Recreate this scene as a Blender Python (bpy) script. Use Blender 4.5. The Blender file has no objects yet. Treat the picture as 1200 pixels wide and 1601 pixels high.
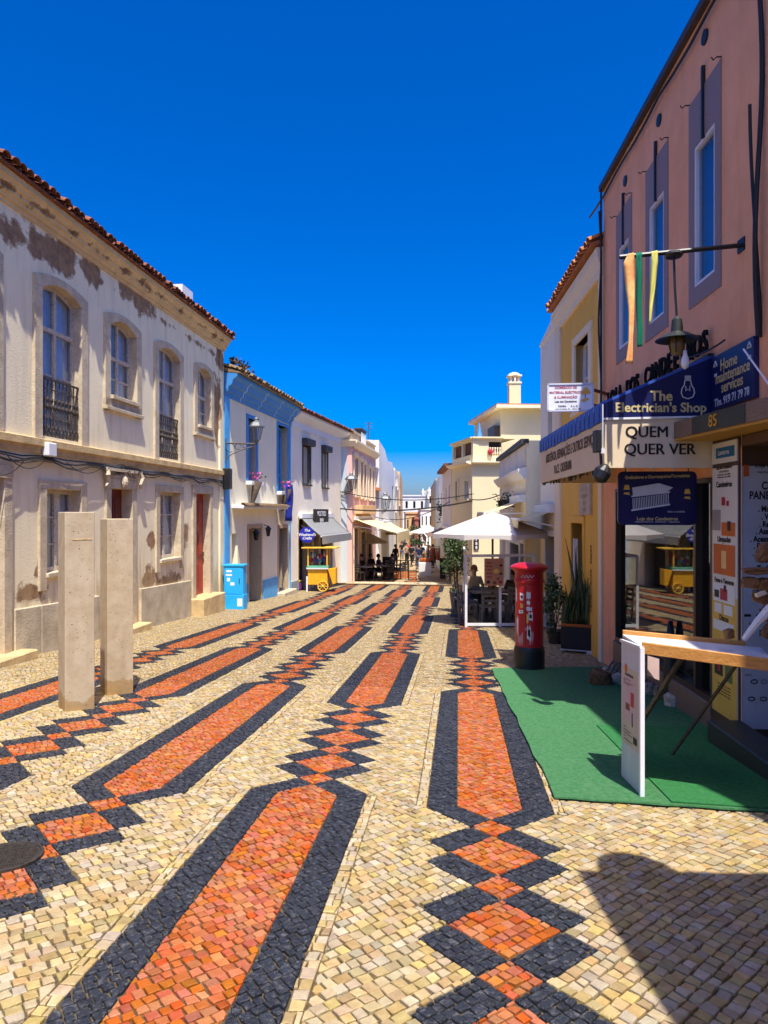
import bpy, bmesh, math, random
import numpy as np
from mathutils import Vector, Matrix, noise
random.seed(7)
R = math.radians
S = bpy.context.scene
C = S.collection

# ------------------------------------------------------------------ camera, sky, sun, exposure
CAMH = 1.7; FPX = 1100.0; CX = 600.0; CY = 800.5
cam_d = bpy.data.cameras.new('camera'); cam = bpy.data.objects.new('camera', cam_d); C.objects.link(cam)
cam.location = (0, 0, CAMH); cam.rotation_euler = (R(90), 0, 0)
cam_d.sensor_fit = 'VERTICAL'; cam_d.sensor_height = 24; cam_d.lens = 24 * FPX / 1601
cam_d.clip_start = .05; cam_d.clip_end = 3000
S.camera = cam
SUN = Vector((.11, -.45, 1)).normalized()
SUN_EL = math.asin(SUN.z); SUN_AZ = math.atan2(SUN.x, SUN.y)
W = bpy.data.worlds.new('World'); S.world = W; W.use_nodes = True
nt = W.node_tree; nt.nodes.clear()
sky = nt.nodes.new('ShaderNodeTexSky'); sky.sky_type = 'NISHITA'; sky.sun_disc = False
sky.sun_elevation = SUN_EL; sky.sun_rotation = SUN_AZ
sky.altitude = 1000; sky.air_density = .8; sky.dust_density = 5.2; sky.ozone_density = 5
hs = nt.nodes.new('ShaderNodeHueSaturation'); hs.inputs['Saturation'].default_value = 1.9; hs.inputs['Hue'].default_value = .514; hs.inputs['Value'].default_value = 1.02
bg = nt.nodes.new('ShaderNodeBackground'); bg.inputs['Strength'].default_value = 0.15
wo = nt.nodes.new('ShaderNodeOutputWorld')
nt.links.new(sky.outputs[0], hs.inputs['Color']); nt.links.new(hs.outputs[0], bg.inputs[0]); nt.links.new(bg.outputs[0], wo.inputs[0])
sun_d = bpy.data.lights.new('sun', 'SUN'); sun_d.energy = 4.7; sun_d.angle = R(.53); sun_d.color = (1, .955, .88)
sun = bpy.data.objects.new('sun', sun_d); C.objects.link(sun); sun.location = (3, -12, 30)
sun.rotation_euler = SUN.to_track_quat('Z', 'Y').to_euler()
S.view_settings.view_transform = 'Standard'; S.view_settings.look = 'None'
S.view_settings.exposure = 0.68; S.view_settings.gamma = 1.0; S.view_settings.use_curve_mapping = False

# ------------------------------------------------------------------ helpers
def gz(x, y):
    x = max(-9, min(9, x)); y = min(y, 100)
    return -.0622 * y - .0161 * x + .0003 * y * y
def gpt(u, v):
    a = (u - CX) / FPX; e = (v - CY) / FPX; B = e - .0622 - .0161 * a; d = .0003
    Y = (-B + math.sqrt(B * B + 4 * d * CAMH)) / (2 * d)
    return Vector((a * Y, Y, gz(a * Y, Y)))
def at(u, v, Y): return Vector(((u - CX) / FPX * Y, Y, CAMH - (v - CY) / FPX * Y))
def lin(c):
    c = c / 255.0
    return c / 12.92 if c <= .04045 else ((c + .055) / 1.055) ** 2.4
def rgb(r, g, b): return (lin(r), lin(g), lin(b), 1)
wloc = {}
def tag(o, label=None, cat=None, group=None, kind=None):
    if label: o['label'] = label
    if cat: o['category'] = cat
    if group: o['group'] = group
    if kind: o['kind'] = kind
    return o
def thing(name, loc, label, cat, group=None, rz=0):
    o = bpy.data.objects.new(name, None); C.objects.link(o); o.location = loc; o.rotation_euler = (0, 0, rz)
    o.empty_display_size = .1
    wloc[o] = Vector(loc); return tag(o, label, cat, group)
class MB:
    def __init__(s): s.v = []; s.f = []; s.m = []
    def poly(s, pts, mi=0):
        i = len(s.v); s.v += [tuple(p) for p in pts]; s.f.append(tuple(range(i, i + len(pts)))); s.m.append(mi)
    def prism(s, pts, off, mi=0):
        n = len(pts); i = len(s.v); off = Vector(off)
        s.v += [tuple(p) for p in pts] + [tuple(Vector(p) + off) for p in pts]
        s.f.append(tuple(range(i, i + n))[::-1]); s.f.append(tuple(range(i + n, i + 2 * n)))
        for k in range(n): s.f.append((i + k, i + (k + 1) % n, i + n + (k + 1) % n, i + n + k))
        s.m += [mi] * (n + 2)
    def box(s, c, size, rz=0, mi=0, M=None):
        x, y, z = size[0] / 2, size[1] / 2, size[2] / 2
        M = M or (Matrix.Translation(Vector(c)) @ Matrix.Rotation(rz, 4, 'Z'))
        s.prism([M @ Vector(p) for p in ((-x, -y, -z), (x, -y, -z), (x, y, -z), (-x, y, -z))], M.to_3x3() @ Vector((0, 0, 2 * z)), mi)
    def bar(s, a, b, w, h=None, mi=0, up=(0, 0, 1)):
        a = Vector(a); b = Vector(b); h = h or w; d = (b - a)
        if d.length < 1e-6: return
        dn = d.normalized(); u = Vector(up)
        if abs(dn.dot(u)) > .95: u = Vector((0, 1, 0))
        x = dn.cross(u).normalized(); y = x.cross(dn)
        s.prism([a + x * (w / 2) * i + y * (h / 2) * j for i, j in ((-1, -1), (1, -1), (1, 1), (-1, 1))], d, mi)
    def tube(s, pts, r, n=6, mi=0, cap=True):
        pts = [Vector(p) for p in pts]; L = len(pts); rr = r if isinstance(r, (list, tuple)) else [r] * L
        i0 = len(s.v); px = None
        for k, p in enumerate(pts):
            d = (pts[min(k + 1, L - 1)] - pts[max(k - 1, 0)]).normalized()
            if px is None:
                a = Vector((0, 0, 1)) if abs(d.z) < .9 else Vector((1, 0, 0)); px = d.cross(a).normalized()
            else:
                px = (px - d * px.dot(d)).normalized()
            py = d.cross(px)
            for j in range(n):
                t = 2 * math.pi * j / n; s.v.append(tuple(p + (px * math.cos(t) + py * math.sin(t)) * rr[k]))
        for k in range(L - 1):
            for j in range(n):
                a = i0 + k * n + j; b = i0 + k * n + (j + 1) % n
                s.f.append((a, b, b + n, a + n)); s.m.append(mi)
        if cap:
            s.f.append(tuple(range(i0, i0 + n))[::-1]); s.f.append(tuple(range(i0 + (L - 1) * n, i0 + L * n))); s.m += [mi, mi]
    def lathe(s, o, prof, n=16, mi=0, M=None, cap=True):
        M = M or Matrix.Translation(Vector(o)); i0 = len(s.v); L = len(prof)
        for (r, z) in prof:
            for j in range(n):
                t = 2 * math.pi * j / n; s.v.append(tuple(M @ Vector((r * math.cos(t), r * math.sin(t), z))))
        for k in range(L - 1):
            for j in range(n):
                a = i0 + k * n + j; b = i0 + k * n + (j + 1) % n; s.f.append((a, b, b + n, a + n)); s.m.append(mi)
        if cap:
            s.f.append(tuple(range(i0, i0 + n))[::-1]); s.f.append(tuple(range(i0 + (L - 1) * n, i0 + L * n))); s.m += [mi, mi]
    def ball(s, c, r, n=8, mi=0, sc=(1, 1, 1)):
        M = Matrix.Translation(Vector(c)) @ Matrix.Diagonal((*sc, 1))
        s.lathe(c, [(max(1e-4, r * math.sin(math.pi * k / n)), -r * math.cos(math.pi * k / n)) for k in range(n + 1)], n + 2, mi, M, cap=False)
    def build(s, name, mat, parent=None, base=None, smooth=False, bevel=0, seg=1, norm=True, weld=False, kind=None, label=None, cat=None, group=None):
        o0 = wloc[parent] if parent is not None else Vector(base if base is not None else (0, 0, 0))
        me = bpy.data.meshes.new(name)
        me.from_pydata([(x - o0.x, y - o0.y, z - o0.z) for x, y, z in s.v], [], s.f)
        mats = mat if isinstance(mat, (list, tuple)) else [mat]
        for m in mats: me.materials.append(m)
        if len(mats) > 1: me.polygons.foreach_set('material_index', s.m)
        if weld:
            bm = bmesh.new(); bm.from_mesh(me); bmesh.ops.remove_doubles(bm, verts=bm.verts, dist=1e-5); bm.to_mesh(me); bm.free()
        if norm:
            bm = bmesh.new(); bm.from_mesh(me); bmesh.ops.recalc_face_normals(bm, faces=bm.faces); bm.to_mesh(me); bm.free()
        if smooth: me.polygons.foreach_set('use_smooth', [True] * len(me.polygons))
        me.update()
        ob = bpy.data.objects.new(name, me); C.objects.link(ob)
        if parent is not None: ob.parent = parent
        else: ob.location = o0
        wloc[ob] = o0
        if bevel:
            md = ob.modifiers.new('bevel', 'BEVEL'); md.width = bevel; md.segments = seg; md.limit_method = 'ANGLE'; md.angle_limit = R(35)
        return tag(ob, label, cat, group, kind)
def place_tree(root, loc, rz=0, label=None, scale=None, **kw):
    def cp(o, p):
        c = o.copy(); C.objects.link(c); c.parent = p
        for ch in o.children: cp(ch, c)
        return c
    r = cp(root, None); r.location = loc; r.rotation_euler = (0, 0, rz)
    if scale: r.scale = (scale,) * 3
    if label: r['label'] = label
    for k in kw: r[k] = kw[k]
    wloc[r] = Vector(loc); return r
class Fac:                                   # a vertical facade plane: s along it, z up, o outwards to the street
    def __init__(F, p0, p1, side):
        F.p0 = Vector((p0[0], p0[1])); F.p1 = Vector((p1[0], p1[1])); F.d = (F.p1 - F.p0).normalized(); F.L = (F.p1 - F.p0).length
        F.n = Vector((F.d.y, -F.d.x)) * side; F.ang = math.atan2(F.d.y, F.d.x)
    def pt(F, s, z, o=0):
        p = F.p0 + F.d * s + F.n * o; return Vector((p.x, p.y, z))
    def px(F, u, v, o=0):
        a = Vector(((u - CX) / FPX, 1)); q = F.p0 + F.n * o; Y = q.dot(F.n) / a.dot(F.n)
        return ((a * Y - q).dot(F.d), CAMH - (v - CY) / FPX * Y)
    def U(F, u, o=0): return F.px(u, 0, o)[0]
    def Z(F, u, v, o=0): return F.px(u, v, o)[1]
    def gz(F, s, o=0): p = F.pt(s, 0, o); return gz(p.x, p.y)
    def box(F, mb, s0, s1, z0, z1, o0, o1, mi=0):
        mb.prism([F.pt(s0, z0, o0), F.pt(s1, z0, o0), F.pt(s1, z1, o0), F.pt(s0, z1, o0)], F.pt(0, 0, o1) - F.pt(0, 0, o0), mi)
    def prism(F, mb, pts, o0, o1, mi=0):
        mb.prism([F.pt(s, z, o0) for s, z in pts], F.pt(0, 0, o1) - F.pt(0, 0, o0), mi)
    def profile(F, mb, pts, s0, s1, mi=0):
        mb.prism([F.pt(s0, z, o) for o, z in pts], F.pt(s1, 0) - F.pt(s0, 0), mi)
    def wall(F, mb, s0, s1, z0, z1, holes, depth=.25, mi=0, mr=0):
        ss = sorted({s0, s1, *[h[0] for h in holes], *[h[1] for h in holes]}); zs = sorted({z0, z1, *[h[2] for h in holes], *[h[3] for h in holes]})
        ss = [s for s in ss if s0 <= s <= s1]; zs = [z for z in zs if z0 <= z <= z1]
        for i in range(len(ss) - 1):
            for j in range(len(zs) - 1):
                cs = (ss[i] + ss[i + 1]) / 2; cz = (zs[j] + zs[j + 1]) / 2
                if any(h[0] < cs < h[1] and h[2] < cz < h[3] for h in holes): continue
                mb.poly([F.pt(ss[i], zs[j]), F.pt(ss[i + 1], zs[j]), F.pt(ss[i + 1], zs[j + 1]), F.pt(ss[i], zs[j + 1])], mi)
        for h in holes:
            a, b, c, d = h[:4]
            for (p, q) in (((a, c), (a, d)), ((a, d), (b, d)), ((b, d), (b, c)), ((b, c), (a, c))):
                mb.poly([F.pt(*p), F.pt(*q), F.pt(*q, -depth), F.pt(*p, -depth)], mr)
# ------------------------------------------------------------------ materials
def mat(name, col, col2=None, rough=.8, ns=4, amt=.5, bump=0, bs=60, metal=0, spec=.4, emis=0, streak=False, tint=False, detail=6, contrast=(.35, .65)):
    m = bpy.data.materials.new(name); m.use_nodes = True; N = m.node_tree; n = N.nodes; b = n['Principled BSDF']; L = N.links.new
    b.inputs['Roughness'].default_value = rough; b.inputs['Metallic'].default_value = metal; b.inputs['Specular IOR Level'].default_value = spec
    col2 = col2 or tuple(c * .72 for c in col[:3]) + (1,)
    g = n.new('ShaderNodeNewGeometry'); mp = n.new('ShaderNodeMapping'); L(g.outputs['Position'], mp.inputs[0])
    if streak: mp.inputs['Scale'].default_value = (1, 1, .12)
    nz = n.new('ShaderNodeTexNoise'); nz.inputs['Scale'].default_value = ns; nz.inputs['Detail'].default_value = detail; nz.inputs['Roughness'].default_value = .65
    L(mp.outputs[0], nz.inputs[0])
    rp = n.new('ShaderNodeMapRange'); rp.inputs[1].default_value = contrast[0]; rp.inputs[2].default_value = contrast[1]; rp.inputs[4].default_value = amt
    L(nz.outputs[0], rp.inputs[0])
    mx = n.new('ShaderNodeMix'); mx.data_type = 'RGBA'; mx.inputs[6].default_value = col; mx.inputs[7].default_value = col2
    L(rp.outputs[0], mx.inputs[0]); out = mx.outputs[2]
    if tint:
        at_ = n.new('ShaderNodeAttribute'); at_.attribute_name = 'tint'
        hv = n.new('ShaderNodeHueSaturation'); r1 = n.new('ShaderNodeMapRange'); r1.inputs[3].default_value = .7; r1.inputs[4].default_value = 1.28
        r2 = n.new('ShaderNodeMapRange'); r2.inputs[3].default_value = .485; r2.inputs[4].default_value = .515
        sx = n.new('ShaderNodeSeparateXYZ'); L(at_.outputs['Vector'], sx.inputs[0])
        r3_ = n.new('ShaderNodeMapRange'); r3_.inputs[3].default_value = .62; r3_.inputs[4].default_value = 1.15; L(sx.outputs[2], r3_.inputs[0]); L(r3_.outputs[0], hv.inputs['Saturation']); L(sx.outputs[0], r1.inputs[0]); L(sx.outputs[1], r2.inputs[0]); L(r1.outputs[0], hv.inputs['Value']); L(r2.outputs[0], hv.inputs['Hue'])
        L(out, hv.inputs['Color']); out = hv.outputs[0]
    L(out, b.inputs['Base Color'])
    if bump:
        n2 = n.new('ShaderNodeTexNoise'); n2.inputs['Scale'].default_value = bs; n2.inputs['Detail'].default_value = 5; L(g.outputs['Position'], n2.inputs[0])
        bp = n.new('ShaderNodeBump'); bp.inputs['Strength'].default_value = bump; bp.inputs['Distance'].default_value = .02
        L(n2.outputs[0], bp.inputs['Height']); L(bp.outputs[0], b.inputs['Normal'])
    if emis:
        b.inputs['Emission Color'].default_value = col; b.inputs['Emission Strength'].default_value = emis
    m['out'] = 0
    return m
def glass(name, tint=(.55, .62, .66, 1), refl=.18, rough=.02):
    m = bpy.data.materials.new(name); m.use_nodes = True; N = m.node_tree; n = N.nodes; L = N.links.new; n.clear()
    o = n.new('ShaderNodeOutputMaterial'); mx = n.new('ShaderNodeMixShader'); t = n.new('ShaderNodeBsdfTransparent'); gl = n.new('ShaderNodeBsdfGlossy')
    t.inputs[0].default_value = tint; gl.inputs['Roughness'].default_value = rough
    fr = n.new('ShaderNodeFresnel'); fr.inputs[0].default_value = 1.5; ad = n.new('ShaderNodeMath'); ad.inputs[1].default_value = refl; ad.use_clamp = True
    ge = n.new('ShaderNodeNewGeometry'); iv = n.new('ShaderNodeMath'); iv.operation = 'SUBTRACT'; iv.inputs[0].default_value = 1; L(ge.outputs['Backfacing'], iv.inputs[1]); ml = n.new('ShaderNodeMath'); ml.operation = 'MULTIPLY'
    L(fr.outputs[0], ad.inputs[0]); L(ad.outputs[0], ml.inputs[0]); L(iv.outputs[0], ml.inputs[1]); L(ml.outputs[0], mx.inputs[0]); L(t.outputs[0], mx.inputs[1]); L(gl.outputs[0], mx.inputs[2]); L(mx.outputs[0], o.inputs[0])
    return m
M = {}
M['limestone'] = mat('limestone', (.44, .33, .16, 1), (.32, .22, .092, 1), .62, 18, .8, .35, 120, tint=True)
M['basalt'] = mat('basalt', (.019, .022, .031, 1), (.14, .14, .14, 1), .5, 38, .8, .6, 120, tint=True, contrast=(.52, .72))
M['redstone'] = mat('redstone', (.40, .130, .052, 1), (.33, .085, .024, 1), .62, 22, .7, .35, 120, tint=True)
M['joint'] = mat('joint_sand', (.13, .095, .048, 1), (.06, .044, .023, 1), .95, 40, .9, .5, 200)
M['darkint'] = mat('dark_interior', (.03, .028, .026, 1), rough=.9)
M['glass'] = glass('window_glass', (.82, .86, .9, 1), refl=.03)
M['shopglass'] = glass('shop_glass', (.6, .68, .68, 1), refl=.10, rough=.015)
M['clearglass'] = glass('clear_glass', (.93, .95, .95, 1), refl=.02)
M['curtain'] = mat('curtain', (.78, .78, .82, 1), (.6, .6, .66, 1), .9, 6, .5)
M['stone'] = mat('old_stone', (.64, .53, .36, 1), (.42, .33, .20, 1), .85, 5, .8, .5, 40)
M['stoneY'] = mat('ochre_stone', (.74, .53, .24, 1), (.42, .29, .14, 1), .85, 3.5, .85, .5, 45)
M['plinth'] = mat('plinth_plaster', (.62, .53, .36, 1), (.36, .29, .18, 1), .85, 2.6, .75, .4, 30, streak=False)
M['oldwood'] = mat('old_white_paint', (.60, .52, .40, 1), (.25, .16, .09, 1), .7, 25, .75, .4, 80, contrast=(.5, .66))
M['reddoor'] = mat('red_door', (.42, .045, .018, 1), (.28, .028, .012, 1), .45, 6, .6, .15, 30)
M['browndoor'] = mat('brown_door', (.17, .03, .014, 1), rough=.45, ns=8, amt=.5)
M['iron'] = mat('wrought_iron', (.05, .045, .04, 1), (.16, .11, .07, 1), .6, 30, .6, .2, 90, metal=.3)
M['black'] = mat('black_metal', (.012, .012, .013, 1), rough=.45, spec=.5)
M['cable'] = mat('cable', (.018, .017, .016, 1), rough=.6)
M['white'] = mat('white_paint', (.78, .78, .77, 1), (.66, .66, .66, 1), .55, 5, .5)
M['tile'] = mat('clay_tile', (.30, .105, .05, 1), (.12, .05, .03, 1), .9, 9, .9, .5, 60)
M['tilelichen'] = mat('lichen_tile', (.36, .25, .12, 1), (.13, .07, .04, 1), .95, 14, .9, .6, 60)
# ------------------------------------------------------------------ ground: one sheet to the horizon
mb = MB()
xs = [-600, -200, -60, -20, -9, -6, -3, 0, 3, 6, 9, 20, 60, 200, 600]; ys = [-60, -20, -8, -4, 0, 2, 4, 6, 8, 10, 13, 16, 20, 24, 28, 32, 36, 40, 46, 52, 60, 70, 85, 100, 200, 500, 1500]
for i in range(len(xs) - 1):
    for j in range(len(ys) - 1):
        mb.poly([(x, y, gz(x, y) - .016) for x, y in ((xs[i], ys[j]), (xs[i + 1], ys[j]), (xs[i + 1], ys[j + 1]), (xs[i], ys[j + 1]))])
bed = MB.build(mb, 'pavement', M['joint'], base=(0, 0, 0)); tag(bed, kind='structure')
# far sheet of the paving where single stones can no longer be told apart
M['farpave'] = mat('far_paving', (.42, .31, .165, 1), (.30, .22, .11, 1), .8, 22, .8, .4, 30)
mb = MB()
for j in range(ys.index(32), ys.index(100)):
    for i in range(len(xs) - 1):
        if abs(xs[i]) > 20 or abs(xs[i + 1]) > 20: continue
        mb.poly([(x, max(y, 33.0), gz(x, y) - .004) for x, y in ((xs[i], ys[j]), (xs[i + 1], ys[j]), (xs[i + 1], ys[j + 1]), (xs[i], ys[j + 1]))])
mb.build('paving_far', M['farpave'], parent=bed)

# ------------------------------------------------------------------ stone paving in bands (calcada): every stone is geometry
ANG = math.atan(.1054); cA, sA = math.cos(ANG), math.sin(ANG)
def st2xy(s, t): return (cA * s + sA * t, -sA * s + cA * t)
def xy2st(x, y): return (cA * x - sA * y, sA * x + cA * y)
WO, BW, WS, WB = .2185, .205, .135, .265
WT = WO + BW; HEXL = 4.35; PER = 7.0
BANDS = [(-4.90 + 1.278 * i, 4.68 if i % 2 == 0 else 0.82) for i in range(5)]
def clip(poly, a, b):                 # keep left of a->b
    out = []; n = len(poly); ex, ey = b[0] - a[0], b[1] - a[1]
    ds = [ex * (p[1] - a[1]) - ey * (p[0] - a[0]) for p in poly]
    for i in range(n):
        p, q = poly[i], poly[(i + 1) % n]; d0, d1 = ds[i], ds[(i + 1) % n]
        if d0 >= 0: out.append(p)
        if (d0 >= 0) != (d1 >= 0):
            k = d0 / (d0 - d1); out.append((p[0] + (q[0] - p[0]) * k, p[1] + (q[1] - p[1]) * k))
    return out
def area(p): return .5 * sum(p[i][0] * p[(i + 1) % len(p)][1] - p[(i + 1) % len(p)][0] * p[i][1] for i in range(len(p)))
def ccw(p): return p if area(p) > 0 else p[::-1]
regions = []                          # (kind, convex polygon, grid angle)
TMAX = 34.0
for bi, (s0, tn) in enumerate(BANDS):
    tn -= .02 * bi
    for k in range(-1, 6):
        t0 = tn + k * PER; t1 = t0 + HEXL
        if t0 > TMAX: continue
        P = lambda s, t: (s0 + s, t)
        def add(kind, pts, ang=45): regions.append((kind, ccw([P(*p) for p in pts]), ang))
        lo = WO; dt = WT - WS
        add(2, [(0, t0), (WO, t0 + lo), (WO, t1 - lo), (0, t1), (-WO, t1 - lo), (-WO, t0 + lo)])
        for sg in (-1, 1):
            oa = t0 - WS + dt; ob = t1 + WS - dt
            add(1, [(0, t0), (sg * WS, t0 - WS), (sg * WT, oa), (sg * WO, t0 + lo)])
            add(1, [(sg * WO, t0 + lo), (sg * WT, oa), (sg * WT, ob), (sg * WO, t1 - lo)])
            add(1, [(0, t1), (sg * WS, t1 + WS), (sg * WT, ob), (sg * WO, t1 - lo)])
            add(0, [(sg * WT, oa), (sg * (WT + .072), oa + .04), (sg * (WT + .072), ob - .04), (sg * WT, ob)], 0)
        # zigzag from t1 to next t0
        nb = 3; gap = PER - HEXL; ws = WS; wb = (gap - 2 * ws * (nb + 1)) / (2 * nb)
        t = t1
        for q in range(nb + 1):
            add(2, [(0, t), (ws, t + ws), (0, t + 2 * ws), (-ws, t + ws)]); ta = t; tb = t + 2 * ws
            for sg in (-1, 1):
                if q < nb: add(1, [(0, tb), (sg * ws, tb - ws), (sg * (ws + wb), tb - ws + wb), (sg * wb, tb + wb)])
                if q > 0: add(1, [(0, ta), (sg * ws, ta + ws), (sg * (ws + wb), ta + ws - wb), (sg * wb, ta - wb)])
            if q < nb: add(2, [(0, tb), (wb, tb + wb), (0, tb + 2 * wb), (-wb, tb + wb)])
            t = tb + 2 * wb
LW = lambda y: -6.743 + .104 * y if y < 20.2 else (-4.64 + .147 * (y - 20.2) if y < 27.1 else -3.62 + .2 * (y - 27.1))
RW = lambda y: 3.53 - .0545 * (11.32 - y)
def visible(x, y):
    if y < 1.85: return False
    if x < LW(y) - .02 or x > RW(y) + .6: return False
    u = CX + x / y * FPX
    return -230 < u < 1430
def cells(poly_bb, ang, size, wob):
    """running-bond quads of a rotated, slightly wavy lattice covering a bounding box in (s,t)"""
    a = R(ang); c, s_ = math.cos(a), math.sin(a)
    (x0, x1, y0, y1) = poly_bb; cs = [(x0, y0), (x1, y0), (x1, y1), (x0, y1)]
    pq = [(c * x + s_ * y, -s_ * x + c * y) for x, y in cs]
    p0 = min(p for p, q in pq); p1 = max(p for p, q in pq); q0 = min(q for p, q in pq); q1 = max(q for p, q in pq)
    rnd = random.random
    def back(p, q):
        if wob:
            q += .035 * math.sin(p * 1.9 + 1.1 * math.sin(q * .7)) ; p += .03 * math.sin(q * 1.6 + 2)
        return (c * p - s_ * q, s_ * p + c * q)
    q = q0 - size
    j = .19 * size
    while q < q1 + size:
        h = size * (.9 + .2 * rnd()); p = p0 - size * (1 + rnd())
        while p < p1 + size:
            w = size * (.82 + .45 * rnd())
            yield [back(p + j * (rnd() - .5), q + j * (rnd() - .5)), back(p + w + j * (rnd() - .5), q + j * (rnd() - .5)),
                   back(p + w + j * (rnd() - .5), q + h + j * (rnd() - .5)), back(p + j * (rnd() - .5), q + h + j * (rnd() - .5))]
            p += w
        q += h
stones = []                           # (kind, polygon in st)
buckets = {}
for r in regions:
    xs_ = [p[0] for p in r[1]]; ys_ = [p[1] for p in r[1]]; bb = (min(xs_), max(xs_), min(ys_), max(ys_))
    cx_, cy_ = (bb[0] + bb[1]) / 2, (bb[2] + bb[3]) / 2
    X_, Y_ = st2xy(cx_, cy_)
    for i in range(int(math.floor((bb[0] - .15) * 2)), int(math.floor((bb[1] + .15) * 2)) + 1):
        for j in range(int(math.floor((bb[2] - .15) * 2)), int(math.floor((bb[3] + .15) * 2)) + 1):
            buckets.setdefault((i, j), []).append(r[1])
    for cell in cells(bb, r[2], .051 if r[2] else .066, False):
        cx0 = sum(p[0] for p in cell) / 4; cy0 = sum(p[1] for p in cell) / 4
        if not (bb[0] - .1 < cx0 < bb[1] + .1 and bb[2] - .1 < cy0 < bb[3] + .1): continue
        x, y = st2xy(cx0, cy0)
        if not visible(x, y): continue
        pl = cell
        n = len(r[1])
        for i in range(n):
            pl = clip(pl, r[1][i], r[1][(i + 1) % n])
            if len(pl) < 3: break
        if len(pl) >= 3 and area(pl) > .0005: stones.append((r[0], pl))
for cell in cells((-7.4, 4.6, 1.2, TMAX), 45, .0575, True):
    cx0 = sum(p[0] for p in cell) / 4; cy0 = sum(p[1] for p in cell) / 4
    x, y = st2xy(cx0, cy0)
    if cy0 < 1.2 or cy0 > TMAX or not visible(x, y): continue
    pl = cell
    for rp in buckets.get((int(math.floor(cx0 * 2)), int(math.floor(cy0 * 2))), ()):
        n = len(rp)
        # separated already?
        sep = False; best = None; bA = 0
        for i in range(n):
            a, b = rp[i], rp[(i + 1) % n]
            o = clip(pl, b, a)
            A = area(o) if len(o) > 2 else 0
            if A > bA: bA = A; best = o
            if A >= area(pl) - 1e-7: sep = True; break
        if sep: continue
        pl = best if best else []
        if len(pl) < 3 or area(pl) < .0005: pl = []; break
    if pl: stones.append((0, pl))
def stone_geo(kind, pl, near):
    n = len(pl); cx0 = sum(p[0] for p in pl) / n; cy0 = sum(p[1] for p in pl) / n
    jt = .0044 if kind == 0 else .0042
    dz = random.uniform(-.0035, .0025); tx, ty = random.uniform(-.045, .045), random.uniform(-.045, .045)
    outer = []; top = []; bot = []
    for p in pl:
        dx, dy = p[0] - cx0, p[1] - cy0; l = math.hypot(dx, dy) or 1
        k1 = max(.3, 1 - jt * 1.35 / l); k2 = max(.25, 1 - (jt * 1.35 + .0045) / l)
        a = st2xy(cx0 + dx * k1, cy0 + dy * k1); b = st2xy(cx0 + dx * k2, cy0 + dy * k2)
        za = gz(*a) + dz + dx * tx + dy * ty; zb = gz(*b) + dz + dx * tx + dy * ty
        bot.append((*a, za - .022)); outer.append((*a, za - .0035)); top.append((*b, zb))
    if near:
        V = bot + outer + top
        F_ = [tuple(range(2 * n, 3 * n))] + [(i, (i + 1) % n, n + (i + 1) % n, n + i) for i in range(n)] + [(n + i, n + (i + 1) % n, 2 * n + (i + 1) % n, 2 * n + i) for i in range(n)]
    else:
        V = bot + top
        F_ = [tuple(range(n, 2 * n))] + [(i, (i + 1) % n, n + (i + 1) % n, n + i) for i in range(n)]
    return V, F_
def key(st):
    n = len(st[1]); x, y = st2xy(sum(p[0] for p in st[1]) / n, sum(p[1] for p in st[1]) / n); u = CX + x / y * FPX
    v = CY + (CAMH - gz(x, y)) / y * FPX
    return y + (100 if not (0 < u < 1200 and v < 1601) else 0) - area(st[1]) * 30
stones.sort(key=key)
SM = [M['limestone'], M['basalt'], M['redstone']]
def tint_of(kind=0): return (min(1, max(0, random.gauss(.5, .24))), min(1, max(0, random.gauss(.5, .3))), random.random() ** .7 if kind == 0 else .6 + .4 * random.random())
for kind, pl in stones[:300]:
    V, F_ = stone_geo(kind, pl, True)
    c = Vector(V[0]); me = bpy.data.meshes.new('paving_stone'); me.from_pydata([tuple(Vector(v) - c) for v in V], [], F_); me.materials.append(SM[kind])
    at_ = me.attributes.new('tint', 'FLOAT_VECTOR', 'FACE'); tc = tint_of(kind); at_.data.foreach_set('vector', [q for _ in F_ for q in tc])
    ob = bpy.data.objects.new('paving_stone', me); C.objects.link(ob); ob.parent = bed; ob.location = c
V = []; F_ = []; mi = []; tc = []
for kind, pl in stones[300:]:
    y = st2xy(*pl[0])[1]
    v, f = stone_geo(kind, pl, y < 9); o = len(V); V += v; F_ += [tuple(o + i for i in q) for q in f]; mi += [kind] * len(f); t = tint_of(kind)
    tc += list(t) * len(f)
me = bpy.data.meshes.new('paving_stones'); me.from_pydata(V, [], F_)
for m in SM: me.materials.append(m)
me.polygons.foreach_set('material_index', mi)
a_ = me.attributes.new('tint', 'FLOAT_VECTOR', 'FACE'); a_.data.foreach_set('vector', tc)
ob = bpy.data.objects.new('paving_stones', me); C.objects.link(ob); ob.parent = bed; tag(ob, kind='stuff')
print('stones', len(stones), 'faces', len(F_))
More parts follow.
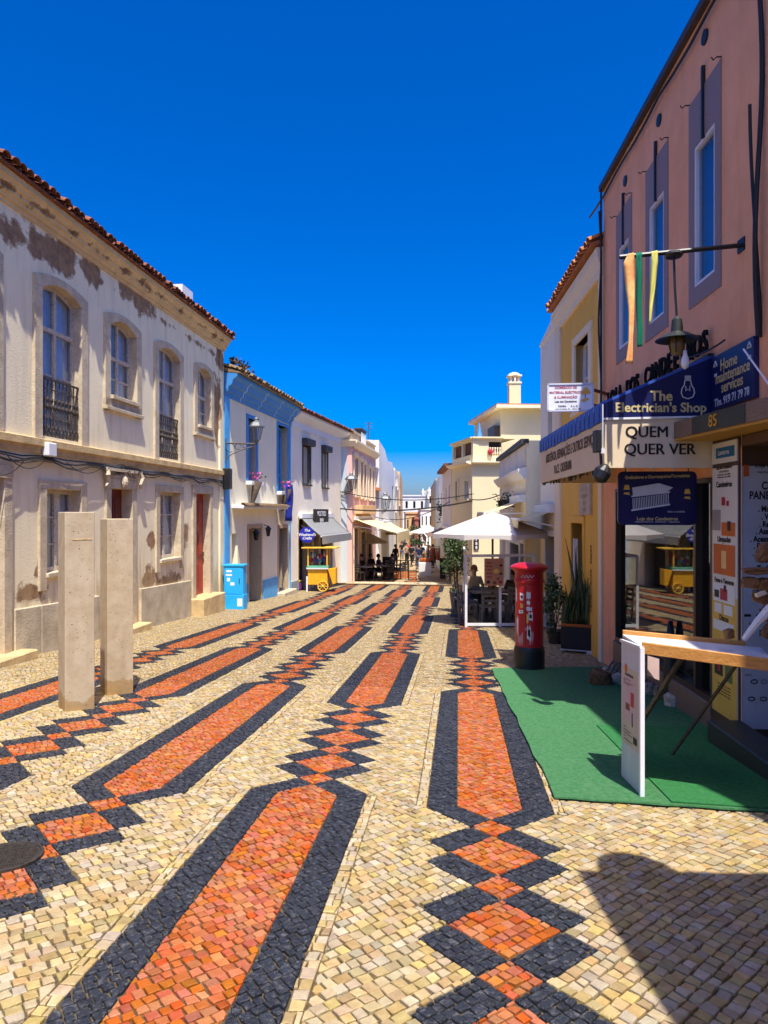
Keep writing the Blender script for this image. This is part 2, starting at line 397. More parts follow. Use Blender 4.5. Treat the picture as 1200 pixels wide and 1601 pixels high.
# ------------------------------------------------------------------ building helpers
def arch_z(s, s0, s1, zs, rise):
    c = (s0 + s1) / 2; h = (s1 - s0) / 2; return zs + rise * (1 - ((s - c) / h) ** 2)
def body(F, parent, s0, s1, z0, z1, depth, m, name='back_wall', front=-.5):
    mb = MB(); F.box(mb, s0, s1, z0, z1, front, -depth); return mb.build(name, m, parent)
def ends(F, parent, s0, s1, z0, z1, m, front=-.002, back=-.5):
    for s in (s0, s1):
        mb = MB(); k = .002 if s == s0 else -.002
        F.box(mb, s, s + (.1 if s == s0 else -.1), z0, z1, front, back); mb.build('end_wall', m, parent)
def window(F, house, s0, s1, z0, z1, rise=0, depth=.16, fm=None, gm=None, cols=2, rows=(.5,), transom=None, fw=.055, bw=.03, surround=None, sm=None, sill=None,
           curtain=True, cm=None, so=.05, foot=None, toprise=None, keyname='window', back=True, sproj=.09):
    """frame with panes; surround = width of the stone frame, sill = height of the sill"""
    fm = fm or M['oldwood']; gm = gm or M['glass']
    w = MB(); o0, o1 = -depth, -depth + .06
    top = lambda s: arch_z(s, s0, s1, z1, rise) if rise else z1
    N = 10 if rise else 1
    def strip(sa, sb, zlo, zhi_f, a, b, mi=0):           # region between zlo and a curved top
        pts = [(sa, zlo), (sb, zlo)] + [(sb + (sa - sb) * k / N, zhi_f(sb + (sa - sb) * k / N)) for k in range(N + 1)]
        F.prism(w, pts, a, b, mi)
    F.box(w, s0, s0 + fw, z0, top(s0), o0, o1); F.box(w, s1 - fw, s1, z0, top(s1), o0, o1); F.box(w, s0, s1, z0, z0 + fw, o0, o1 - .003)
    pts = [(s0 + (s1 - s0) * k / N, top(s0 + (s1 - s0) * k / N)) for k in range(N + 1)]
    F.prism(w, pts + [(s, z - fw) for s, z in pts[::-1]], o0, o1 - .002)
    zt = transom if transom else None
    if zt: F.box(w, s0, s1, zt - fw * .6, zt + fw * .6, o0, o1 + .006)
    for c in range(1, cols):
        sc = s0 + (s1 - s0) * c / cols; F.box(w, sc - fw * .55, sc + fw * .55, z0, (top(sc) - .01), o0, o1 + .003)
    ztop = zt or z1
    for r in rows:
        zr = z0 + (ztop - z0) * r; F.box(w, s0, s1, zr - bw / 2, zr + bw / 2, o0 + .01, o1 - .012)
    wo_ = w.build(keyname, fm, house)
    # panes
    zr = [z0] + [z0 + (ztop - z0) * r for r in rows] + [ztop]
    for c in range(cols):
        a = s0 + (s1 - s0) * c / cols + .01; b = s0 + (s1 - s0) * (c + 1) / cols - .01
        for i in range(len(zr) - 1):
            p = MB(); F.prism(p, [(a, zr[i] + .005), (b, zr[i] + .005), (b, zr[i + 1] - .005), (a, zr[i + 1] - .005)], o0 + .02, o0 + .026); p.build('pane', gm, wo_)
        if zt:
            p = MB(); q = [(a, zt), (b, zt)] + [(b + (a - b) * k / 5, top(b + (a - b) * k / 5) - .02) for k in range(6)]
            F.prism(p, q, o0 + .02, o0 + .026); p.build('pane', gm, wo_)
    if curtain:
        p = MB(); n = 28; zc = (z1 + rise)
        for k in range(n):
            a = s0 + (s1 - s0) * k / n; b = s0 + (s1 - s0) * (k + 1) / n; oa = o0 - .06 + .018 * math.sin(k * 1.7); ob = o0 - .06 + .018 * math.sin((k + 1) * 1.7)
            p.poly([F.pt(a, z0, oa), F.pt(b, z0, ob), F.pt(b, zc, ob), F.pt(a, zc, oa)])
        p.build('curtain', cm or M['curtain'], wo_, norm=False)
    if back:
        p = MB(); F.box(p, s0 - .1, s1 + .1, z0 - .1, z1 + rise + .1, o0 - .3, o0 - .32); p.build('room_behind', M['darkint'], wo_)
    if surround:
        g = surround; b = MB(); zf = foot if foot is not None else z0; tr = rise if toprise is None else toprise
        F.box(b, s0 - g, s0, zf, z1 - .001, -depth - .02, so); F.box(b, s1, s1 + g, zf, z1 - .001, -depth - .02, so)
        inn = [(s0 + (s1 - s0) * k / N, top(s0 + (s1 - s0) * k / N)) for k in range(N + 1)]
        out = [(s0 - g + (s1 - s0 + 2 * g) * k / 8, arch_z(s0 - g + (s1 - s0 + 2 * g) * k / 8, s0 - g, s1 + g, z1 + g * .75, tr)) for k in range(9)]
        F.prism(b, [(s0 - g, z1)] + inn + [(s1 + g, z1)] + out[::-1], -depth - .02, so)
        b.build('stone_surround', sm or M['stone'], wo_, bevel=.008)
    if sill is not None:
        b = MB(); g = surround or .06; F.box(b, s0 - .03, s1 + .03, z0 - .075, z0 - .002, -depth + .0, sproj + .02)
        if sill: F.box(b, s0 - g - .02, s1 + g + .02, z0 - sill, z0 - sill + .07, -.02, sproj)
        if sill: F.box(b, s0 - g, s1 + g, z0 - sill + .07, z0 - .075, -.02, so)
        b.build('sill', sm or M['stone'], wo_, bevel=.006)
    return wo_
def tile_mesh(name, r0=.095, r1=.075, L=.46, th=.014, n=7):
    mb = MB()
    o = [[], []]
    for e, (y, r) in enumerate(((0, r0), (L, r1))):
        o[e] = [Vector((r * math.cos(math.pi * k / n), y, r * .8 * math.sin(math.pi * k / n))) for k in range(n + 1)] + [Vector(((r - th) * math.cos(math.pi * k / n), y, (r - th) * .8 * math.sin(math.pi * k / n))) for k in range(n, -1, -1)]
    N = len(o[0]); mb.v += [tuple(p) for p in o[0] + o[1]]
    mb.f += [tuple(range(N))[::-1], tuple(range(N, 2 * N))] + [(i, (i + 1) % N, N + (i + 1) % N, N + i) for i in range(N)]; mb.m += [0] * (N + 2)
    return mb
def tiled_eave(F, house, s0, s1, zo, oo, pitch, run, m, sp=.2, rows=2, seed=1, singles=True, jit=1, u_min=-80):
    """roof: slab + barrel tiles; the eave row is made of single tiles"""
    rd = random.Random(seed)
    mb = MB(); t = math.tan(pitch)
    F.profile(mb, [(oo - .03, zo - .01), (oo - .03, zo + .015), (oo - run, zo + run * t + .015), (oo - run, zo + run * t - .05), (oo - .03 - .3, zo - .05 + .2 * t)], s0, s1)
    roof = mb.build('roof', m, house)
    proto = tile_mesh('t'); base = bpy.data.meshes.new('roof_tile'); base.from_pydata(proto.v, [], proto.f); base.materials.append(m)
    n = int((s1 - s0) / sp); joined = MB()
    dirin = -F.n; ax = Vector((F.d.x, F.d.y, 0)); ay = Vector((dirin.x * math.cos(pitch), dirin.y * math.cos(pitch), math.sin(pitch))); az = ax.cross(ay)
    if az.z < 0: ax = -ax; az = ax.cross(ay)
    B = Matrix((ax, ay, az)).transposed().to_4x4()
    for r in range(rows + 1):
        for i in range(n):
            s = s0 + sp * (i + .5)
            for cover in (1, 0):
                p = F.pt(s + (0 if cover else sp / 2), zo + .02 + r * .4 * math.sin(pitch) + (.045 if cover else .052), oo - r * .4 * math.cos(pitch) - (0 if cover else .03))
                T = Matrix.Translation(p) @ B @ Matrix.Rotation(rd.uniform(-.04, .04) * jit, 4, 'Z') @ Matrix.Rotation(rd.uniform(-.03, .05) * jit, 4, 'X')
                if not cover: T = T @ Matrix.Rotation(math.pi, 4, 'Y')
                T = T @ Matrix.Translation((0, rd.uniform(-.03, .03) * jit, 0))
                uu = CX + p.x / max(p.y, .1) * FPX
                if r == 0 and singles and p.y > 1 and u_min < uu < 1300:
                    ob = bpy.data.objects.new('roof_tile', base); C.objects.link(ob); ob.parent = roof; ob.matrix_local = Matrix.Translation(-wloc[roof]) @ T
                else:
                    k = len(joined.v); joined.v += [tuple(T @ Vector(v)) for v in proto.v]; joined.f += [tuple(k + q for q in f) for f in proto.f]; joined.m += [0] * len(proto.f)
    if joined.v: joined.build('roof_tiles', m, roof, kind='stuff', norm=False)
    return roof
def plaster(name, col, col2, bare, spots=(), bands=(), ns=1.2, bump=.15, rough=.85, amt=.6, crack=True, edge=.10, bmp=.5, stk=.2, grime=None):
    """old painted plaster; bare render shows in irregular spots ((x,y,z),(rx,ry,rz)) and along height bands (z0,z1,strength)"""
    m = mat(name, col, col2, rough, ns, amt, bump, 28); N = m.node_tree; n = N.nodes; L = N.links.new; b = n['Principled BSDF']
    src = b.inputs['Base Color'].links[0].from_socket
    g = n.new('ShaderNodeNewGeometry'); nz = n.new('ShaderNodeTexNoise'); nz.inputs['Scale'].default_value = 2.3; nz.inputs['Detail'].default_value = 9; nz.inputs['Roughness'].default_value = .62
    L(g.outputs['Position'], nz.inputs[0]); acc = None
    def comb(x):
        nonlocal acc
        if acc is None: acc = x
        else:
            q = n.new('ShaderNodeMath'); q.operation = 'MAXIMUM'; L(acc, q.inputs[0]); L(x, q.inputs[1]); acc = q.outputs[0]
    for (c, r, k) in spots:
        v = n.new('ShaderNodeVectorMath'); v.operation = 'SUBTRACT'; L(g.outputs['Position'], v.inputs[0]); v.inputs[1].default_value = c
        d = n.new('ShaderNodeVectorMath'); d.operation = 'DIVIDE'; L(v.outputs[0], d.inputs[0]); d.inputs[1].default_value = r
        l = n.new('ShaderNodeVectorMath'); l.operation = 'LENGTH'; L(d.outputs[0], l.inputs[0])
        q = n.new('ShaderNodeMapRange'); q.inputs[1].default_value = 0; q.inputs[2].default_value = 1.25; q.inputs[3].default_value = k; q.inputs[4].default_value = 0; L(l.outputs['Value'], q.inputs[0]); comb(q.outputs[0])
    for (za, zb, k) in bands:
        sx = n.new('ShaderNodeSeparateXYZ'); L(g.outputs['Position'], sx.inputs[0])
        s1 = n.new('ShaderNodeMath'); s1.operation = 'SUBTRACT'; s1.inputs[1].default_value = (za + zb) / 2; L(sx.outputs[2], s1.inputs[0])
        ab = n.new('ShaderNodeMath'); ab.operation = 'ABSOLUTE'; L(s1.outputs[0], ab.inputs[0])
        q = n.new('ShaderNodeMapRange'); q.inputs[1].default_value = 0; q.inputs[2].default_value = (zb - za) / 2; q.inputs[3].default_value = k; q.inputs[4].default_value = 0; L(ab.outputs[0], q.inputs[0]); comb(q.outputs[0])
    st = n.new('ShaderNodeTexNoise'); st.inputs['Scale'].default_value = 5.5; st.inputs['Detail'].default_value = 7; sm2 = n.new('ShaderNodeMapping'); sm2.inputs['Scale'].default_value = (1, 1, .16); L(g.outputs['Position'], sm2.inputs[0]); L(sm2.outputs[0], st.inputs[0])
    sr = n.new('ShaderNodeMapRange'); sr.inputs[1].default_value = .50; sr.inputs[2].default_value = .78; sr.inputs[4].default_value = stk; L(st.outputs[0], sr.inputs[0])
    sx2 = n.new('ShaderNodeMix'); sx2.data_type = 'RGBA'; L(sr.outputs[0], sx2.inputs[0]); L(src, sx2.inputs[6]); sx2.inputs[7].default_value = tuple(c * k for c, k in zip(col2[:3], (.62, .60, .56))) + (1,); src = sx2.outputs[2]; L(src, b.inputs['Base Color'])
    if acc is None: return m
    ad = n.new('ShaderNodeMath'); ad.operation = 'ADD'; L(acc, ad.inputs[0]); L(nz.outputs[0], ad.inputs[1])
    rp = n.new('ShaderNodeMapRange'); rp.inputs[1].default_value = 1.0; rp.inputs[2].default_value = 1.0 + edge * .25; L(ad.outputs[0], rp.inputs[0])
    n3 = n.new('ShaderNodeTexNoise'); n3.inputs['Scale'].default_value = 7; n3.inputs['Detail'].default_value = 8; L(g.outputs['Position'], n3.inputs[0])
    bm_ = n.new('ShaderNodeMix'); bm_.data_type = 'RGBA'; bm_.inputs[6].default_value = bare; bm_.inputs[7].default_value = tuple(c * .55 for c in bare[:3]) + (1,)
    r3 = n.new('ShaderNodeMapRange'); r3.inputs[1].default_value = .4; r3.inputs[2].default_value = .7; L(n3.outputs[0], r3.inputs[0]); L(r3.outputs[0], bm_.inputs[0])
    mx = n.new('ShaderNodeMix'); mx.data_type = 'RGBA'; L(rp.outputs[0], mx.inputs[0]); L(src, mx.inputs[6]); L(bm_.outputs[2], mx.inputs[7]); L(mx.outputs[2], b.inputs['Base Color'])
    u1 = n.new('ShaderNodeMapRange'); u1.inputs[1].default_value = .955; u1.inputs[2].default_value = .97; L(ad.outputs[0], u1.inputs[0]); um = n.new('ShaderNodeMix'); um.data_type = 'RGBA'; L(u1.outputs[0], um.inputs[0]); L(src, um.inputs[6]); um.inputs[7].default_value = tuple(.55 * a_ + .35 * b_ for a_, b_ in zip(col2[:3], bare[:3])) + (1,); L(um.outputs[2], mx.inputs[6])
    if grime:
        gx = n.new('ShaderNodeSeparateXYZ'); L(g.outputs['Position'], gx.inputs[0]); gm_ = n.new('ShaderNodeMapRange'); gm_.inputs[1].default_value = grime[1]; gm_.inputs[2].default_value = grime[0]; gm_.inputs[3].default_value = -.35; gm_.inputs[4].default_value = .55; L(gx.outputs[2], gm_.inputs[0])
        ga = n.new('ShaderNodeMath'); ga.operation = 'ADD'; L(gm_.outputs[0], ga.inputs[0]); L(st.outputs[0], ga.inputs[1]); gr = n.new('ShaderNodeMapRange'); gr.inputs[1].default_value = .45; gr.inputs[2].default_value = .95; gr.inputs[4].default_value = .75; L(ga.outputs[0], gr.inputs[0])
        gq = n.new('ShaderNodeMix'); gq.data_type = 'RGBA'; L(gr.outputs[0], gq.inputs[0]); L(mx.outputs[2], gq.inputs[6]); gq.inputs[7].default_value = grime[2]; L(gq.outputs[2], b.inputs['Base Color'])
    # relief: bare areas lie deeper
    inv = n.new('ShaderNodeMath'); inv.operation = 'MULTIPLY'; inv.inputs[1].default_value = -1; L(rp.outputs[0], inv.inputs[0])
    n4 = n.new('ShaderNodeTexNoise'); n4.inputs['Scale'].default_value = 35; n4.inputs['Detail'].default_value = 6; L(g.outputs['Position'], n4.inputs[0])
    m4 = n.new('ShaderNodeMath'); m4.operation = 'MULTIPLY_ADD'; m4.inputs[1].default_value = .5; L(n4.outputs[0], m4.inputs[0]); L(inv.outputs[0], m4.inputs[2])
    bp = n.new('ShaderNodeBump'); bp.inputs['Strength'].default_value = bmp; bp.inputs['Distance'].default_value = .02; L(m4.outputs[0], bp.inputs['Height']); L(bp.outputs[0], b.inputs['Normal'])
    return m
def catenary(a, b, sag, n=10):
    a = Vector(a); b = Vector(b)
    return [a.lerp(b, k / n) - Vector((0, 0, sag * 4 * (k / n) * (1 - k / n))) for k in range(n + 1)]

# ------------------------------------------------------------------ the old white house on the left
FL = Fac((-6.743 + .104 * 2, 2), (-4.643, 20.19), 1)
H1 = thing('old_house', FL.pt(8, FL.gz(8)), 'long two-storey old white house with peeling plaster, iron balcony grilles and red doors', 'house')
def sp3(u, v): s, z = FL.px(u, v); return tuple(FL.pt(s, z))
spots = [(sp3(338, 640), (.6, .55, 2.0), .78), (sp3(342, 560), (.6, .6, 1.0), .75), (sp3(290, 830), (.5, .5, .85), .74), (sp3(236, 850), (.4, .45, .5), .72), (sp3(262, 910), (.6, 1.7, .55), .73), (sp3(232, 905), (.6, .9, .6), .68),
         (sp3(60, 893), (.5, .4, .6), .68), (sp3(45, 925), (.6, 1.2, .35), .70), (sp3(190, 745), (.5, 1.2, .14), .55),
         (sp3(85, 395), (.6, 1.7, .6), .78), (sp3(130, 415), (.6, 1.5, .5), .70), (sp3(20, 365), (.6, 1.3, .4), .70), (sp3(215, 465), (.6, 2.4, .5), .76), (sp3(60, 380), (.6, 1.0, .4), .68)]
M['peel'] = plaster('peeling_plaster', (.95, .83, .54, 1), (.85, .73, .47, 1), (.38, .23, .11, 1), spots, [(5.75, 6.42, .52), (-.4, .45, .40)], ns=1.6, stk=.42, grime=(-.5, 1.0, (.50, .36, .18, 1)))
ZB = 2.80                                             # floor band
so = lambda u: FL.U(u)
HL = dict(A=(so(63), so(124), 2.95, 5.34), B=(so(170), so(211), 3.97, 5.34), Cc=(so(246), so(279), 2.95, 5.34), D=(so(307), so(328), 3.97, 5.34), Z=(so(-75), so(-14), 2.95, 5.34),
          E=(so(70), so(124), .70, 2.08), F=(so(171), so(204), -1.0, 2.16), G=(so(248), so(280), .62, 2.16), Hh=(so(304), so(326), -.50, 2.18), I=(so(-50), so(2), -.6, 2.20))
holes = []
for k, h in HL.items():
    up = h[3] > 4
    holes.append((h[0] - .01, h[1] + .01, h[2] - .005, h[3] + (.20 if up else .01)))
mb = MB(); FL.wall(mb, 0, FL.L, -1.8, 6.75, holes, .3); mb.build('wall', M['peel'], H1)
body(FL, H1, 0, FL.L, -1.8, 6.7, 7, M['peel'])
mb = MB(); FL.box(mb, FL.L - .12, FL.L, -1.8, 6.7, -.002, -.6); mb.build('end_wall', M['peel'], H1)
for k in ('A', 'B', 'Cc', 'D', 'Z'):
    a, b, c, d = HL[k]; fr = k in ('A', 'Cc', 'Z')
    w = window(FL, H1, a, b, c, d, rise=.16, depth=.17, transom=4.75, rows=((.2, .58) if fr else (.48,)), surround=.22, foot=2.80 if fr else c - .3, sill=None if fr else .30, sm=M['stone'], so=.045, toprise=.13, cols=2, fw=.06)
    if fr:
        g = MB(); zr = 3.92; o = -.03
        FL.box(g, a, b, zr - .03, zr, o - .02, o + .02); FL.box(g, a, b, c + .04, c + .06, o - .01, o + .01); FL.box(g, a, b, zr - .19, zr - .175, o - .008, o + .008)
        nb = 10
        for i in range(nb + 1):
            s = a + .03 + (b - a - .06) * i / nb
            g.tube([FL.pt(s, c + .0, o), FL.pt(s, zr, o)], .011, 5)
            for zz, rr in ((c + .14, .028), (c + .30, .018), (c + .5, .034), (c + .62, .028), (c + .76, .016)):
                g.ball(FL.pt(s, zz, o), rr, 4, sc=(1, 1, 1.5))
            if i < nb:
                sm_ = s + (b - a - .06) / nb / 2
                for zz in (c + .13, c + .55):
                    ring = [FL.pt(sm_ + .042 * math.cos(t * math.pi / 4), zz + .055 * math.sin(t * math.pi / 4), o) for t in range(9)]
                    g.tube(ring, .008, 4, cap=False)
        g.build('balcony_grille', M['iron'], w)
for k, rows in (('E', (.33, .66)), ('G', (.33, .66))):
    a, b, c, d = HL[k]
    window(FL, H1, a, b, c, d, depth=.20, rows=rows, surround=.2, foot=c - .28, sill=.0, sm=M['stone'], so=.04, fw=.07, sproj=.06, cm=M['curtain'] if k == 'E' else None)
def door(F, house, a, b, c, d, m, depth=.28, panels=2, surround=.2, sm=None, lift=0, name='door'):
    p = MB(); F.box(p, a, b, c, d, -depth - .05, -depth); dr = p.build(name, m, house)
    w = (b - a)
    for i in range(panels):
        for j in range(3):
            q = MB(); s0 = a + w * (i + .14) / panels; s1 = a + w * (i + .86) / panels; h = (d - c); z0 = c + h * (.05 + .32 * j); z1 = z0 + h * .26
            F.box(q, s0, s1, z0, z1, -depth, -depth + .012); F.box(q, s0 + w * .07, s1 - w * .07, z0 + .06, z1 - .06, -depth + .012, -depth + .024); q.build('panel', m, dr, bevel=.006)
    q = MB(); F.box(q, b - w * .08 - .02, b - w * .08 + .02, c + 1.0, c + 1.12, -depth, -depth + .05); q.build('handle', M['iron'], dr)
    if surround:
        g = surround; q = MB(); F.box(q, a - g, a, c - .6, d, -depth - .06, .045); F.box(q, b, b + g, c - .6, d, -depth - .06, .045); F.box(q, a - g - .02, b + g + .02, d, d + g, -depth - .06, .055); q.build('stone_surround', sm or M['stone'], dr, bevel=.008)
    return dr
dr = door(FL, H1, *HL['F'], M['browndoor'], depth=.2)
a, b, c, d = HL['F']                                    # ornate pediment with a keystone shell
q = MB(); FL.box(q, a - .3, b + .3, d + .33, d + .39, -.02, .12); FL.box(q, a - .24, b + .24, d + .2, d + .33, -.02, .07)
for sg, e in ((-1, a - .2), (1, b + .2)):
    q.tube([FL.pt(e + sg * .05, d + .34, .1), FL.pt(e + sg * .1, d + .25, .12), FL.pt(e + sg * .02, d + .12, .1), FL.pt(e + sg * .1, d + .03, .08)], [.03, .05, .045, .02], 6)
q.ball(FL.pt((a + b) / 2, d + .14, .07), .09, 6, sc=(1, 1, 1.4)); q.tube([FL.pt((a + b) / 2 + .09 * math.cos(t), d + .14 + .13 * math.sin(t), .09) for t in np.linspace(0, 6.28, 12)], .02, 5)
q.build('carved_pediment', M['stone'], dr)
dr = door(FL, H1, *HL['Hh'], M['reddoor'], depth=.16, surround=.21)
a, b, c, d = HL['Hh']; q = MB(); FL.box(q, a - .3, b + .35, c - .8, c - .003, -.25, .35); q.build('step', M['stoneY'], dr, bevel=.02)
q = MB(); FL.box(q, HL['F'][0] - .3, HL['F'][1] + .35, -1.6, FL.gz(HL['F'][0]) + .09, -.1, .30); q.build('step', M['stoneY'], H1, bevel=.02)
door(FL, H1, *HL['I'], M['reddoor'], depth=.26, surround=.2); q = MB(); FL.box(q, HL['I'][0] - .3, HL['I'][1] + .45, -1.6, FL.gz(HL['I'][1]) + .12, -.1, .3); q.build('step', M['stoneY'], H1, bevel=.02)
# plinth
for (u0, u1) in ((19, 60), (60.5, 152), (217, 296)):
    q = MB(); s0, s1 = so(u0), so(u1)
    pz = lambda s: .22 - .034 * (s - so(20))
    FL.prism(q, [(s0, -1.8), (s1, -1.8), (s1, max(-.16, pz(s1))), (s0, max(-.16, pz(s0)))], -.01, .05); q.build('plinth', M['plinth'], H1, bevel=.012)
# floor band
q = MB(); FL.profile(q, [(-.01, ZB - .16), (.03, ZB - .16), (.05, ZB - .06), (.10, ZB - .04), (.10, ZB + .07), (-.01, ZB + .10)], 0, FL.L + .02); q.build('floor_band', M['stoneY'], H1)
# corner pilaster
q = MB(); FL.box(q, FL.L - .30, FL.L + .01, -1.8, 6.3, -.3, .045); q.build('corner_pilaster', M['peel'], H1, bevel=.01)
# cornice and roof
q = MB(); FL.profile(q, [(-.01, 6.30), (.035, 6.30), (.035, 6.37), (.075, 6.37), (.085, 6.43), (.125, 6.44), (.125, 6.51), (.165, 6.52), (.185, 6.58), (.225, 6.59), (.225, 6.69), (-.01, 6.70)], 0, FL.L + .12); q.build('cornice', plaster('old_cornice', (.80, .58, .27, 1), (.60, .42, .2, 1), (.30, .17, .08, 1), [], [(6.2, 6.8, .46)], ns=2.5), H1)
tiled_eave(FL, H1, 0, FL.L + .25, 6.70, .33, R(18), 4, M['tile'], sp=.19, rows=2, seed=3, jit=1.6)
# chimney-like white box behind the ridge
q = MB(); p = FL.pt(FL.U(302) , 6.9, -.4); q.box((p.x, p.y, 7.05), (.7, .5, .75), FL.ang); q.build('roof_vent_box', M['white'], H1)
# cables along the floor band
for k in range(1):
    q = MB(); rd = random.Random(5)
    for j in range(5):
        pts = []; nseg = 46
        for i in range(nseg + 1):
            s = .3 + (FL.L - .4) * i / nseg; sag = .028 * (i % 4 in (1, 2)) * (1 + j * .6) * rd.uniform(.4, 1.4)
            pts.append(FL.pt(s, ZB - .20 - .022 * j - sag, .055 + .012 * j))
        q.tube(pts, .012 if j < 3 else .007, 5)
    for (u0, u1, sg) in ((0, 60, .16), (95, 150, .14), (-60, 30, .3), (240, 330, .06)):
        q.tube(catenary(FL.pt(so(u0), ZB - .25, .1), FL.pt(so(u1), ZB - .28, .1), sg, 14), .007, 5)
    for i in range(9):
        s = so(200) + rd.uniform(-.5, .5); q.tube(catenary(FL.pt(s - .15, ZB - .2, .1), FL.pt(s + .2, ZB - .25, .12), rd.uniform(-.1, .2), 8), .01, 4)
    q.build('cable_bundle', M['cable'], base=FL.pt(5, ZB, .1), label='black cable bundle sagging along the floor band of the old white house', cat='cables')
q = MB(); s, z = FL.px(66, 702); FL.box(q, s - .10, s + .14, z - .12, z + .1, .05, .17); q.build('junction_box', M['white'], base=FL.pt(s, z, .1), bevel=.015, label='small white junction box on the cables under the left iron balcony', cat='box')
q = MB(); s, z = FL.px(349, 728); FL.box(q, FL.L - .12, FL.L + .16, 2.35, 2.95, .05, .25); q.build('meter_box', M['black'], base=FL.pt(s, 2.4, .1), bevel=.02, label='black cable box on the corner between the white and blue houses', cat='box')
# ------------------------------------------------------------------ blue-trimmed white house and its neighbour
def text(body, size, M4, m, name='lettering', parent=None, ext=.003, off=0, sx=1, align='CENTER', shear=0, label=None):
    cu = bpy.data.curves.new(name, 'FONT'); cu.body = body; cu.size = size; cu.align_x = align; cu.align_y = 'CENTER'; cu.extrude = ext; cu.offset = off; cu.shear = shear; cu.resolution_u = 3
    cu.space_character = 1.0
    t = bpy.data.objects.new(name, cu); C.objects.link(t)
    dg = bpy.context.evaluated_depsgraph_get(); me = bpy.data.meshes.new_from_object(t.evaluated_get(dg)); bpy.data.objects.remove(t); bpy.data.curves.remove(cu)
    me.materials.clear(); me.materials.append(m)
    ob = bpy.data.objects.new(name, me); C.objects.link(ob)
    X = M4 @ Matrix.Diagonal((sx, 1, 1, 1))
    if parent is not None: ob.parent = parent; me.transform(Matrix.Translation(-wloc[parent]) @ X); wloc[ob] = wloc[parent]
    else: ob.location = M4.to_translation(); me.transform(Matrix.Translation(-ob.location) @ X); wloc[ob] = ob.location.copy()
    return ob
def fmat(F, s, z, o, rev=False, tilt=0):
    """text frame on a facade: x along the reading direction, y up"""
    x = Vector((F.d.x, F.d.y, 0)) * (-1 if rev else 1); y = Vector((0, 0, 1)); zz = x.cross(y)
    Mx = Matrix((x, y, zz)).transposed().to_4x4(); Mx.translation = F.pt(s, z, o); return Mx @ Matrix.Rotation(tilt, 4, 'Z')
def blocks(F, parent, items, m, name, o0, o1, bevel=0):
    for (s0, s1, z0, z1) in items:
        q = MB(); F.box(q, s0, s1, z0, z1, o0, o1); q.build(name, m, parent, bevel=bevel)
M['white1'] = plaster('white_plaster', (.94, .84, .58, 1), (.85, .75, .51, 1), (.5, .48, .45, 1), ns=.9)
M['white2'] = plaster('cool_white_plaster', (.92, .83, .65, 1), (.84, .75, .58, 1), (.5, .48, .45, 1), ns=.9)
M['blue'] = mat('blue_paint', (.055, .27, .60, 1), (.04, .2, .48, 1), .6, 3, .6, .15, 40)
M['bluel'] = mat('light_blue_paint', (.10, .42, .75, 1), (.06, .3, .6, 1), .6, 4, .6, .15, 40)
M['dblue'] = mat('deep_blue_paint', (.01, .16, .50, 1), rough=.5)
M['greyd'] = mat('dark_grey_frame', (.06, .058, .055, 1), rough=.6)
M['shutter'] = mat('cream_shutter', (.50, .44, .33, 1), rough=.6)
M['sand'] = mat('sand_reveal', (.55, .38, .22, 1), rough=.8, ns=6, amt=.6, bump=.2)
F2 = Fac((-4.62, 20.25), (-3.62, 27.1), 1)
H2 = thing('blue_trim_house', F2.pt(3, F2.gz(3)), 'white two-storey house with blue cornice, blue corner and blue window frames', 'house')
u2 = F2.U
hol = [(u2(387), u2(400), F2.Z(392, 752), F2.Z(392, 655)), (u2(434), u2(449), F2.Z(440, 768), F2.Z(440, 666)),
       (u2(362), u2(371), F2.Z(366, 888), F2.Z(366, 834)), (u2(388), u2(407), -1.75, F2.Z(398, 826)), (u2(435), u2(448), -1.8, F2.Z(440, 826))]
mb = MB(); F2.wall(mb, 0, F2.L, -2.4, 5.6, hol, .35); mb.build('wall', M['white1'], H2); body(F2, H2, 0, F2.L, -2.4, 5.75, 7, M['white1'])
q = MB(); F2.box(q, .0, .42, -2.4, 5.2, -.01, .04); q.build('corner_pilaster', M['bluel'], H2, bevel=.01)
q = MB(); F2.box(q, F2.L - .10, F2.L + .01, -2.4, 5.2, -.01, .035); q.build('corner_pilaster', M['bluel'], H2)
q = MB(); F2.profile(q, [(-.01, 5.05), (.05, 5.05), (.06, 5.16), (.14, 5.2), (.16, 5.32), (.26, 5.38), (.3, 5.52), (.42, 5.60), (.42, 5.68), (-.01, 5.72)], -.02, F2.L); q.build('cornice', M['blue'], H2)
for k in range(4):
    q = MB(); s = F2.L * (.18 + .25 * k); F2.profile(q, [(-.01, 5.06), (.055, 5.06), (.066, 5.16), (.146, 5.2), (.166, 5.32), (.266, 5.38), (.306, 5.52), (.426, 5.60), (-.01, 5.6)], s, s + .025); q.build('cornice_joint', M['white'], H2)
tiled_eave(F2, H2, -.02, F2.L, 5.70, .55, R(17), 4, M['tilelichen'], sp=.2, rows=2, seed=5, jit=2)
for (a, b, c, d) in hol[:2]:
    w = window(F2, H2, a, b, c, d, depth=.3, rows=(.25, .62), cols=1, fm=M['bluel'], surround=.16, sm=M['blue'], so=.03, sill=.0, curtain=False, fw=.07)
    q = MB(); F2.box(q, a - .2, b + .2, c - .14, c - .02, -.2, .2); q.build('ledge', M['white'], w, bevel=.01)
a, b, c, d = hol[2]; window(F2, H2, a, b, c, d, depth=.25, rows=(), cols=2, fm=M['white'], curtain=True, fw=.05)
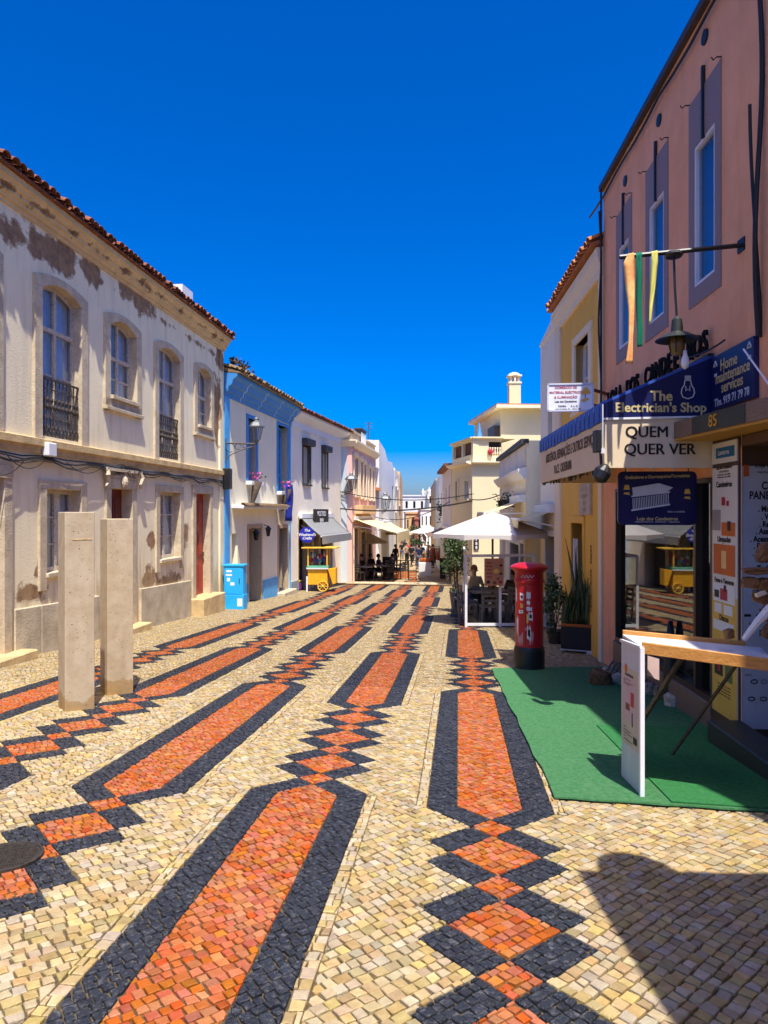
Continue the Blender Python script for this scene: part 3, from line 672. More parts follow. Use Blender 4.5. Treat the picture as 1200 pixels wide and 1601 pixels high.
def opening(F, house, h, jm, inner, depth=.45, name='doorway'):
    a, b, c, d = h; q = MB()
    F.box(q, a - .12, a, c, d, -depth, .03); F.box(q, b, b + .12, c, d, -depth, .03); F.box(q, a - .12, b + .12, d, d + .14, -depth, .035); o = q.build(name, jm, house, bevel=.008)
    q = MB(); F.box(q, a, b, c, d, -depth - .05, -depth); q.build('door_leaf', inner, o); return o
opening(F2, H2, hol[3], M['sand'], M['darkint']); dw = opening(F2, H2, hol[4], M['sand'], M['dblue'], .32)
q = MB(); F2.box(q, u2(435) - .3, u2(448) + .3, -2.2, F2.Z(440, 924), -.2, .32); q.build('step', M['stone'], dw, bevel=.02)
q = MB(); F2.box(q, u2(408) + .15, u2(434) - .15, -2.4, F2.Z(420, 905), -.01, .05); q.build('plinth', M['bluel'], H2, bevel=.01)
q = MB(); F2.box(q, u2(372), u2(386), -2.4, F2.Z(380, 915), -.01, .05); q.build('plinth', M['blue'], H2, bevel=.01)
# small tiled ledge over the door
q = MB(); s0, s1 = u2(362), u2(432); z = F2.Z(395, 795); F2.profile(q, [(-.01, z), (.42, z - .02), (.44, z + .06), (-.01, z + .12)], s0, s1); led = q.build('door_canopy', M['white'], H2, bevel=.01)
for i in range(int((s1 - s0) / .16)):
    q = tile_mesh('t', .08, .07, .42); p = F2.pt(s0 + .1 + i * .16, z + .06, .46); X = Matrix.Translation(p) @ Matrix.Rotation(F2.ang + math.pi / 2, 4, 'Z') @ Matrix.Rotation(.12, 4, 'X')
    t = MB(); t.v = [tuple(X @ Vector(v)) for v in q.v]; t.f = q.f; t.m = q.m; t.build('roof_tile', M['tilelichen'], led)
# flower cones under the windows
M['bark'] = mat('bark', (.13, .09, .06, 1), (.05, .035, .025, 1), .95, 20, .8, .6, 60)
M['pink'] = mat('pink_flower', (.75, .12, .35, 1), (.55, .05, .28, 1), .6, 30, .6)
M['leaf'] = mat('leaf_green', (.05, .10, .025, 1), (.025, .05, .015, 1), .6, 12, .7)
for (u, v, lab) in ((402, 750, 'left'), (449, 762, 'right')):
    s, z = F2.px(u, v, .25); t = thing('flower_cone', F2.pt(s, z - .8, .2), 'bark wall cone of pink flowers under the %s blue window' % lab, 'flower pot', 'flower cones on the blue-trimmed house')
    q = MB(); q.tube([F2.pt(s - .12, z - .85, .1), F2.pt(s - .06, z - .5, .16), F2.pt(s, z - .05, .25)], [.04, .10, .16], 9); q.build('cone', M['bark'], t, smooth=True)
    q = MB(); g = MB(); rd = random.Random(u)
    for i in range(46):
        p = F2.pt(s, z, .25) + Vector((rd.gauss(0, .11), rd.gauss(0, .11), rd.uniform(.0, .22))); n_ = Vector((rd.uniform(-1, 1), rd.uniform(-1, 1), rd.uniform(.2, 1))).normalized(); x_ = n_.orthogonal().normalized() * .045; y_ = n_.cross(x_)
        (q if i % 4 else g).poly([p - x_, p - y_, p + x_, p + y_])
    q.build('blossoms', M['pink'], t, kind='stuff', norm=False); g.build('leaves', M['leaf'], t, kind='stuff', norm=False)
# blue flag-like cloth
q = MB(); s, z = F2.px(446, 742, .2); n = 8
M['navy'] = mat('navy_cloth', (.012, .03, .30, 1), rough=.9, ns=5, amt=.5)
for i in range(n):
    a_, b_ = i / n, (i + 1) / n; f_ = lambda k, e: F2.pt(s - .45 + .9 * e + .04 * k, z - .35 - 1.35 * k, .30 + .06 * math.sin(e * 7 + k * 3))
    for e in range(5): q.poly([f_(a_, e / 5), f_(a_, (e + 1) / 5), f_(b_, (e + 1) / 5), f_(b_, e / 5)])
fl = q.build('hanging_banner', M['navy'], base=F2.pt(s, z, .2), smooth=True, norm=False, weld=True, label='dark blue cloth banner hanging beside the right blue window', cat='banner')
fl.modifiers.new('solid', 'SOLIDIFY').thickness = .006
# wall lanterns beside the doorway and the big bracket street lamps
M['lampgrey'] = mat('lamp_grey', (.16, .17, .17, 1), rough=.5, metal=.4)
M['lampglass'] = glass('lamp_glass', (.8, .85, .88, 1), refl=.12)
def lantern(name, base, h, w, label, group=None, arm=None):
    """six-sided street lantern; base = bottom point; arm = wall point"""
    t = thing(name, base, label, 'street lamp', group); b = Vector(base)
    q = MB(); q.lathe(b, [(.02, 0), (.10 * w, .03 * h), (.16 * w, .10 * h), (.20 * w, .13 * h)], 8)
    for k in range(6):
        a_ = k * math.pi / 3; q.bar(b + Vector((.22 * w * math.cos(a_), .22 * w * math.sin(a_), .13 * h)), b + Vector((.38 * w * math.cos(a_), .38 * w * math.sin(a_), .62 * h)), .035 * w)
    q.lathe(b, [(.5 * w, .62 * h), (.5 * w, .66 * h), (.34 * w, .80 * h), (.16 * w, .87 * h), (.13 * w, .92 * h), (.17 * w, .95 * h), (.12 * w, h)], 6); q.build('lantern_frame', M['lampgrey'], t)
    q = MB(); q.lathe(b, [(.205 * w, .135 * h), (.36 * w, .615 * h)], 6, cap=False); q.build('lamp_glass', M['lampglass'], t)
    if arm is not None:
        a = Vector(arm); q = MB(); e = b + Vector((0, 0, -.02)); d = e - a; q.tube([a, a.lerp(e, .5) + Vector((0, 0, .0)), e, b + Vector((0, 0, .03))], .022, 6)
        lo = a - Vector((0, 0, d.length * .55)); q.tube([lo + d * k + Vector((0, 0, (d.length * .5) * (1 - math.sqrt(max(0, 1 - k * k))) )) * 0 + Vector((0, 0, d.length * .5 * k ** .6)) for k in np.linspace(0, .85, 9)], .016, 5)
        for (kk, rr) in ((.15, .14), (.4, .10), (.62, .07)):
            c_ = a + d * kk - Vector((0, 0, rr * d.length * 1.1)); dx = d.normalized(); q.tube([c_ + dx * rr * d.length * math.cos(x) + Vector((0, 0, rr * d.length * math.sin(x))) for x in np.linspace(0, 5.2, 12)], .010, 5)
        q.tube([lo - Vector((0, 0, .1)), a + Vector((0, 0, .12))], .02, 5); q.build('bracket', M['iron'], t)
    return t
bp = at(401, 693, 20.6); lantern('street_lamp', bp, .75, .47, 'grey hexagonal street lamp on iron bracket at corner of the blue house', 'bracket street lamps', F2.pt(.05, bp.z - .02, .05))
bl = [(400, 838), (419, 832)]
for (u, v), lab in zip(bl, ('left', 'right')):
    s, z = F2.px(u, v, .15); t = thing('wall_lantern', F2.pt(s, z, .15), 'small black wall lantern on the %s side of the dark doorway' % lab, 'lantern', 'doorway lanterns')
    b = F2.pt(s, z, .15); q = MB(); q.lathe(b, [(.05, -.14), (.09, .1)], 4); q.lathe(b, [(.12, .1), (.02, .22)], 4); q.tube([b + Vector((0, 0, .2)), F2.pt(s, z + .25, .0)], .012, 5); q.build('lantern_body', M['black'], t)
# blue utility cabinet
c = gpt(366, 952); t = thing('utility_cabinet', c, 'bright blue utility cabinet with white stickers beside the old house', 'cabinet')
M['cyan'] = mat('cyan_paint', (.02, .42, .82, 1), (.015, .33, .68, 1), .45, 5, .5, .1, 40)
rz = F2.ang - math.pi / 2 + R(4); T = Matrix.Translation(c) @ Matrix.Rotation(rz, 4, 'Z')
def cbox(T, c_, sz, m, nm, par, bevel=.006):
    q = MB(); q.box((0, 0, 0), sz, M=T @ Matrix.Translation(Vector(c_))); return q.build(nm, m, par, bevel=bevel)
cbox(T, (0, .1, .62), (.56, .36, 1.2), M['cyan'], 'cabinet_body', t); cbox(T, (0, .1, 1.24), (.62, .42, .05), M['cyan'], 'cabinet_lid', t)
cbox(T, (0, .09, .2), (.60, .40, .42), M['cyan'], 'cabinet_base', t); dd = cbox(T, (0, -.085, .80), (.5, .012, .74), M['cyan'], 'cabinet_door', t); cbox(T, (.17, -.10, .8), (.02, .02, .16), M['black'], 'handle', dd)
for (x, z, w_, h_) in ((-.13, 1.08, .16, .06), (-.13, .97, .18, .05), (-.14, .84, .09, .1), (-.03, .72, .12, .09)): cbox(T, (x, -.0935, z), (w_, .003, h_), M['white'], 'sticker', dd, 0)
cbox(T, (.19, -.112, .2), (.14, .003, .22), M['white2'], 'sticker', t, 0)

F2b = Fac((-3.60, 27.15), (-1.98, 35.0), 1)
H2b = thing('grey_awning_house', F2b.pt(4, F2b.gz(4)), 'white house with red eave, two dark shutter windows and a cafe on the ground floor', 'house')
u3 = F2b.U
hol = [(u3(473), u3(484), F2b.Z(478, 757), F2b.Z(478, 697)), (u3(503), u3(511), F2b.Z(507, 762), F2b.Z(507, 707)), (u3(466), u3(486), -2.6, F2b.Z(475, 812)), (u3(489), u3(497), -2.6, F2b.Z(493, 822)), (u3(500), u3(518), -2.6, F2b.Z(508, 826))]
mb = MB(); F2b.wall(mb, 0, F2b.L, -2.9, 5.5, hol, .35); mb.build('wall', M['white2'], H2b); body(F2b, H2b, 0, F2b.L, -2.9, 5.5, 7, M['white2'])
q = MB(); F2b.profile(q, [(-.01, 5.0), (.04, 5.0), (.05, 5.06), (.06, 5.25), (.42, 5.52), (.42, 5.60), (-.01, 5.62)], .0, F2b.L); q.build('cornice', M['white'], H2b)
tiled_eave(F2b, H2b, .0, F2b.L + .1, 5.60, .52, R(17), 4, M['tile'], sp=.22, rows=1, seed=8)
for (a, b, c, d) in hol[:2]:
    w = window(F2b, H2b, a, b, c, d, depth=.14, rows=(), cols=1, fm=M['greyd'], surround=.1, sm=M['greyd'], so=.04, curtain=False, sill=.0, fw=.04)
    q = MB(); F2b.box(q, a - .12, b + .12, d, d + .28, -.02, .24); q.build('shutter_box', M['greyd'], w, bevel=.03)
    for i in range(20):
        z = c + (d - c) * i / 20; q = MB(); F2b.box(q, a + .03, b - .03, z + .008, z + (d - c) / 20, -.12, -.095); q.build('slat', M['shutter'], w)
for (a, b, c, d) in hol[2:]: opening(F2b, H2b, (a, b, c, d), M['stone'], M['darkint'], .4)
q = MB(); F2b.box(q, u3(453), u3(466) - .15, -2.9, F2b.Z(460, 908), -.01, .06); q.build('plinth', mat('grey_blue', (.26, .32, .34, 1)), H2b)
q = MB(); F2b.tube_pts = None; q.tube([F2b.pt(F2b.L - .2, -2.4, .08), F2b.pt(F2b.L - .2, 5.2, .08)], .06, 8); q.build('downpipe', M['greyd'], H2b)
q = MB(); p = F2b.pt(u3(518), 6.6, -2.5); q.lathe(p, [(.14, -.8), (.14, .1), (.2, .15), (.2, .2), (.1, .35), (.04, .5), (.03, .8)], 10); q.build('chimney', M['white'], H2b)
# grey awning, black sign, round blue sign
M['awngrey'] = mat('grey_canvas', (.24, .24, .225, 1), rough=.9, ns=8, amt=.4); M['awncream'] = mat('cream_canvas', (.74, .60, .33, 1), (.62, .48, .26, 1), .9, 5, .5)
def awning(name, F, s0, s1, zw, zo, proj, m, label, fold=.22, o0=.05, group=None):
    t = thing(name, F.pt((s0 + s1) / 2, zo, .1), label, 'awning', group)
    q = MB(); nn = 10
    for i in range(nn):
        for j in range(6):
            P = lambda a, b: F.pt(s0 + (s1 - s0) * a, zw + (zo - zw) * b - .05 * math.sin(b * math.pi) * (1 + .2 * math.sin(a * 40)), o0 + (proj - o0) * b)
            q.poly([P(i / nn, j / 6), P((i + 1) / nn, j / 6), P((i + 1) / nn, (j + 1) / 6), P(i / nn, (j + 1) / 6)])
    c_ = q.build('canvas', m, t, norm=False, weld=True, smooth=True); c_.modifiers.new('solid', 'SOLIDIFY').thickness = .008
    q = MB()
    for i in range(14):
        a, b = s0 + (s1 - s0) * i / 14, s0 + (s1 - s0) * (i + 1) / 14; q.prism([F.pt(a, zo, proj + .01), F.pt(b, zo, proj + .01), F.pt(b, zo - fold, proj + .02), F.pt((a + b) / 2, zo - fold - .03, proj + .02), F.pt(a, zo - fold, proj + .02)], F.pt(0, 0, .006) - F.pt(0, 0, 0))
    q.build('valance', m, t); q = MB(); F.box(q, s0, s1, zo - .03, zo + .03, proj - .05, proj + .008)
    for s in (s0 + .2, s1 - .2): q.bar(F.pt(s, zw - .35, .03), F.pt(s, zo - .02, proj - .03), .03)
    q.build('awning_frame', M['white'], t); q = MB(); F.box(q, s0 - .05, s1 + .05, zw - .06, zw + .12, -.02, .16); q.build('cassette', M['white'], t); return t
awning('grey_awning', F2b, u3(467), u3(517), F2b.Z(467, 808), F2b.Z(525, 845, .9) + .25, .95, M['awngrey'], 'grey canvas awning over the cafe door behind the yellow cart', fold=.3)
q = MB(); s0, s1 = u3(491, .3), u3(513, .3); F2b.box(q, s0, s1, F2b.Z(502, 824, .3), F2b.Z(502, 796, .3), .25, .31); sg = q.build('sign_board', M['black'], base=F2b.pt(s0, 2, .3), label='black square sign board with pale lettering above the grey awning', cat='sign')
text('POSTIGO\nBAR', .30, fmat(F2b, (s0 + s1) / 2, F2b.Z(502, 809, .3), .315), M['white'], parent=sg)
p = at(479.5, 836, 27.9); M['royal'] = mat('royal_blue', (.015, .02, .34, 1), rough=.5); t = thing('round_sign', p, 'round blue sign with white script lettering above the yellow cart', 'sign')
X = Matrix.Translation(p) @ Matrix.Rotation(R(4), 4, 'Z') @ Matrix.Rotation(R(90), 4, 'X'); q = MB(); q.lathe(p, [(.31, -.03), (.31, .03)], 28, M=X); q.build('disc', M['royal'], t)
for k, (tx, dy) in enumerate((('The', .17), ("Weekend's", .0), ('Crafts', -.14))): text(tx, .15, X @ Matrix.Translation((0, dy, .035)), M['white'], parent=t, shear=.3, off=.003)
q = MB(); q.bar(p + Vector((0, 0, .3)), F2b.pt(u3(470), p.z + .5, 0), .03); q.build('bracket', M['black'], t)

# ------------------------------------------------------------------ yellow snack cart
c = gpt(500, 925); t = thing('snack_cart', c, 'yellow wooden cart with roof, green counter and spoked wheel outside the cafe', 'cart')
M['yellow'] = mat('yellow_paint', (.80, .40, .015, 1), (.68, .32, .01, 1), .5, 4, .5); M['gold'] = mat('golden_paint', (.85, .50, .05, 1), rough=.5); M['mint'] = mat('mint_counter', (.10, .36, .22, 1), rough=.6)
T = Matrix.Translation(c) @ Matrix.Rotation(R(-4), 4, 'Z')
cbox(T, (-.1, .3, .60), (.78, .6, .66), M['yellow'], 'cart_body', t, .01); cbox(T, (-.1, .3, .97), (.86, .68, .1), M['mint'], 'counter', t, .01)
q = MB()
for i in range(11): q.box((0, 0, 0), (.07, .03, .05), M=T @ Matrix.Translation((-.5 + .08 * i, -.06, .92)))
q.build('counter_trim', M['white'], t)
for (x, y) in ((-.48, .0), (.28, .0), (-.48, .6), (.28, .6)): cbox(T, (x, y, 1.35), (.05, .05, .75), M['gold'], 'post', t)
for i in range(7): cbox(T, (-.62 + .2 * i, .3, 1.74 + .006 * (i % 2)), (.2, .9, .05), M['gold'], 'roof_board', t)
cbox(T, (-.52, -.02, .3), (.06, .06, .6), M['white'], 'leg', t); cbox(T, (-.52, .58, .3), (.06, .06, .6), M['white'], 'leg', t)
for y in (-.04, .66):
    q = MB(); X = T @ Matrix.Translation((.12, y, .22)) @ Matrix.Rotation(R(90), 4, 'X')
    ring = [X @ Vector((.2 * math.cos(k * math.pi / 10), .2 * math.sin(k * math.pi / 10), 0)) for k in range(21)]; q.tube(ring, .025, 5, cap=False)
    for k in range(8): q.tube([X @ Vector((0, 0, 0)), X @ Vector((.2 * math.cos(k * math.pi / 4), .2 * math.sin(k * math.pi / 4), 0))], .014, 4)
    q.ball(X @ Vector((0, 0, 0)), .05, 5); q.build('wheel', M['gold'], t)
q = MB(); q.prism([T @ Vector(v) for v in ((.3, .02, .9), (.62, .02, .95), (.62, .02, .32), (.5, .02, .28))], T.to_3x3() @ Vector((0, .5, 0))); q.build('side_bin', M['yellow'], t, bevel=.01)
rd = random.Random(2); MC = [mat('toy_%d' % i, c_, rough=.5) for i, c_ in enumerate(((.45, .03, .04, 1), (.05, .06, .35, 1), (.6, .55, .5, 1), (.3, .05, .25, 1), (.05, .3, .3, 1)))]
for i in range(16):
    q = MB(); X = T @ Matrix.Translation((-.42 + .045 * i + rd.uniform(-.02, .02), .25 + rd.uniform(-.1, .1), 1.22 + rd.uniform(0, .35)))
    q.lathe((0, 0, 0), [(.03, -.1), (.06, -.04), (.05, .03), (.02, .09)], 7, M=X); q.build('hanging_trinket', MC[i % 5], t, smooth=True)
c2 = gpt(466, 921); q = MB(); q.box(c2 + Vector((0, 0, .12)), (.32, .25, .24)); q.build('crate', mat('purple_box', (.18, .03, .2, 1)), base=c2, bevel=.01, label='small purple box on the ground left of the yellow cart', cat='box')
q = MB(); q.lathe(c2 + Vector((0, 0, .245)), [(.1, 0), (.16, .12), (.15, .13)], 10); q.build('basket', M['gold'], base=c2 + Vector((0, 0, .245)), smooth=True, label='orange basket sitting on the purple box beside the cart', cat='basket')
# ------------------------------------------------------------------ pink shop house on the right
FR = Fac((3.53 - .0545 * 9.02, 2.3), (3.53, 11.32), -1); ur = FR.U
M['pinkwall'] = plaster('pink_render', (.97, .46, .235, 1), (.86, .38, .185, 1), (.5, .3, .2, 1), ns=2.2, bump=.4, amt=.8, stk=.28)
M['granite'] = mat('purple_granite', (.38, .26, .22, 1), (.19, .125, .105, 1), .6, 160, .9, .1, 160, contrast=(.4, .6))
M['brgranite'] = mat('brown_granite', (.30, .19, .12, 1), (.10, .06, .04, 1), .5, 150, .9, .1, 160, contrast=(.4, .6))
M['dkgranite'] = mat('dark_granite', (.045, .055, .045, 1), (.015, .018, .015, 1), .45, 150, .9, contrast=(.4, .6))
M['blueglass'] = glass('blue_glass', (.05, .10, .22, 1), refl=.22)
M['matt'] = mat('matt_black', (.018, .016, .014, 1), rough=.95, spec=.05)
M['skyrefl'] = mat('painted_sky_reflection', (.10, .22, .48, 1), (.07, .16, .38, 1), .7, 2, .5)  # flat blue painted in for the sky reflected in the upper panes
M['navyp'] = mat('navy_panel', (.006, .012, .085, 1), (.005, .009, .065, 1), .42, 3, .5)
M['bluep'] = mat('corrugated_blue', (.03, .10, .42, 1), (.02, .07, .3, 1), .5, 9, .6)
M['cream'] = mat('cream_panel', (.78, .62, .40, 1), (.68, .52, .32, 1), .7, 2.5, .5)
M['ochre'] = mat('ochre_soffit', (.55, .27, .04, 1), rough=.8)
M['tan'] = mat('tan_letters', (.62, .50, .22, 1), rough=.6)
M['silver'] = mat('silver_letters', (.62, .63, .66, 1), rough=.5)
M['goldm'] = mat('gold_digits', (.62, .34, .05, 1), rough=.35, metal=.7)
M['poster'] = mat('poster_white', (.72, .66, .58, 1), (.66, .6, .52, 1), .55, 2, .5); M['posterg'] = mat('poster_grey', (.55, .53, .53, 1), rough=.55); M['postery'] = mat('poster_yellow', (.75, .47, .08, 1), rough=.55)
M['ink'] = mat('black_print', (.02, .018, .016, 1), rough=.6); M['redp'] = mat('red_print', (.45, .03, .05, 1), rough=.6); M['orangep'] = mat('orange_print', (.62, .13, .015, 1), rough=.6)
M['white_g'] = mat('gloss_white', (.80, .80, .80, 1), rough=.35)
R0 = thing('pink_shop_house', FR.pt(14, FR.gz(14)), 'pink rendered shop house with purple granite window frames and a corner shop window', 'house')
ZR = 6.86
WN = [(ur(1128), ur(1078)), (ur(1045), ur(1010)), (ur(988), ur(964)), (ur(1128) - 2.0, ur(1078) - 2.0)]
hol = [(a + .14, b - .15, 4.09, 5.58) for a, b in WN]
s_c = ur(1158); s_w0 = ur(1117); s_w1 = ur(963)
mb = MB(); FR.wall(mb, 0, s_c - .02, 2.41, ZR, [h for h in hol if h[1] < s_c], .25); FR.wall(mb, s_c - .02, FR.L, 2.05, ZR, [h for h in hol if h[1] > s_c], .25)
FR.wall(mb, 0, s_c - 2.3, -1.2, 2.05, [], .2); FR.wall(mb, s_c - .02, FR.L, -1.4, 2.05, [(s_w0, s_w1, -.22, 2.05)], .25); mb.build('wall', M['pinkwall'], R0)
q = MB(); FR.box(q, 0, FR.L, 2.2, ZR - .02, -.8, -8); FR.box(q, 0, s_c - 2.3, -1.2, 2.2, -.8, -8); FR.box(q, s_c + .1, FR.L, -1.4, 2.2, -2.4, -8); q.build('back_wall', M['pinkwall'], R0)
q = MB(); FR.box(q, FR.L - .25, FR.L, -1.4, ZR - .02, -.002, -2.4); q.build('end_wall', M['pinkwall'], R0)
q = MB(); FR.box(q, 0, FR.L + .03, ZR, ZR + .09, -8, .07); rf = q.build('roof_edge', mat('dark_flashing', (.06, .045, .04, 1), rough=.6), R0)
for (u, v) in ((1103, 58), (1031, 188), (978, 283)):
    s, z = FR.px(u, v); p = FR.pt(s, z, .0); X = Matrix.Translation(p) @ Matrix.Rotation(FR.ang, 4, 'Z') @ Matrix.Rotation(R(90), 4, 'X'); q = MB(); q.lathe(p, [(.075, -.02), (.075, .012), (.05, .015)], 14, M=X); q.build('vent', M['black'], R0)
for (a, b), h in zip(WN, hol):
    w = window(FR, R0, *h, depth=.055, rows=(), cols=1, fm=M['white'], gm=M['glass'], curtain=True, cm=M['skyrefl'], fw=.035)  # the curtain sheet here carries the painted sky reflection
    q = MB(); z0, z1 = 3.90, 6.11; o = .012
    FR.box(q, a, h[0], z0, z1, -.1, o); FR.box(q, h[1], b, z0, z1, -.1, o); FR.box(q, h[0], h[1], z0, h[2], -.1, o); FR.box(q, h[0], h[1], h[3], z1, -.1, o); q.build('granite_surround', M['granite'], w)
    q = MB(); sc = (a + b) / 2; FR.box(q, sc - .018, sc + .018, h[3] - .02, 6.30, .0, .035); q.build('drip_bar', M['black'], w)
    for s in (a, b):
        q = MB(); q.tube([FR.pt(s, z1 + .02, .0), FR.pt(s, z1 + .02, .05), FR.pt(s, z1 - .01, .08), FR.pt(s, z1 + .02, .10)], .007, 5); q.build('hook', M['black'], w)
# cables on the pink wall
q = MB()
q.tube([FR.pt(s_c - 1.4 + k * .5, ZR - .12 - .05 * abs(math.sin(k * .9)), .05) for k in range(15)], .018, 6)
q.tube([FR.pt(ur(1195), z, .05 + .03 * math.sin(z * 2)) for z in np.linspace(3.2, ZR, 16)], .02, 6); q.tube([FR.pt(ur(1195) + .05, z, .05 + .05 * math.sin(z * 1.3 + 1)) for z in np.linspace(3.2, 5.2, 10)], .014, 6)
q.tube([FR.pt(FR.L - .05, z, .05) for z in np.linspace(2.4, ZR, 10)], .016, 6); q.tube([FR.pt(FR.L - .1, z, .08 + .02 * math.sin(z * 3)) for z in np.linspace(2.4, 6.5, 20)], .016, 6)
q.tube(catenary(FR.pt(ur(1085), 3.35, .1), FR.pt(ur(1150), 3.3, .1), .03), .01, 5)
q.build('wall_cables', M['cable'], base=FR.pt(10, 6, .05), label='black cables running up and along the pink wall', cat='cables')
# shop window with stallriser, frames, glass
q = MB(); FR.box(q, s_w0, s_w1, -1.3, -.22, -.1, .05); q.build('stall_riser', M['brgranite'], R0, bevel=.01)
sw = MB(); FR.box(sw, s_w0, s_w1, -.22, -.16, -.12, .02)
for s in (s_w0, ur(1090), s_w1 - .06): FR.box(sw, s, s + .06, -.16, 2.04, -.12, .02)
FR.box(sw, s_w0, s_w1, 2.0, 2.045, -.12, .018); shopw = sw.build('shop_window', mat('dark_frame', (.05, .03, .02, 1), rough=.4), R0)
for a, b in ((s_w0 + .06, ur(1090)), (ur(1090) + .06, s_w1 - .06)):
    q = MB(); FR.box(q, a, b, -.16, 2.0, -.06, -.05); q.build('pane', M['shopglass'], shopw)
# dim shop interior: floor, shelves and goods
q = MB(); FR.box(q, s_w0 - .2, s_w1, -.32, -.26, -.12, -2.4); FR.box(q, s_w0 - .2, s_w1, 2.25, 2.3, -.12, -2.4); q.build('shop_floor', M['brgranite'], R0)
rd = random.Random(4); GM = [mat('goods_%d' % i, c_, rough=.5) for i, c_ in enumerate(((.30, .22, .15, 1), (.08, .2, .2, 1), (.45, .42, .38, 1), (.30, .06, .05, 1), (.1, .1, .12, 1), (.4, .3, .08, 1)))]
for j in range(4):
    q = MB(); z = -.1 + j * .5; FR.box(q, s_w0, s_w1 - .1, z, z + .03, -.7, -1.1); sh = q.build('shop_shelf', M['oldwood'], R0)
    s = s_w0 + .1
    while s < s_w1 - .3:
        w_ = rd.uniform(.1, .28); h_ = rd.uniform(.12, .4); q = MB(); FR.box(q, s, s + w_, z + .03, z + .03 + h_, -.74, -1.0); q.build('boxed_goods', GM[rd.randrange(6)], sh); s += w_ + rd.uniform(.02, .12)
for i in range(7):
    q = MB(); s = s_w0 + .25 + i * .42; z = 1.2 + rd.uniform(0, .5); p = FR.pt(s, z, -.35); q.lathe(p, [(.14, -.1), (.05, .08), (.02, .12)], 12); q.tube([p + Vector((0, 0, .1)), p + Vector((0, 0, .9 - (z - 1.3)))], .006, 4); q.build('lamp_on_display', GM[(i * 2) % 6], R0, smooth=False)
# ---- poster column at the entrance
colm = thing('poster_column', FR.pt(s_c, -.5), 'shop entrance pillar covered with white and yellow product posters', 'pillar')
E1 = Vector((3.26 + .0, FR.pt(s_c, 0).y)); px_ = FR.pt(s_c, 0)
q = MB(); FR.box(q, s_c + .0, s_w0 - .003, -1.2, 2.42, -1.2, .02); q.build('pillar_body', mat('dark_brown_pillar', (.10, .055, .03, 1), rough=.6), colm)
FE = Fac((FR.pt(s_c, 0, .022).x, FR.pt(s_c, 0, .022).y - .003), (FR.pt(s_c, 0, -1.3).x, FR.pt(s_c, 0, -1.3).y - .003), 1)   # return face towards the viewer
if FE.n.y > 0: FE.n = -FE.n
q = MB(); FR.box(q, s_c + .005, s_w0 - .02, -.25, 2.13, .022, .03); pl = q.build('tall_poster', M['poster'], colm)
q = MB(); FR.box(q, s_c + .005, s_w0 - .02, -.249, .9, .03, .032); q.build('poster_field', M['postery'], pl)
q = MB(); FR.box(q, s_c + .005, s_w0 - .02, 2.17, 2.37, .022, .035); tp = q.build('small_poster', M['poster'], colm); q = MB(); FR.box(q, s_c + .05, s_w0 - .12, 2.22, 2.32, .035, .037); q.build('blue_field', mat('teal_print', (.02, .14, .28, 1)), tp)
sm_ = (s_c + s_w0) / 2 - .005
def ptext(tx, sz, u, v, m, par, o=.034, **k): s, z = FR.px(1137, v, .03); text(tx, sz, fmat(FR, sm_, z, o, rev=True), m, parent=par, ext=.0005, **k)
text('Lanterna', .07, fmat(FR, sm_, 2.27, .038, rev=True), M['white'], parent=tp, ext=.0005)
ptext('Loja dos Candeeiros', .042, 0, 730, M['ink'], pl, off=.001); ptext('material eléctrico', .03, 0, 736, M['ink'], pl); ptext('Candeeiros', .075, 0, 757, M['ink'], pl, off=.002); ptext('Lâmpadas', .075, 0, 844, M['ink'], pl, off=.002); ptext('Facas e Tesouras', .062, 0, 910, M['ink'], pl, off=.002); ptext('Discos', .075, 0, 969, M['ink'], pl, off=.002); ptext('Pilhas', .075, 0, 1026, M['ink'], pl, off=.002)
for v in (741, 745, 1075, 1080, 1085, 1090): ptext('produtos para a casa e oficina', .024, 0, v, M['ink'], pl)
def pbox(par, s0, s1, z0, z1, m, o=.0335, nm='printed_picture', F=FR):
    q = MB(); F.box(q, s0, s1, z0, z1, o - .001, o); return q.build(nm, m, par)
zz = lambda v: FR.Z(1137, v, .03)
wq = s_w0 - s_c
def prow(f0, f1, v0, v1, m, **k): return pbox(pl, s_c + .02 + wq * (1 - f1) * .92, s_c + .02 + wq * (1 - f0) * .92, zz(v1), zz(v0), m, **k)
prow(.05, .95, 852, 900, M['orangep']); prow(.40, .6, 862, 890, mat('flame_print', (.9, .55, .2, 1)), o=.035)
MG = mat('grey_print', (.35, .30, .28, 1))
prow(.0, .35, 797, 830, MG); prow(.4, .55, 777, 790, M['redp']); prow(.6, .7, 783, 791, M['redp']); prow(.4, .95, 817, 838, M['orangep']); prow(.65, .78, 815, 830, M['ink'], o=.035)
prow(.05, .95, 915, 944, M['white']); prow(.1, .3, 926, 938, M['ink'], o=.035); prow(.35, .65, 922, 940, M['redp'], o=.035); prow(.5, .6, 916, 926, M['ink'], o=.035)
prow(.1, .4, 947, 962, M['white']); prow(.5, .85, 947, 962, M['white']); prow(.05, .9, 974, 990, M['white']); prow(.1, .45, 1030, 1062, M['ink']); prow(.25, .35, 1034, 1055, M['redp'], o=.035); prow(.55, .85, 1040, 1066, mat('green_print', (.15, .2, .06, 1)))
q = MB(); FE.box(q, .02, 1.2, -.28, 2.12, 0, .008); pr = q.build('white_poster', M['posterg'], colm)
def etext(tx, sz, sx_, v, m=None, **k): z = CAMH - (v - CY) / FPX * 6.43; text(tx, sz, fmat(FE, sx_, z, .0095), m or M['ink'], parent=pr, ext=.0005, align='LEFT', **k)
etext('Loja dos Candeeiros', .055, .14, 728, off=.001); etext('reparação de electrodomésticos', .03, .16, 738); etext('CLÍNICA DE', .10, .20, 760, off=.003, sx=.75); etext('PANELAS DE PRESSÃO', .10, .09, 775, off=.003, sx=.75)
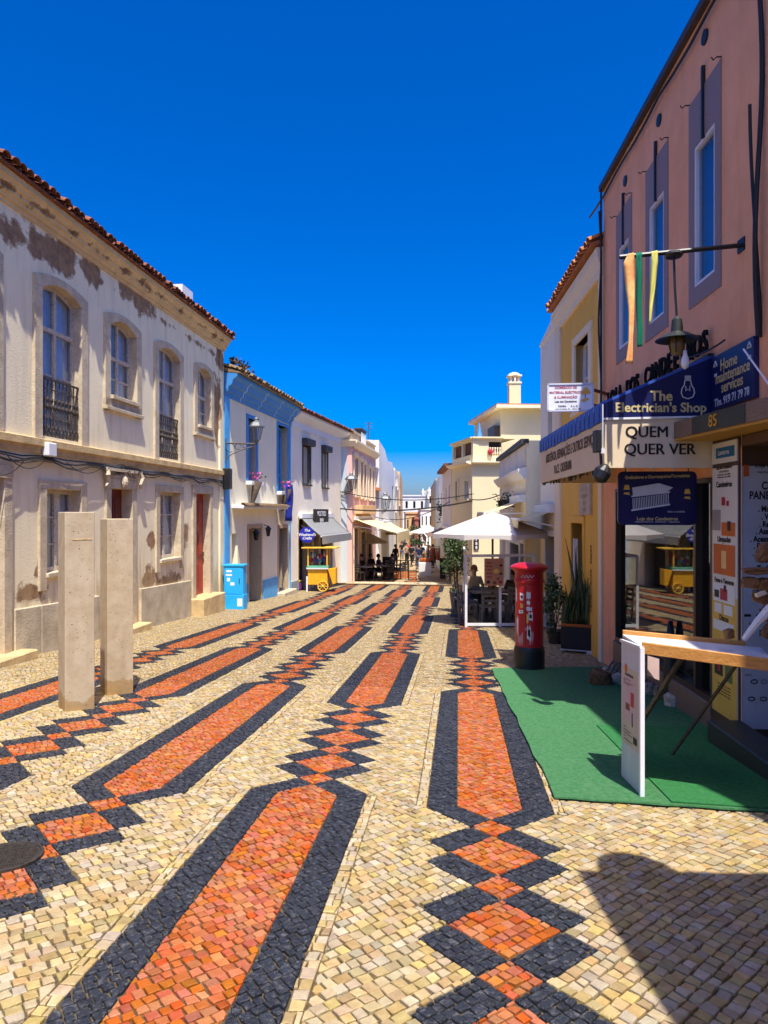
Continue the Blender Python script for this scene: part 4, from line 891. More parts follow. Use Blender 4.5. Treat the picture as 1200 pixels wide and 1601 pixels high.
for tx, v, x in (('. Multimarcas', 796, .17), ('. Vendas', 808, .20), ('. Reparação', 820, .18), ('. Assistência', 831, .15), ('. Acessórios', 843, .10), ('. Borrachas', 854, .13), ('. Panelas de pressão', 865, .12), ('Todas as marcas', 889, .16), ('ILHÓS', 957, .18), ('PEÇAS', 990, .18)): etext(tx, .075, x, v, off=.003, sx=.75)
pbox(pr, .04, .09, CAMH - (745 - CY) / FPX * 6.43, CAMH - (727 - CY) / FPX * 6.43, M['orangep'], .010, F=FE)
rd = random.Random(9)
for i in range(26):                                     # printed spare parts on the poster
    x = .05 + rd.random() * .5; v = rd.choice((925, 940, 962, 975, 1035, 1045, 1055, 1065, 1078, 1092, 1100)); z = CAMH - (v - CY) / FPX * 6.43
    q = MB(); c_ = FE.pt(x, z, .0095)
    q.tube([FE.pt(x + .03 * math.cos(t), z + .018 * math.sin(t), .0095) for t in np.linspace(0, 6.28, 9)], .005, 4) if i % 2 else FE.box(q, x - .03, x + .03, z - .012, z + .012, .009, .010)
    q.build('printed_part', M['ink'] if i % 3 else MG, pr)
# ---- entrance slab with number
ent = thing('entrance_canopy', FR.pt(s_c - 1, 2.42, .2), 'granite slab over the shop entrance bearing the gold number 85', 'canopy')
pA = at(1053, 800, 6.97); pB = at(1200, 800, 5.44); A2 = Vector((pA.x, pA.y)); B2 = Vector((pB.x, pB.y)); dAB = (A2 - B2).normalized(); B3 = B2 - dAB * 2.2
FC = Fac((B3.x, B3.y), (A2.x, A2.y), -1)
q = MB(); wl = lambda y: 3.53 - .0545 * (11.32 - y)
q.prism([Vector((A2.x, A2.y, 2.425)), Vector((B3.x, B3.y, 2.425)), Vector((wl(B3.y) + .3, B3.y, 2.425)), Vector((wl(A2.y) + .02, A2.y, 2.425))], (0, 0, .165)); q.build('slab', M['brgranite'], ent, bevel=.004)
q = MB(); q.prism([Vector((A2.x + .01, A2.y - .01, 2.40)), Vector((B3.x + .01, B3.y, 2.40)), Vector((wl(B3.y) + .3, B3.y, 2.40)), Vector((wl(A2.y) + .01, A2.y - .01, 2.40))], (0, 0, .023)); q.build('soffit', M['ochre'], ent)
s85 = FC.px(1116, 670)[0]; q = MB(); FC.box(q, FC.px(1165, 660)[0], FC.px(1082, 660)[0], 2.428, 2.587, 0, .006); q.build('number_panel', M['dkgranite'], ent)
text('85', .15, fmat(FC, s85, 2.505, .008, rev=True), M['goldm'], parent=ent, ext=.006, off=.002)
# entrance recess: side wall and dark door
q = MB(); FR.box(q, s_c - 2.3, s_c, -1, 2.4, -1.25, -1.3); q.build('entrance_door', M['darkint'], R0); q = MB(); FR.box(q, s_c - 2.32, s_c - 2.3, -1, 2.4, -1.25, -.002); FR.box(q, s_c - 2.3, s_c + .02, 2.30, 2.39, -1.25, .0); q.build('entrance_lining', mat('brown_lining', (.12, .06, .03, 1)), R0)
# ---- awning box with signs
aw = thing('shop_awning', FR.pt(s_w0, 2.1, .6), 'cream and blue boxed awning over the shop window lettered QUEM QUER VER', 'awning')
PJ = 1.11; sa = s_w0 + .0; sb = ur(845, PJ); oN = FR.U(943, PJ)
sa_o = oN                                         # outer near corner
nearF = Fac((FR.pt(sa_o, 0, PJ).x, FR.pt(sa_o, 0, PJ).y), (FR.pt(sa, 0, 0).x, FR.pt(sa, 0, 0).y), 1)
if nearF.n.y > 0: nearF.n = -nearF.n
q = MB(); nearF.box(q, 0, nearF.L, 2.14, 2.63, -.03, 0); endp = q.build('end_valance', M['cream'], aw)
q = MB(); nearF.prism(q, [(0, 2.635), (nearF.L, 2.66), (nearF.L, 3.25), (0, 2.775)], -.03, .012); bl_ = q.build('end_sign', M['navyp'], aw)
q = MB(); nearF.prism(q, [(.0, 2.615), (nearF.L, 2.64), (nearF.L, 2.66), (.0, 2.635)], -.03, .02); q.build('end_trim', M['white'], aw)
FO = Fac((FR.pt(sa_o, 0, PJ).x, FR.pt(sa_o, 0, PJ).y), (FR.pt(sb, 0, PJ).x, FR.pt(sb, 0, PJ).y), -1)
q = MB(); FO.box(q, .002, FO.L, 2.14, 2.60, -.03, 0); sidev = q.build('side_valance', M['cream'], aw)
n = 34
for i in range(n):                               # corrugated blue edge, sheet by sheet
    q = MB(); a = FO.L * i / n; b = FO.L * (i + 1) / n; FO.prism(q, [(a, 2.60 + .01 * math.sin(i)), (b - .006, 2.60 + .01 * math.sin(i + 1)), (b - .006, 2.775), (a, 2.775)], -.02 + .006 * (i % 2), .012 + .008 * (i % 2)); q.build('edge_sheet', M['bluep'], aw)
q = MB(); q.prism([FR.pt(sa_o, 2.775, PJ), FR.pt(sb, 2.775, PJ), FR.pt(sb, 3.25, 0), FR.pt(sa, 3.25, 0)], (0, 0, .03)); q.build('awning_roof', M['bluep'], aw)
q = MB(); q.prism([FR.pt(sa_o + .04, 2.62, PJ - .04), FR.pt(sb - .04, 2.62, PJ - .04), FR.pt(sb - .04, 2.62, 0), FR.pt(sa + .04, 2.62, 0)], (0, 0, -.02)); q.build('awning_ceiling', M['ochre'], aw)
q = MB(); FR.box(q, sb - .03, sb, 2.14, 2.75, .0, PJ - .03); q.build('far_end_panel', M['cream'], aw)
q = MB()
for i in range(60):                              # fringe of frayed cloth and wires along the lower edge
    s = random.uniform(.1, FO.L); q.tube([FO.pt(s, 2.15, -.02), FO.pt(s + random.uniform(-.06, .06), 2.15 - random.uniform(.02, .07), -.02), FO.pt(s + random.uniform(-.1, .1), 2.13, -.03)], .005, 4)
q.build('wire_tangle', M['cable'], aw, kind='stuff')
nf = lambda x, z, o=.014, t=0: fmat(nearF, x, z, o, tilt=t)
def nu(u, v): return nearF.px(u, v)
x, z = nu(1011, 676); [text('QUEM', .155, nf(x + d_, z, .003 + abs(d_) * .05), M['ink'], parent=endp, ext=.002) for d_ in (-.003, .003)]; x, z = nu(1031, 703); [text('QUER VER', .155, nf(x + d_, z, .003 + abs(d_) * .05), M['ink'], parent=endp, ext=.002) for d_ in (-.003, .003)]
x, z = nu(1033, 620); text('The', .14, nf(x, z), M['tan'], parent=bl_, ext=.002, off=.003); x, z = nu(1032, 638); text("Electrician's Shop", .13, nf(x, z), M['tan'], parent=bl_, ext=.002, off=.003)
x, z = nu(1074, 607); q = MB(); P = lambda a, b: nearF.pt(x + a, z + b, .016)      # outline light bulb
q.tube([P(-.03, .07), P(-.035, .03), P(-.06, -.01), P(-.066, -.05), P(-.05, -.09), P(0, -.108), P(.05, -.09), P(.066, -.05), P(.06, -.01), P(.035, .03), P(.03, .07)], .005, 4)
for k in range(4): q.tube([P(-.03, .075 + .014 * k), P(.03, .075 + .014 * k)], .005, 4)
q.tube([P(-.02, .02), P(-.02, -.03), P(0, -.01), P(.02, -.03), P(.02, .02)], .004, 4); q.build('bulb_emblem', M['silver'], bl_)
xm, zm = FO.px(905, 700); text('ASSISTÊNCIA, REPARAÇÕES E OUTROS SERVIÇOS', .17, fmat(FO, FO.L * .47, 2.46, .004, rev=True), mat('brown_letters', (.13, .07, .03, 1)), parent=sidev, ext=.001, sx=.80, off=.002)
text('V.A.C.E.  CALDEIRARIA', .16, fmat(FO, FO.L * .55, 2.27, .004, rev=True), bpy.data.materials['brown_letters'], parent=sidev, ext=.001, sx=.7, off=.002)
# home maintenance board on the wall
q = MB(); FR.box(q, ur(1187), ur(1120), 2.69, 3.225, .0, .05); hm = q.build('maintenance_sign', M['navyp'], base=FR.pt(ur(1150), 2.7), bevel=.004, label='dark blue wall sign reading Home maintenance services with a phone number', cat='sign')
sc = (ur(1187) + ur(1120)) / 2
for tx, zt, sz, m, dx in (('Home', 3.10, .155, M['tan'], -.05), ('maintenance', 2.99, .15, M['tan'], .02), ('services', 2.885, .15, M['tan'], .02), ('Tlm. 919 71 79 78', 2.76, .105, M['silver'], 0)): text(tx, sz, fmat(FR, sc - dx, zt, .052, rev=True), m, parent=hm, ext=.001, off=.002, sx=.95)
for s_, z_ in ((ur(1127), 3.12), (ur(1181), 3.14)):
    q = MB(); p = FR.pt(s_, z_, .055); q.tube([FR.pt(s_ - .035, z_, .053), FR.pt(s_, z_ + .05, .053), FR.pt(s_ + .035, z_, .053), FR.pt(s_ - .035, z_, .053)], .008, 4); FR.box(q, s_ - .03, s_ + .03, z_ - .1, z_ - .07, .051, .054); q.build('lamp_emblem', M['silver'], hm)
# raised shop letters
LT = thing('raised_letters', FR.pt(ur(1040), 3.3, .05), 'black raised letters LOJA DOS CANDEEIROS on the pink wall above the awning', 'letters')
s0, s1 = ur(1118), ur(955); word = 'LOJA DOS CANDEEIROS'; n = len(word)
for i, ch in enumerate(word):
    if ch == ' ': continue
    s = s1 - (s1 - s0) * (i + .5) / n; text(ch, .31, fmat(FR, s, 3.41, .06, rev=True), M['matt'], name='letter', parent=LT, ext=.014, off=.006, sx=.9)
q = MB(); FR.box(q, s0, s1, 3.255, 3.28, .02, .07); q.build('letter_rail', M['black'], LT)
# hanging blue board under the awning
M['royal2'] = mat('hanging_blue', (.008, .008, .075, 1), (.006, .006, .055, 1), .35, 3, .5)
hb = thing('hanging_board', at(1028, 780, 7.3), 'dark blue hanging board with a drawing of a grill under the awning', 'sign')
FH = Fac((at(966, 0, 7.34).x, 7.34), (at(1089, 0, 7.28).x, 7.28), 1)
if FH.n.y > 0: FH.n = -FH.n
z0, z1 = FH.Z(1028, 821), FH.Z(1028, 737); r_ = .05; L_ = FH.L
pts = []
for cx_, cz_, a0 in ((L_ - r_, z1 - r_, 0), (r_, z1 - r_, 90), (r_, z0 + r_, 180), (L_ - r_, z0 + r_, 270)):
    pts += [(cx_ + r_ * math.cos(R(a0 + t)), cz_ + r_ * math.sin(R(a0 + t))) for t in (0, 30, 60, 90)]
q = MB(); FH.prism(q, pts, -.03, 0); bd = q.build('board', M['royal2'], hb)
text('Grelhadores e Churrasqueiras/Torradeiras', .047, fmat(FH, L_ * .5, z1 - .055, .002, tilt=.03), M['tan'], parent=bd, ext=.0005, off=.001, sx=.8); text('Loja dos Candeeiros', .05, fmat(FH, L_ * .5, z0 + .065, .002), M['tan'], parent=bd, ext=.0005, off=.001); text('material eléctrico - iluminação - reparações', .026, fmat(FH, L_ * .5, z0 + .035, .002), M['silver'], parent=bd, ext=.0005); text('feito à medida', .03, fmat(FH, L_ * .74, z0 + .14, .002), M['silver'], parent=bd, ext=.0005)
q = MB(); G = lambda a, b: (L_ * a, z0 + (z1 - z0) * b)
FH.prism(q, [G(.19, .55), G(.62, .62), G(.70, .70), G(.52, .78), G(.18, .70)][::-1], .001, .004); FH.prism(q, [G(.17, .52), G(.66, .60), G(.66, .63), G(.17, .55)], .001, .005)
for a in np.linspace(.19, .64, 22): FH.prism(q, [G(a, .29 + (a - .19) * .2), G(a + .008, .29 + (a - .19) * .2), G(a + .002, .5 + (a - .19) * .2), G(a - .006, .5 + (a - .19) * .2)], .001, .004)
FH.prism(q, [G(.17, .26), G(.66, .37), G(.66, .40), G(.17, .29)], .001, .005); q.build('grill_drawing', M['silver'], bd)
for a, b in ((.11, .66), (.88, .58)):
    q = MB(); FH.prism(q, [G(a - .04, b), G(a + .04, b), G(a + .025, b + .09), G(a - .025, b + .09)], .001, .004); FH.prism(q, [G(a - .04, b - .08), G(a + .04, b - .10), G(a + .03, b - .05), G(a - .03, b - .05)], .001, .004); q.build('lamp_emblem', M['postery'], bd)
q = MB()
for a in (.1, .9): q.tube([FH.pt(L_ * a, z1, -.015), FH.pt(L_ * a, z1 + .45, -.015)], .006, 4)
q.build('hanging_chain', M['iron'], hb)
for i in range(9):
    q = MB(); a = .12 + .1 * i; q.lathe((0, 0, 0), [(.008, -.03), (.010, .03)], 6, M=Matrix.Translation(FH.pt(L_ * a, z1 + .03 + .035 * (i % 3), .02)) @ Matrix.Rotation(i * .7, 4, 'Y')); q.build('string_bulb', M['white_g'], hb)
# spotlight at the corner of the awning
p = at(940, 742, 6.9); t = thing('spotlight', p, 'black round spotlight hanging from the awning corner', 'spotlight'); q = MB(); q.lathe(p, [(.03, -.08), (.075, -.05), (.085, .03), (.05, .09), (.02, .11)], 14, M=Matrix.Translation(p) @ Matrix.Rotation(.5, 4, 'Y')); q.build('lamp_head', M['black'], t, smooth=False); q = MB(); q.tube([p + Vector((0, 0, .05)), p + Vector((-.01, 0, .22))], .014, 6); q.build('stem', M['black'], t)
p = at(933, 690, 6.88); q = MB(); q.box(p, (.05, .14, .22)); q.build('speaker_box', M['black'], base=p, bevel=.008, label='small black box fixed on the awning corner above the spotlight', cat='box')
q = MB(); p0 = at(942, 632, 6.87); q.tube([p0, at(942, 700, 6.87), at(941, 712, 6.86)], .006, 5); q.box(at(942, 705, 6.86), (.035, .03, .05)); q.build('cord_with_switch', M['white_g'], base=p0, label='thin white cord with a switch hanging down the awning corner', cat='cord')
# ---- pole with cloth strips and pendant lamp
pw = FR.pt(ur(1160), 4.13, 0); pe = at(968, 402, 6.55); t = thing('wall_pole', pw, 'black iron pole sticking out of the pink wall', 'pole'); q = MB(); q.tube([pw, pe], .022, 8); q.build('rod', M['black'], t); q = MB(); q.box(pw, (.03, .12, .12)); q.build('wall_plate', M['black'], t)
def onpole(u): return pw.lerp(pe, (1160 - u) / 192.0)
def strip(name, u, pts, m, label, w=.055):
    a = onpole(u); q = MB(); L2 = [a + Vector((0, -.03, .015))] + [Vector(((p[0] - CX) / FPX * a.y, a.y - .03 + .01 * k, CAMH - (p[1] - CY) / FPX * a.y)) for k, p in enumerate(pts)]
    ws = [w] + [p[2] for p in pts]
    L3_ = []; w3_ = []
    for k in range(len(L2) - 1):
        for e in range(6): L3_.append(L2[k].lerp(L2[k + 1], e / 6)); w3_.append(ws[k] + (ws[k + 1] - ws[k]) * e / 6)
    L2 = L3_ + [L2[-1]]; ws = w3_ + [ws[-1]]
    for k in range(len(L2) - 1):
        for e in range(4):
            f_ = lambda i, x: L2[i] + Vector(((x - .5) * ws[i], .014 * math.sin(x * 6.3 + i * .22), 0)); q.poly([f_(k, e / 4), f_(k, (e + 1) / 4), f_(k + 1, (e + 1) / 4), f_(k + 1, e / 4)])
    o = q.build(name, m, base=a, norm=False, smooth=True, weld=True, label=label, cat='cloth strip', group='cloth strips on the pole'); o.modifiers.new('s', 'SOLIDIFY').thickness = .003
strip('cloth_strip', 985, [(982, 412, .10), (984, 450, .085), (986, 490, .05), (985, 535, .04), (984, 568, .065)], mat('orange_cloth', (.85, .30, .09, 1), (.85, .62, .22, 1), .9, 9, .9), 'orange and yellow cloth strip, longest one on the iron pole')
strip('cloth_strip', 997, [(998, 430, .058), (998, 480, .055), (999, 520, .055), (999, 542, .05)], mat('green_cloth', (.0, .16, .085, 1), rough=.9), 'green cloth strip hanging in the middle of the iron pole')
strip('cloth_strip', 1022, [(1022, 410, .06), (1019, 450, .05), (1016, 480, .03), (1015, 506, .015)], mat('yellow_cloth', (.75, .70, .16, 1), rough=.9), 'yellow cloth strip tapering to a point beside the pendant lamp')
a = onpole(1054); t = thing('pendant_lamp', a, 'dark pendant lamp with wide disc shade hanging from the iron pole', 'lamp'); zc = lambda v: CAMH - (v - CY) / FPX * a.y; ax_ = a.x + .03
q = MB(); q.tube([a, Vector((ax_ - .02, a.y, zc(450))), Vector((ax_, a.y, zc(500)))], .011, 6); q.lathe(a, [(.07, -.05), (.085, -.03), (.06, .0)], 14); q.build('stem', M['black'], t)
M['olive'] = mat('olive_enamel', (.035, .04, .03, 1), rough=.4); b0 = Vector((ax_, a.y, 0))
q = MB(); q.lathe(b0, [(.012, zc(494)), (.045, zc(500)), (.052, zc(512)), (.055, zc(519)), (.10, zc(522)), (.192, zc(531)), (.192, zc(532)), (.06, zc(524))], 22, cap=False); q.build('shade', M['olive'], t, smooth=False)
q = MB(); q.lathe(b0, [(.062, zc(526)), (.068, zc(540)), (.055, zc(552)), (.03, zc(556))], 14); q.build('globe', mat('amber_glass', (.22, .15, .05, 1), rough=.15), t, smooth=True)
q = MB()
for k in range(6):
    x_, y_ = math.cos(k * math.pi / 3), math.sin(k * math.pi / 3); q.tube([b0 + Vector((.066 * x_, .066 * y_, zc(526))), b0 + Vector((.073 * x_, .073 * y_, zc(540))), b0 + Vector((.058 * x_, .058 * y_, zc(553)))], .005, 4)
q.build('cage', M['black'], t)
q = MB(); c_ = b0 + Vector((.04, -.08, 0)); q.lathe(c_, [(.006, zc(580)), (.028, zc(577)), (.037, zc(571)), (.032, zc(564)), (.018, zc(557)), (.016, zc(551))], 14); q.build('hanging_bulb', M['white_g'], base=Vector((c_.x, c_.y, zc(570))), smooth=True, label='white light bulb hanging just under the pendant lamp', cat='bulb')
q = MB(); q.tube([at(1162, 546, 6.0), at(1205, 606, 5.4)], .008, 5); q.build('stay_wire', M['white_g'], base=at(1180, 570, 5.8), label='white stay rod crossing the maintenance sign', cat='rod')

# ------------------------------------------------------------------ yellow house next door
FY = Fac((3.545, 11.33), (3.744, 15.25), -1); uy = FY.U
M['yellowwall'] = mat('yellow_plaster', (.86, .50, .08, 1), (.76, .42, .06, 1), .85, 1.5, .5, .15, 40); M['creamwall'] = mat('cream_trim', (.88, .75, .50, 1), (.80, .67, .43, 1), .8, 2, .5)
RY = thing('yellow_house', FY.pt(2, FY.gz(2)), 'narrow yellow house with cream trim and orange tiled eave next to the pink house', 'house')
hw = (uy(922), uy(900), FY.Z(912, 640), FY.Z(912, 528)); hd = (uy(912), uy(894), -1.3, FY.Z(904, 818))
mb = MB(); FY.wall(mb, 0, FY.L, -1.6, 5.95, [hw, hd], .3); mb.build('wall', M['yellowwall'], RY); body(FY, RY, 0, FY.L, -1.6, 5.95, 8, M['yellowwall'])
blocks(FY, RY, [(0.0, .2, -1.6, 5.54), (FY.L - .55, FY.L, -1.6, 5.54)], M['creamwall'], 'pilaster', -.01, .05)
q = MB(); FY.profile(q, [(-.01, 5.55), (.04, 5.55), (.05, 5.66), (.12, 5.84), (.13, 5.96), (-.01, 5.98)], 0, FY.L); q.build('cornice', M['creamwall'], RY)
M['tileo'] = mat('orange_tile', (.50, .20, .07, 1), (.33, .12, .045, 1), .85, 10, .7, .3, 60)
tiled_eave(FY, RY, 0, FY.L, 6.02, .24, R(20), 4, M['tileo'], sp=.2, rows=3, seed=12)
window(FY, RY, *hw, depth=.2, rows=(.5,), cols=2, fm=M['white'], surround=.2, sm=M['creamwall'], so=.04, sill=.0, curtain=True)
opening(FY, RY, hd, M['yellowwall'], M['browndoor'], .4)
q = MB(); FY.box(q, uy(926), uy(909), FY.Z(917, 805), FY.Z(917, 757), .0, .05); sg = q.build('painted_board', mat('board_old', (.6, .5, .38, 1), (.4, .3, .2, 1), .8, 8, .8), base=FY.pt(uy(918), 1.8), label='weathered cream board with faded lettering above the yellow doorway', cat='sign')
for k, tx in enumerate(('AZULEJOS', 'E OLARIA', 'ARTE', 'LOJA')): text(tx, .11, fmat(FY, (uy(926) + uy(909)) / 2, FY.Z(917, 765 + 11 * k), .054, rev=True), M['stone'], parent=sg, ext=.001)
cu_ = text('restaurante  tapas', .16, fmat(FY, uy(924), .55, .012, rev=True, tilt=R(90)), mat('brown_script', (.12, .05, .01, 1)), parent=RY, ext=.001, off=.002, name='painted_lettering')
for u_ in (901, 905):
    q = MB(); FY.box(q, uy(u_) - .02, uy(u_) + .02, -.4, 1.2, .03, .06); q.build('door_pull', M['white'], RY)
# white shop sign box projecting from the wall
sg = thing('projecting_sign', at(893, 620, 10.6), 'white illuminated-type box sign with red lettering and a lamp emblem', 'sign')
FS = Fac((at(855, 0, 10.62).x, 10.62), (at(928, 0, 10.55).x, 10.55), 1)
if FS.n.y > 0: FS.n = -FS.n
q = MB(); FS.box(q, 0, FS.L, FS.Z(892, 643), FS.Z(892, 599), -.08, .0); bx_ = q.build('sign_box', M['white_g'], sg, bevel=.006); q = MB(); za, zb = FS.Z(892, 643), FS.Z(892, 599)
for (a, b, c, d) in ((0, FS.L, za, za + .025), (0, FS.L, zb - .025, zb), (0, .025, za, zb), (FS.L - .025, FS.L, za, zb)): FS.box(q, a, b, c, d, .001, .012)
q.build('sign_frame', M['silver'], sg)
for tx, f_, sz, m in (('COMÉRCIO DE', .84, .062, M['redp']), ('MATERIAL ELÉCTRICO', .67, .062, M['redp']), ('& ILUMINAÇÃO', .50, .062, M['redp']), ('Loja dos Candeeiros', .35, .05, M['ink']), ('TAVIRA       A. L. C.', .18, .045, M['ink']), ('Rua 5 de Outubro  85  -  telefone  289', .08, .03, M['ink'])): text(tx, sz * .78, fmat(FS, FS.L * (.40 if f_ > .3 else .45), za + (zb - za) * f_, .003), m, parent=bx_, ext=.0008, off=.001)
q = MB(); g = lambda a, b: (FS.L * a, za + (zb - za) * b); FS.prism(q, [g(.73, .58), g(.94, .62), g(.90, .76), g(.86, .84), g(.80, .84), g(.75, .70)], .001, .004); FS.prism(q, [g(.72, .36), g(.80, .32), g(.91, .42), g(.88, .46), g(.76, .44)], .001, .004); q.build('lamp_emblem', M['postery'], bx_); q = MB(); FS.prism(q, [g(.81, .45), g(.825, .45), g(.825, .6), g(.81, .6)], .001, .004); q.build('lamp_emblem', M['ink'], bx_)
q = MB(); q.bar(FS.pt(FS.L, zb - .1, -.04), FR.pt(FR.L - .3, zb - .1, 0), .04); q.bar(FS.pt(FS.L, za + .1, -.04), FR.pt(FR.L - .3, za + .1, 0), .03); q.build('bracket', mat('rust', (.2, .07, .04, 1)), sg)
# ------------------------------------------------------------------ grey-white narrow house, low white house
FG = Fac((3.75, 15.27), (3.85, 17.3), -1); RG = thing('narrow_white_house', FG.pt(1, FG.gz(1)), 'narrow plain white house in shade between yellow house and low white house', 'house')
hg = [(FG.U(863), FG.U(856), FG.Z(860, 692), FG.Z(860, 640)), (FG.U(868), FG.U(853), -1.5, FG.Z(860, 838))]
mb = MB(); FG.wall(mb, 0, FG.L, -1.8, 5.75, hg, .3); mb.build('wall', M['white2'], RG); body(FG, RG, 0, FG.L, -1.8, 5.75, 8, M['white2']); mb = MB(); FG.box(mb, FG.L - .1, FG.L, -1.8, 5.75, -.002, -.6); mb.build('end_wall', M['white2'], RG)
window(FG, RG, *hg[0], depth=.2, rows=(.5,), cols=1, fm=M['greyd'], curtain=False, fw=.04); opening(FG, RG, hg[1], M['white'], M['darkint'], .35)
q = MB(); FG.prism(q, [(0, 5.75), (FG.L, 5.75), (FG.L, 5.80), (0, 6.05)], -.3, .03); q.build('parapet', M['white2'], RG)
FW = Fac((3.62, 17.9), (4.02, 24.4), -1); uw = FW.U
RWh = thing('low_white_house', FW.pt(3, FW.gz(3)), 'low white house with tall panelled parapet and grooved front behind the parasol', 'house')
hh = [(uw(790), uw(784), FW.Z(787, 905), FW.Z(787, 832)), (uw(812), uw(798), -2.2, FW.Z(805, 850)), (uw(820), uw(814), -2.2, FW.Z(817, 850))]
mb = MB(); FW.wall(mb, 0, FW.L, -2.2, 3.3, hh, .3); mb.build('wall', M['white1'], RWh)
q = MB(); FW.box(q, 0, FW.L, -2.2, 3.52, -.3, -7); q.build('back_wall', M['white1'], RWh); q = MB(); FW.prism(q, [(0, -2.2), (.12, -2.2), (.12, 3.52), (0, 3.52)], 0, -.3); q.build('end_wall', M['white1'], RWh)
q = MB(); FW.profile(q, [(-.01, 2.55), (.06, 2.55), (.2, 2.72), (.22, 2.80), (-.01, 2.85)], -.02, FW.L); q.build('cornice', M['white'], RWh)
q = MB(); FW.profile(q, [(-.06, 3.45), (.14, 3.45), (.14, 3.56), (-.06, 3.56)], -.05, FW.L); q.build('parapet_cap', M['greyd'], RWh)
for k in range(4):
    q = MB(); a = FW.L * k / 4 + .12; FW.box(q, a, a + FW.L / 4 - .16, 2.9, 3.42, -.01, .03); q.build('parapet_panel', M['white2'], RWh)
for k in range(16):
    q = MB(); a = .1 + k * .4; FW.box(q, a, a + .34, FW.Z(800, 900) if 0 else -1.6, 2.5, .0, .02)
    if not any(h[0] - .34 < a < h[1] for h in hh): q.build('wall_rib', M['white1'], RWh)
for h in hh[1:]: opening(FW, RWh, h, M['white'], M['darkint'], .3)
window(FW, RWh, *hh[0], depth=.2, rows=(.5,), cols=1, curtain=False)
def awn2(F, s0, s1, z, proj, label, m=None, drop=.15): return awning('folding_awning', F, s0, s1, z, z - drop, proj, m or M['awncream'], label, fold=.16)
awn2(FW, .2, 2.6, 2.02, 1.05, 'cream folding awning low on the white house right of the parasol', drop=.35)
awn2(FG, .1, 1.9, 1.75, .8, 'second cream folding awning over the dark doorway beside the yellow house', drop=.22)
q = MB(); p = FG.pt(.35, .2, .35); q.box(p, (.22, .3, .5), FG.ang); q.build('yellow_mailbox', M['yellow'], base=p, bevel=.02, label='yellow box on the wall right of the glass screen', cat='box')
for k in range(3):
    p = FW.pt(2.4 + 1.3 * k, 1.85, .12); q = MB(); q.lathe(p, [(.08, 0), (.12, .22), (.13, .23)], 8); t = thing('wall_planter', p, ('nearest', 'middle', 'farthest')[k] + ' dark hanging planter on the front of the low white house', 'planter', 'planters on the low white house'); q.build('pot', M['black'], t)
    q = MB(); rd = random.Random(k)
    for i in range(40):
        c_ = p + Vector((rd.gauss(0, .09), rd.gauss(0, .09), .25 + rd.uniform(-.3, .2))); x_ = Vector((rd.uniform(-1, 1), rd.uniform(-1, 1), rd.uniform(-1, 1))).normalized() * .05; y_ = x_.orthogonal().normalized() * .03; q.poly([c_ - x_, c_ + y_, c_ + x_, c_ - y_])
    q.build('foliage', M['leaf'], t, kind='stuff', norm=False)
# added block, slab and lump out of view, shaped to cast the paving shadow
q = MB(); nb_ = thing('added_shadow_block', (2.6, 1.6, 3.4), 'unseen low block with slab and lump, added next to the pink house to shape the paving shadow', 'building')
q.prism([Vector((1.46, 2.15, 3.4)), Vector((1.46, -2.5, 3.4)), Vector((3.0, -2.5, 3.4)), Vector((3.1, 2.15, 3.4))], (0, 0, .08)); q.build('shadow_slab', M['cream'], nb_)
q = MB(); c_ = Vector((1.78, 2.20, 3.3)); q.lathe(c_, [(.03, .3), (.19, .18), (.22, .05), (.17, -.15), (.05, -.2)], 14); q.build('shadow_lump', M['black'], nb_)

q = MB(); q.prism([Vector((3.03, 2.28, -.6)), Vector((2.6, -6, 0)), Vector((9, -6, 0)), Vector((9, 2.28, -.6))], (0, 0, 4.2)); q.build('wall', M['creamwall'], nb_)
# ------------------------------------------------------------------ stone stelae, manhole, carpet
M['travertine'] = mat('travertine', (.50, .43, .31, 1), (.36, .28, .17, 1), .75, 7, .7, .35, 60, contrast=(.42, .75))
for (u, v, h_, lab) in ((119, 1106, 2.10, 'left travertine stele, the taller one with a carved line, on the paving'), (182, 1082, 2.07, 'right travertine stele standing behind the other on the paving')):
    c = gpt(u, v); t = thing('stone_stele', c, lab, 'stone pillar', 'travertine stelae'); X = Matrix.Translation(c) @ Matrix.Rotation(R(37), 4, 'Z')
    q = MB(); q.box((0, 0, 0), (.30, .30, h_ + .1), M=X @ Matrix.Translation((0, 0, h_ / 2 - .05))); q.build('shaft', plaster('travertine_%d' % u, (.52, .42, .28, 1), (.38, .28, .16, 1), (.46, .27, .085, 1), [], [(c.z - .35, c.z + .42, .72)], ns=7, edge=1.6, bmp=.14, stk=.3), t, bevel=.008, seg=2)
    rd = random.Random(u); q = MB()
    for i in range(170):                            # pits of the travertine
        x = rd.uniform(-.13, .13); z = h_ * rd.random() ** .8; r_ = rd.uniform(.0015, .0045); f_ = rd.random()
        pos = (x, -.1507, z) if f_ < .75 else (-.1507, x, z)
        sc = (rd.uniform(1, 2.6), .25, rd.uniform(.6, 1.4)) if f_ < .75 else (.25, rd.uniform(1, 2.6), rd.uniform(.6, 1.4))
        q.lathe((0, 0, 0), [(.0004, -r_), (r_, 0), (.0004, r_)], 5, M=X @ Matrix.Translation(pos) @ Matrix.Diagonal((*sc, 1)), cap=False)
    q.build('pits', mat('pit_brown', (.13, .09, .05, 1)), t, kind='stuff')
    if u < 150:
        q = MB(); q.box((0, 0, 0), (.20, .004, .012), M=X @ Matrix.Translation((.02, -.1515, h_ - .29))); q.build('carved_line', M['stoneY'], t)
c = gpt(6, 1342); t = thing('manhole_cover', c + Vector((0, 0, .002)), 'round cast-iron manhole cover at the left edge of the paving', 'manhole')
M['castiron'] = mat('cast_iron', (.075, .062, .05, 1), (.03, .025, .02, 1), .55, 30, .8, .3, 90, metal=.4)
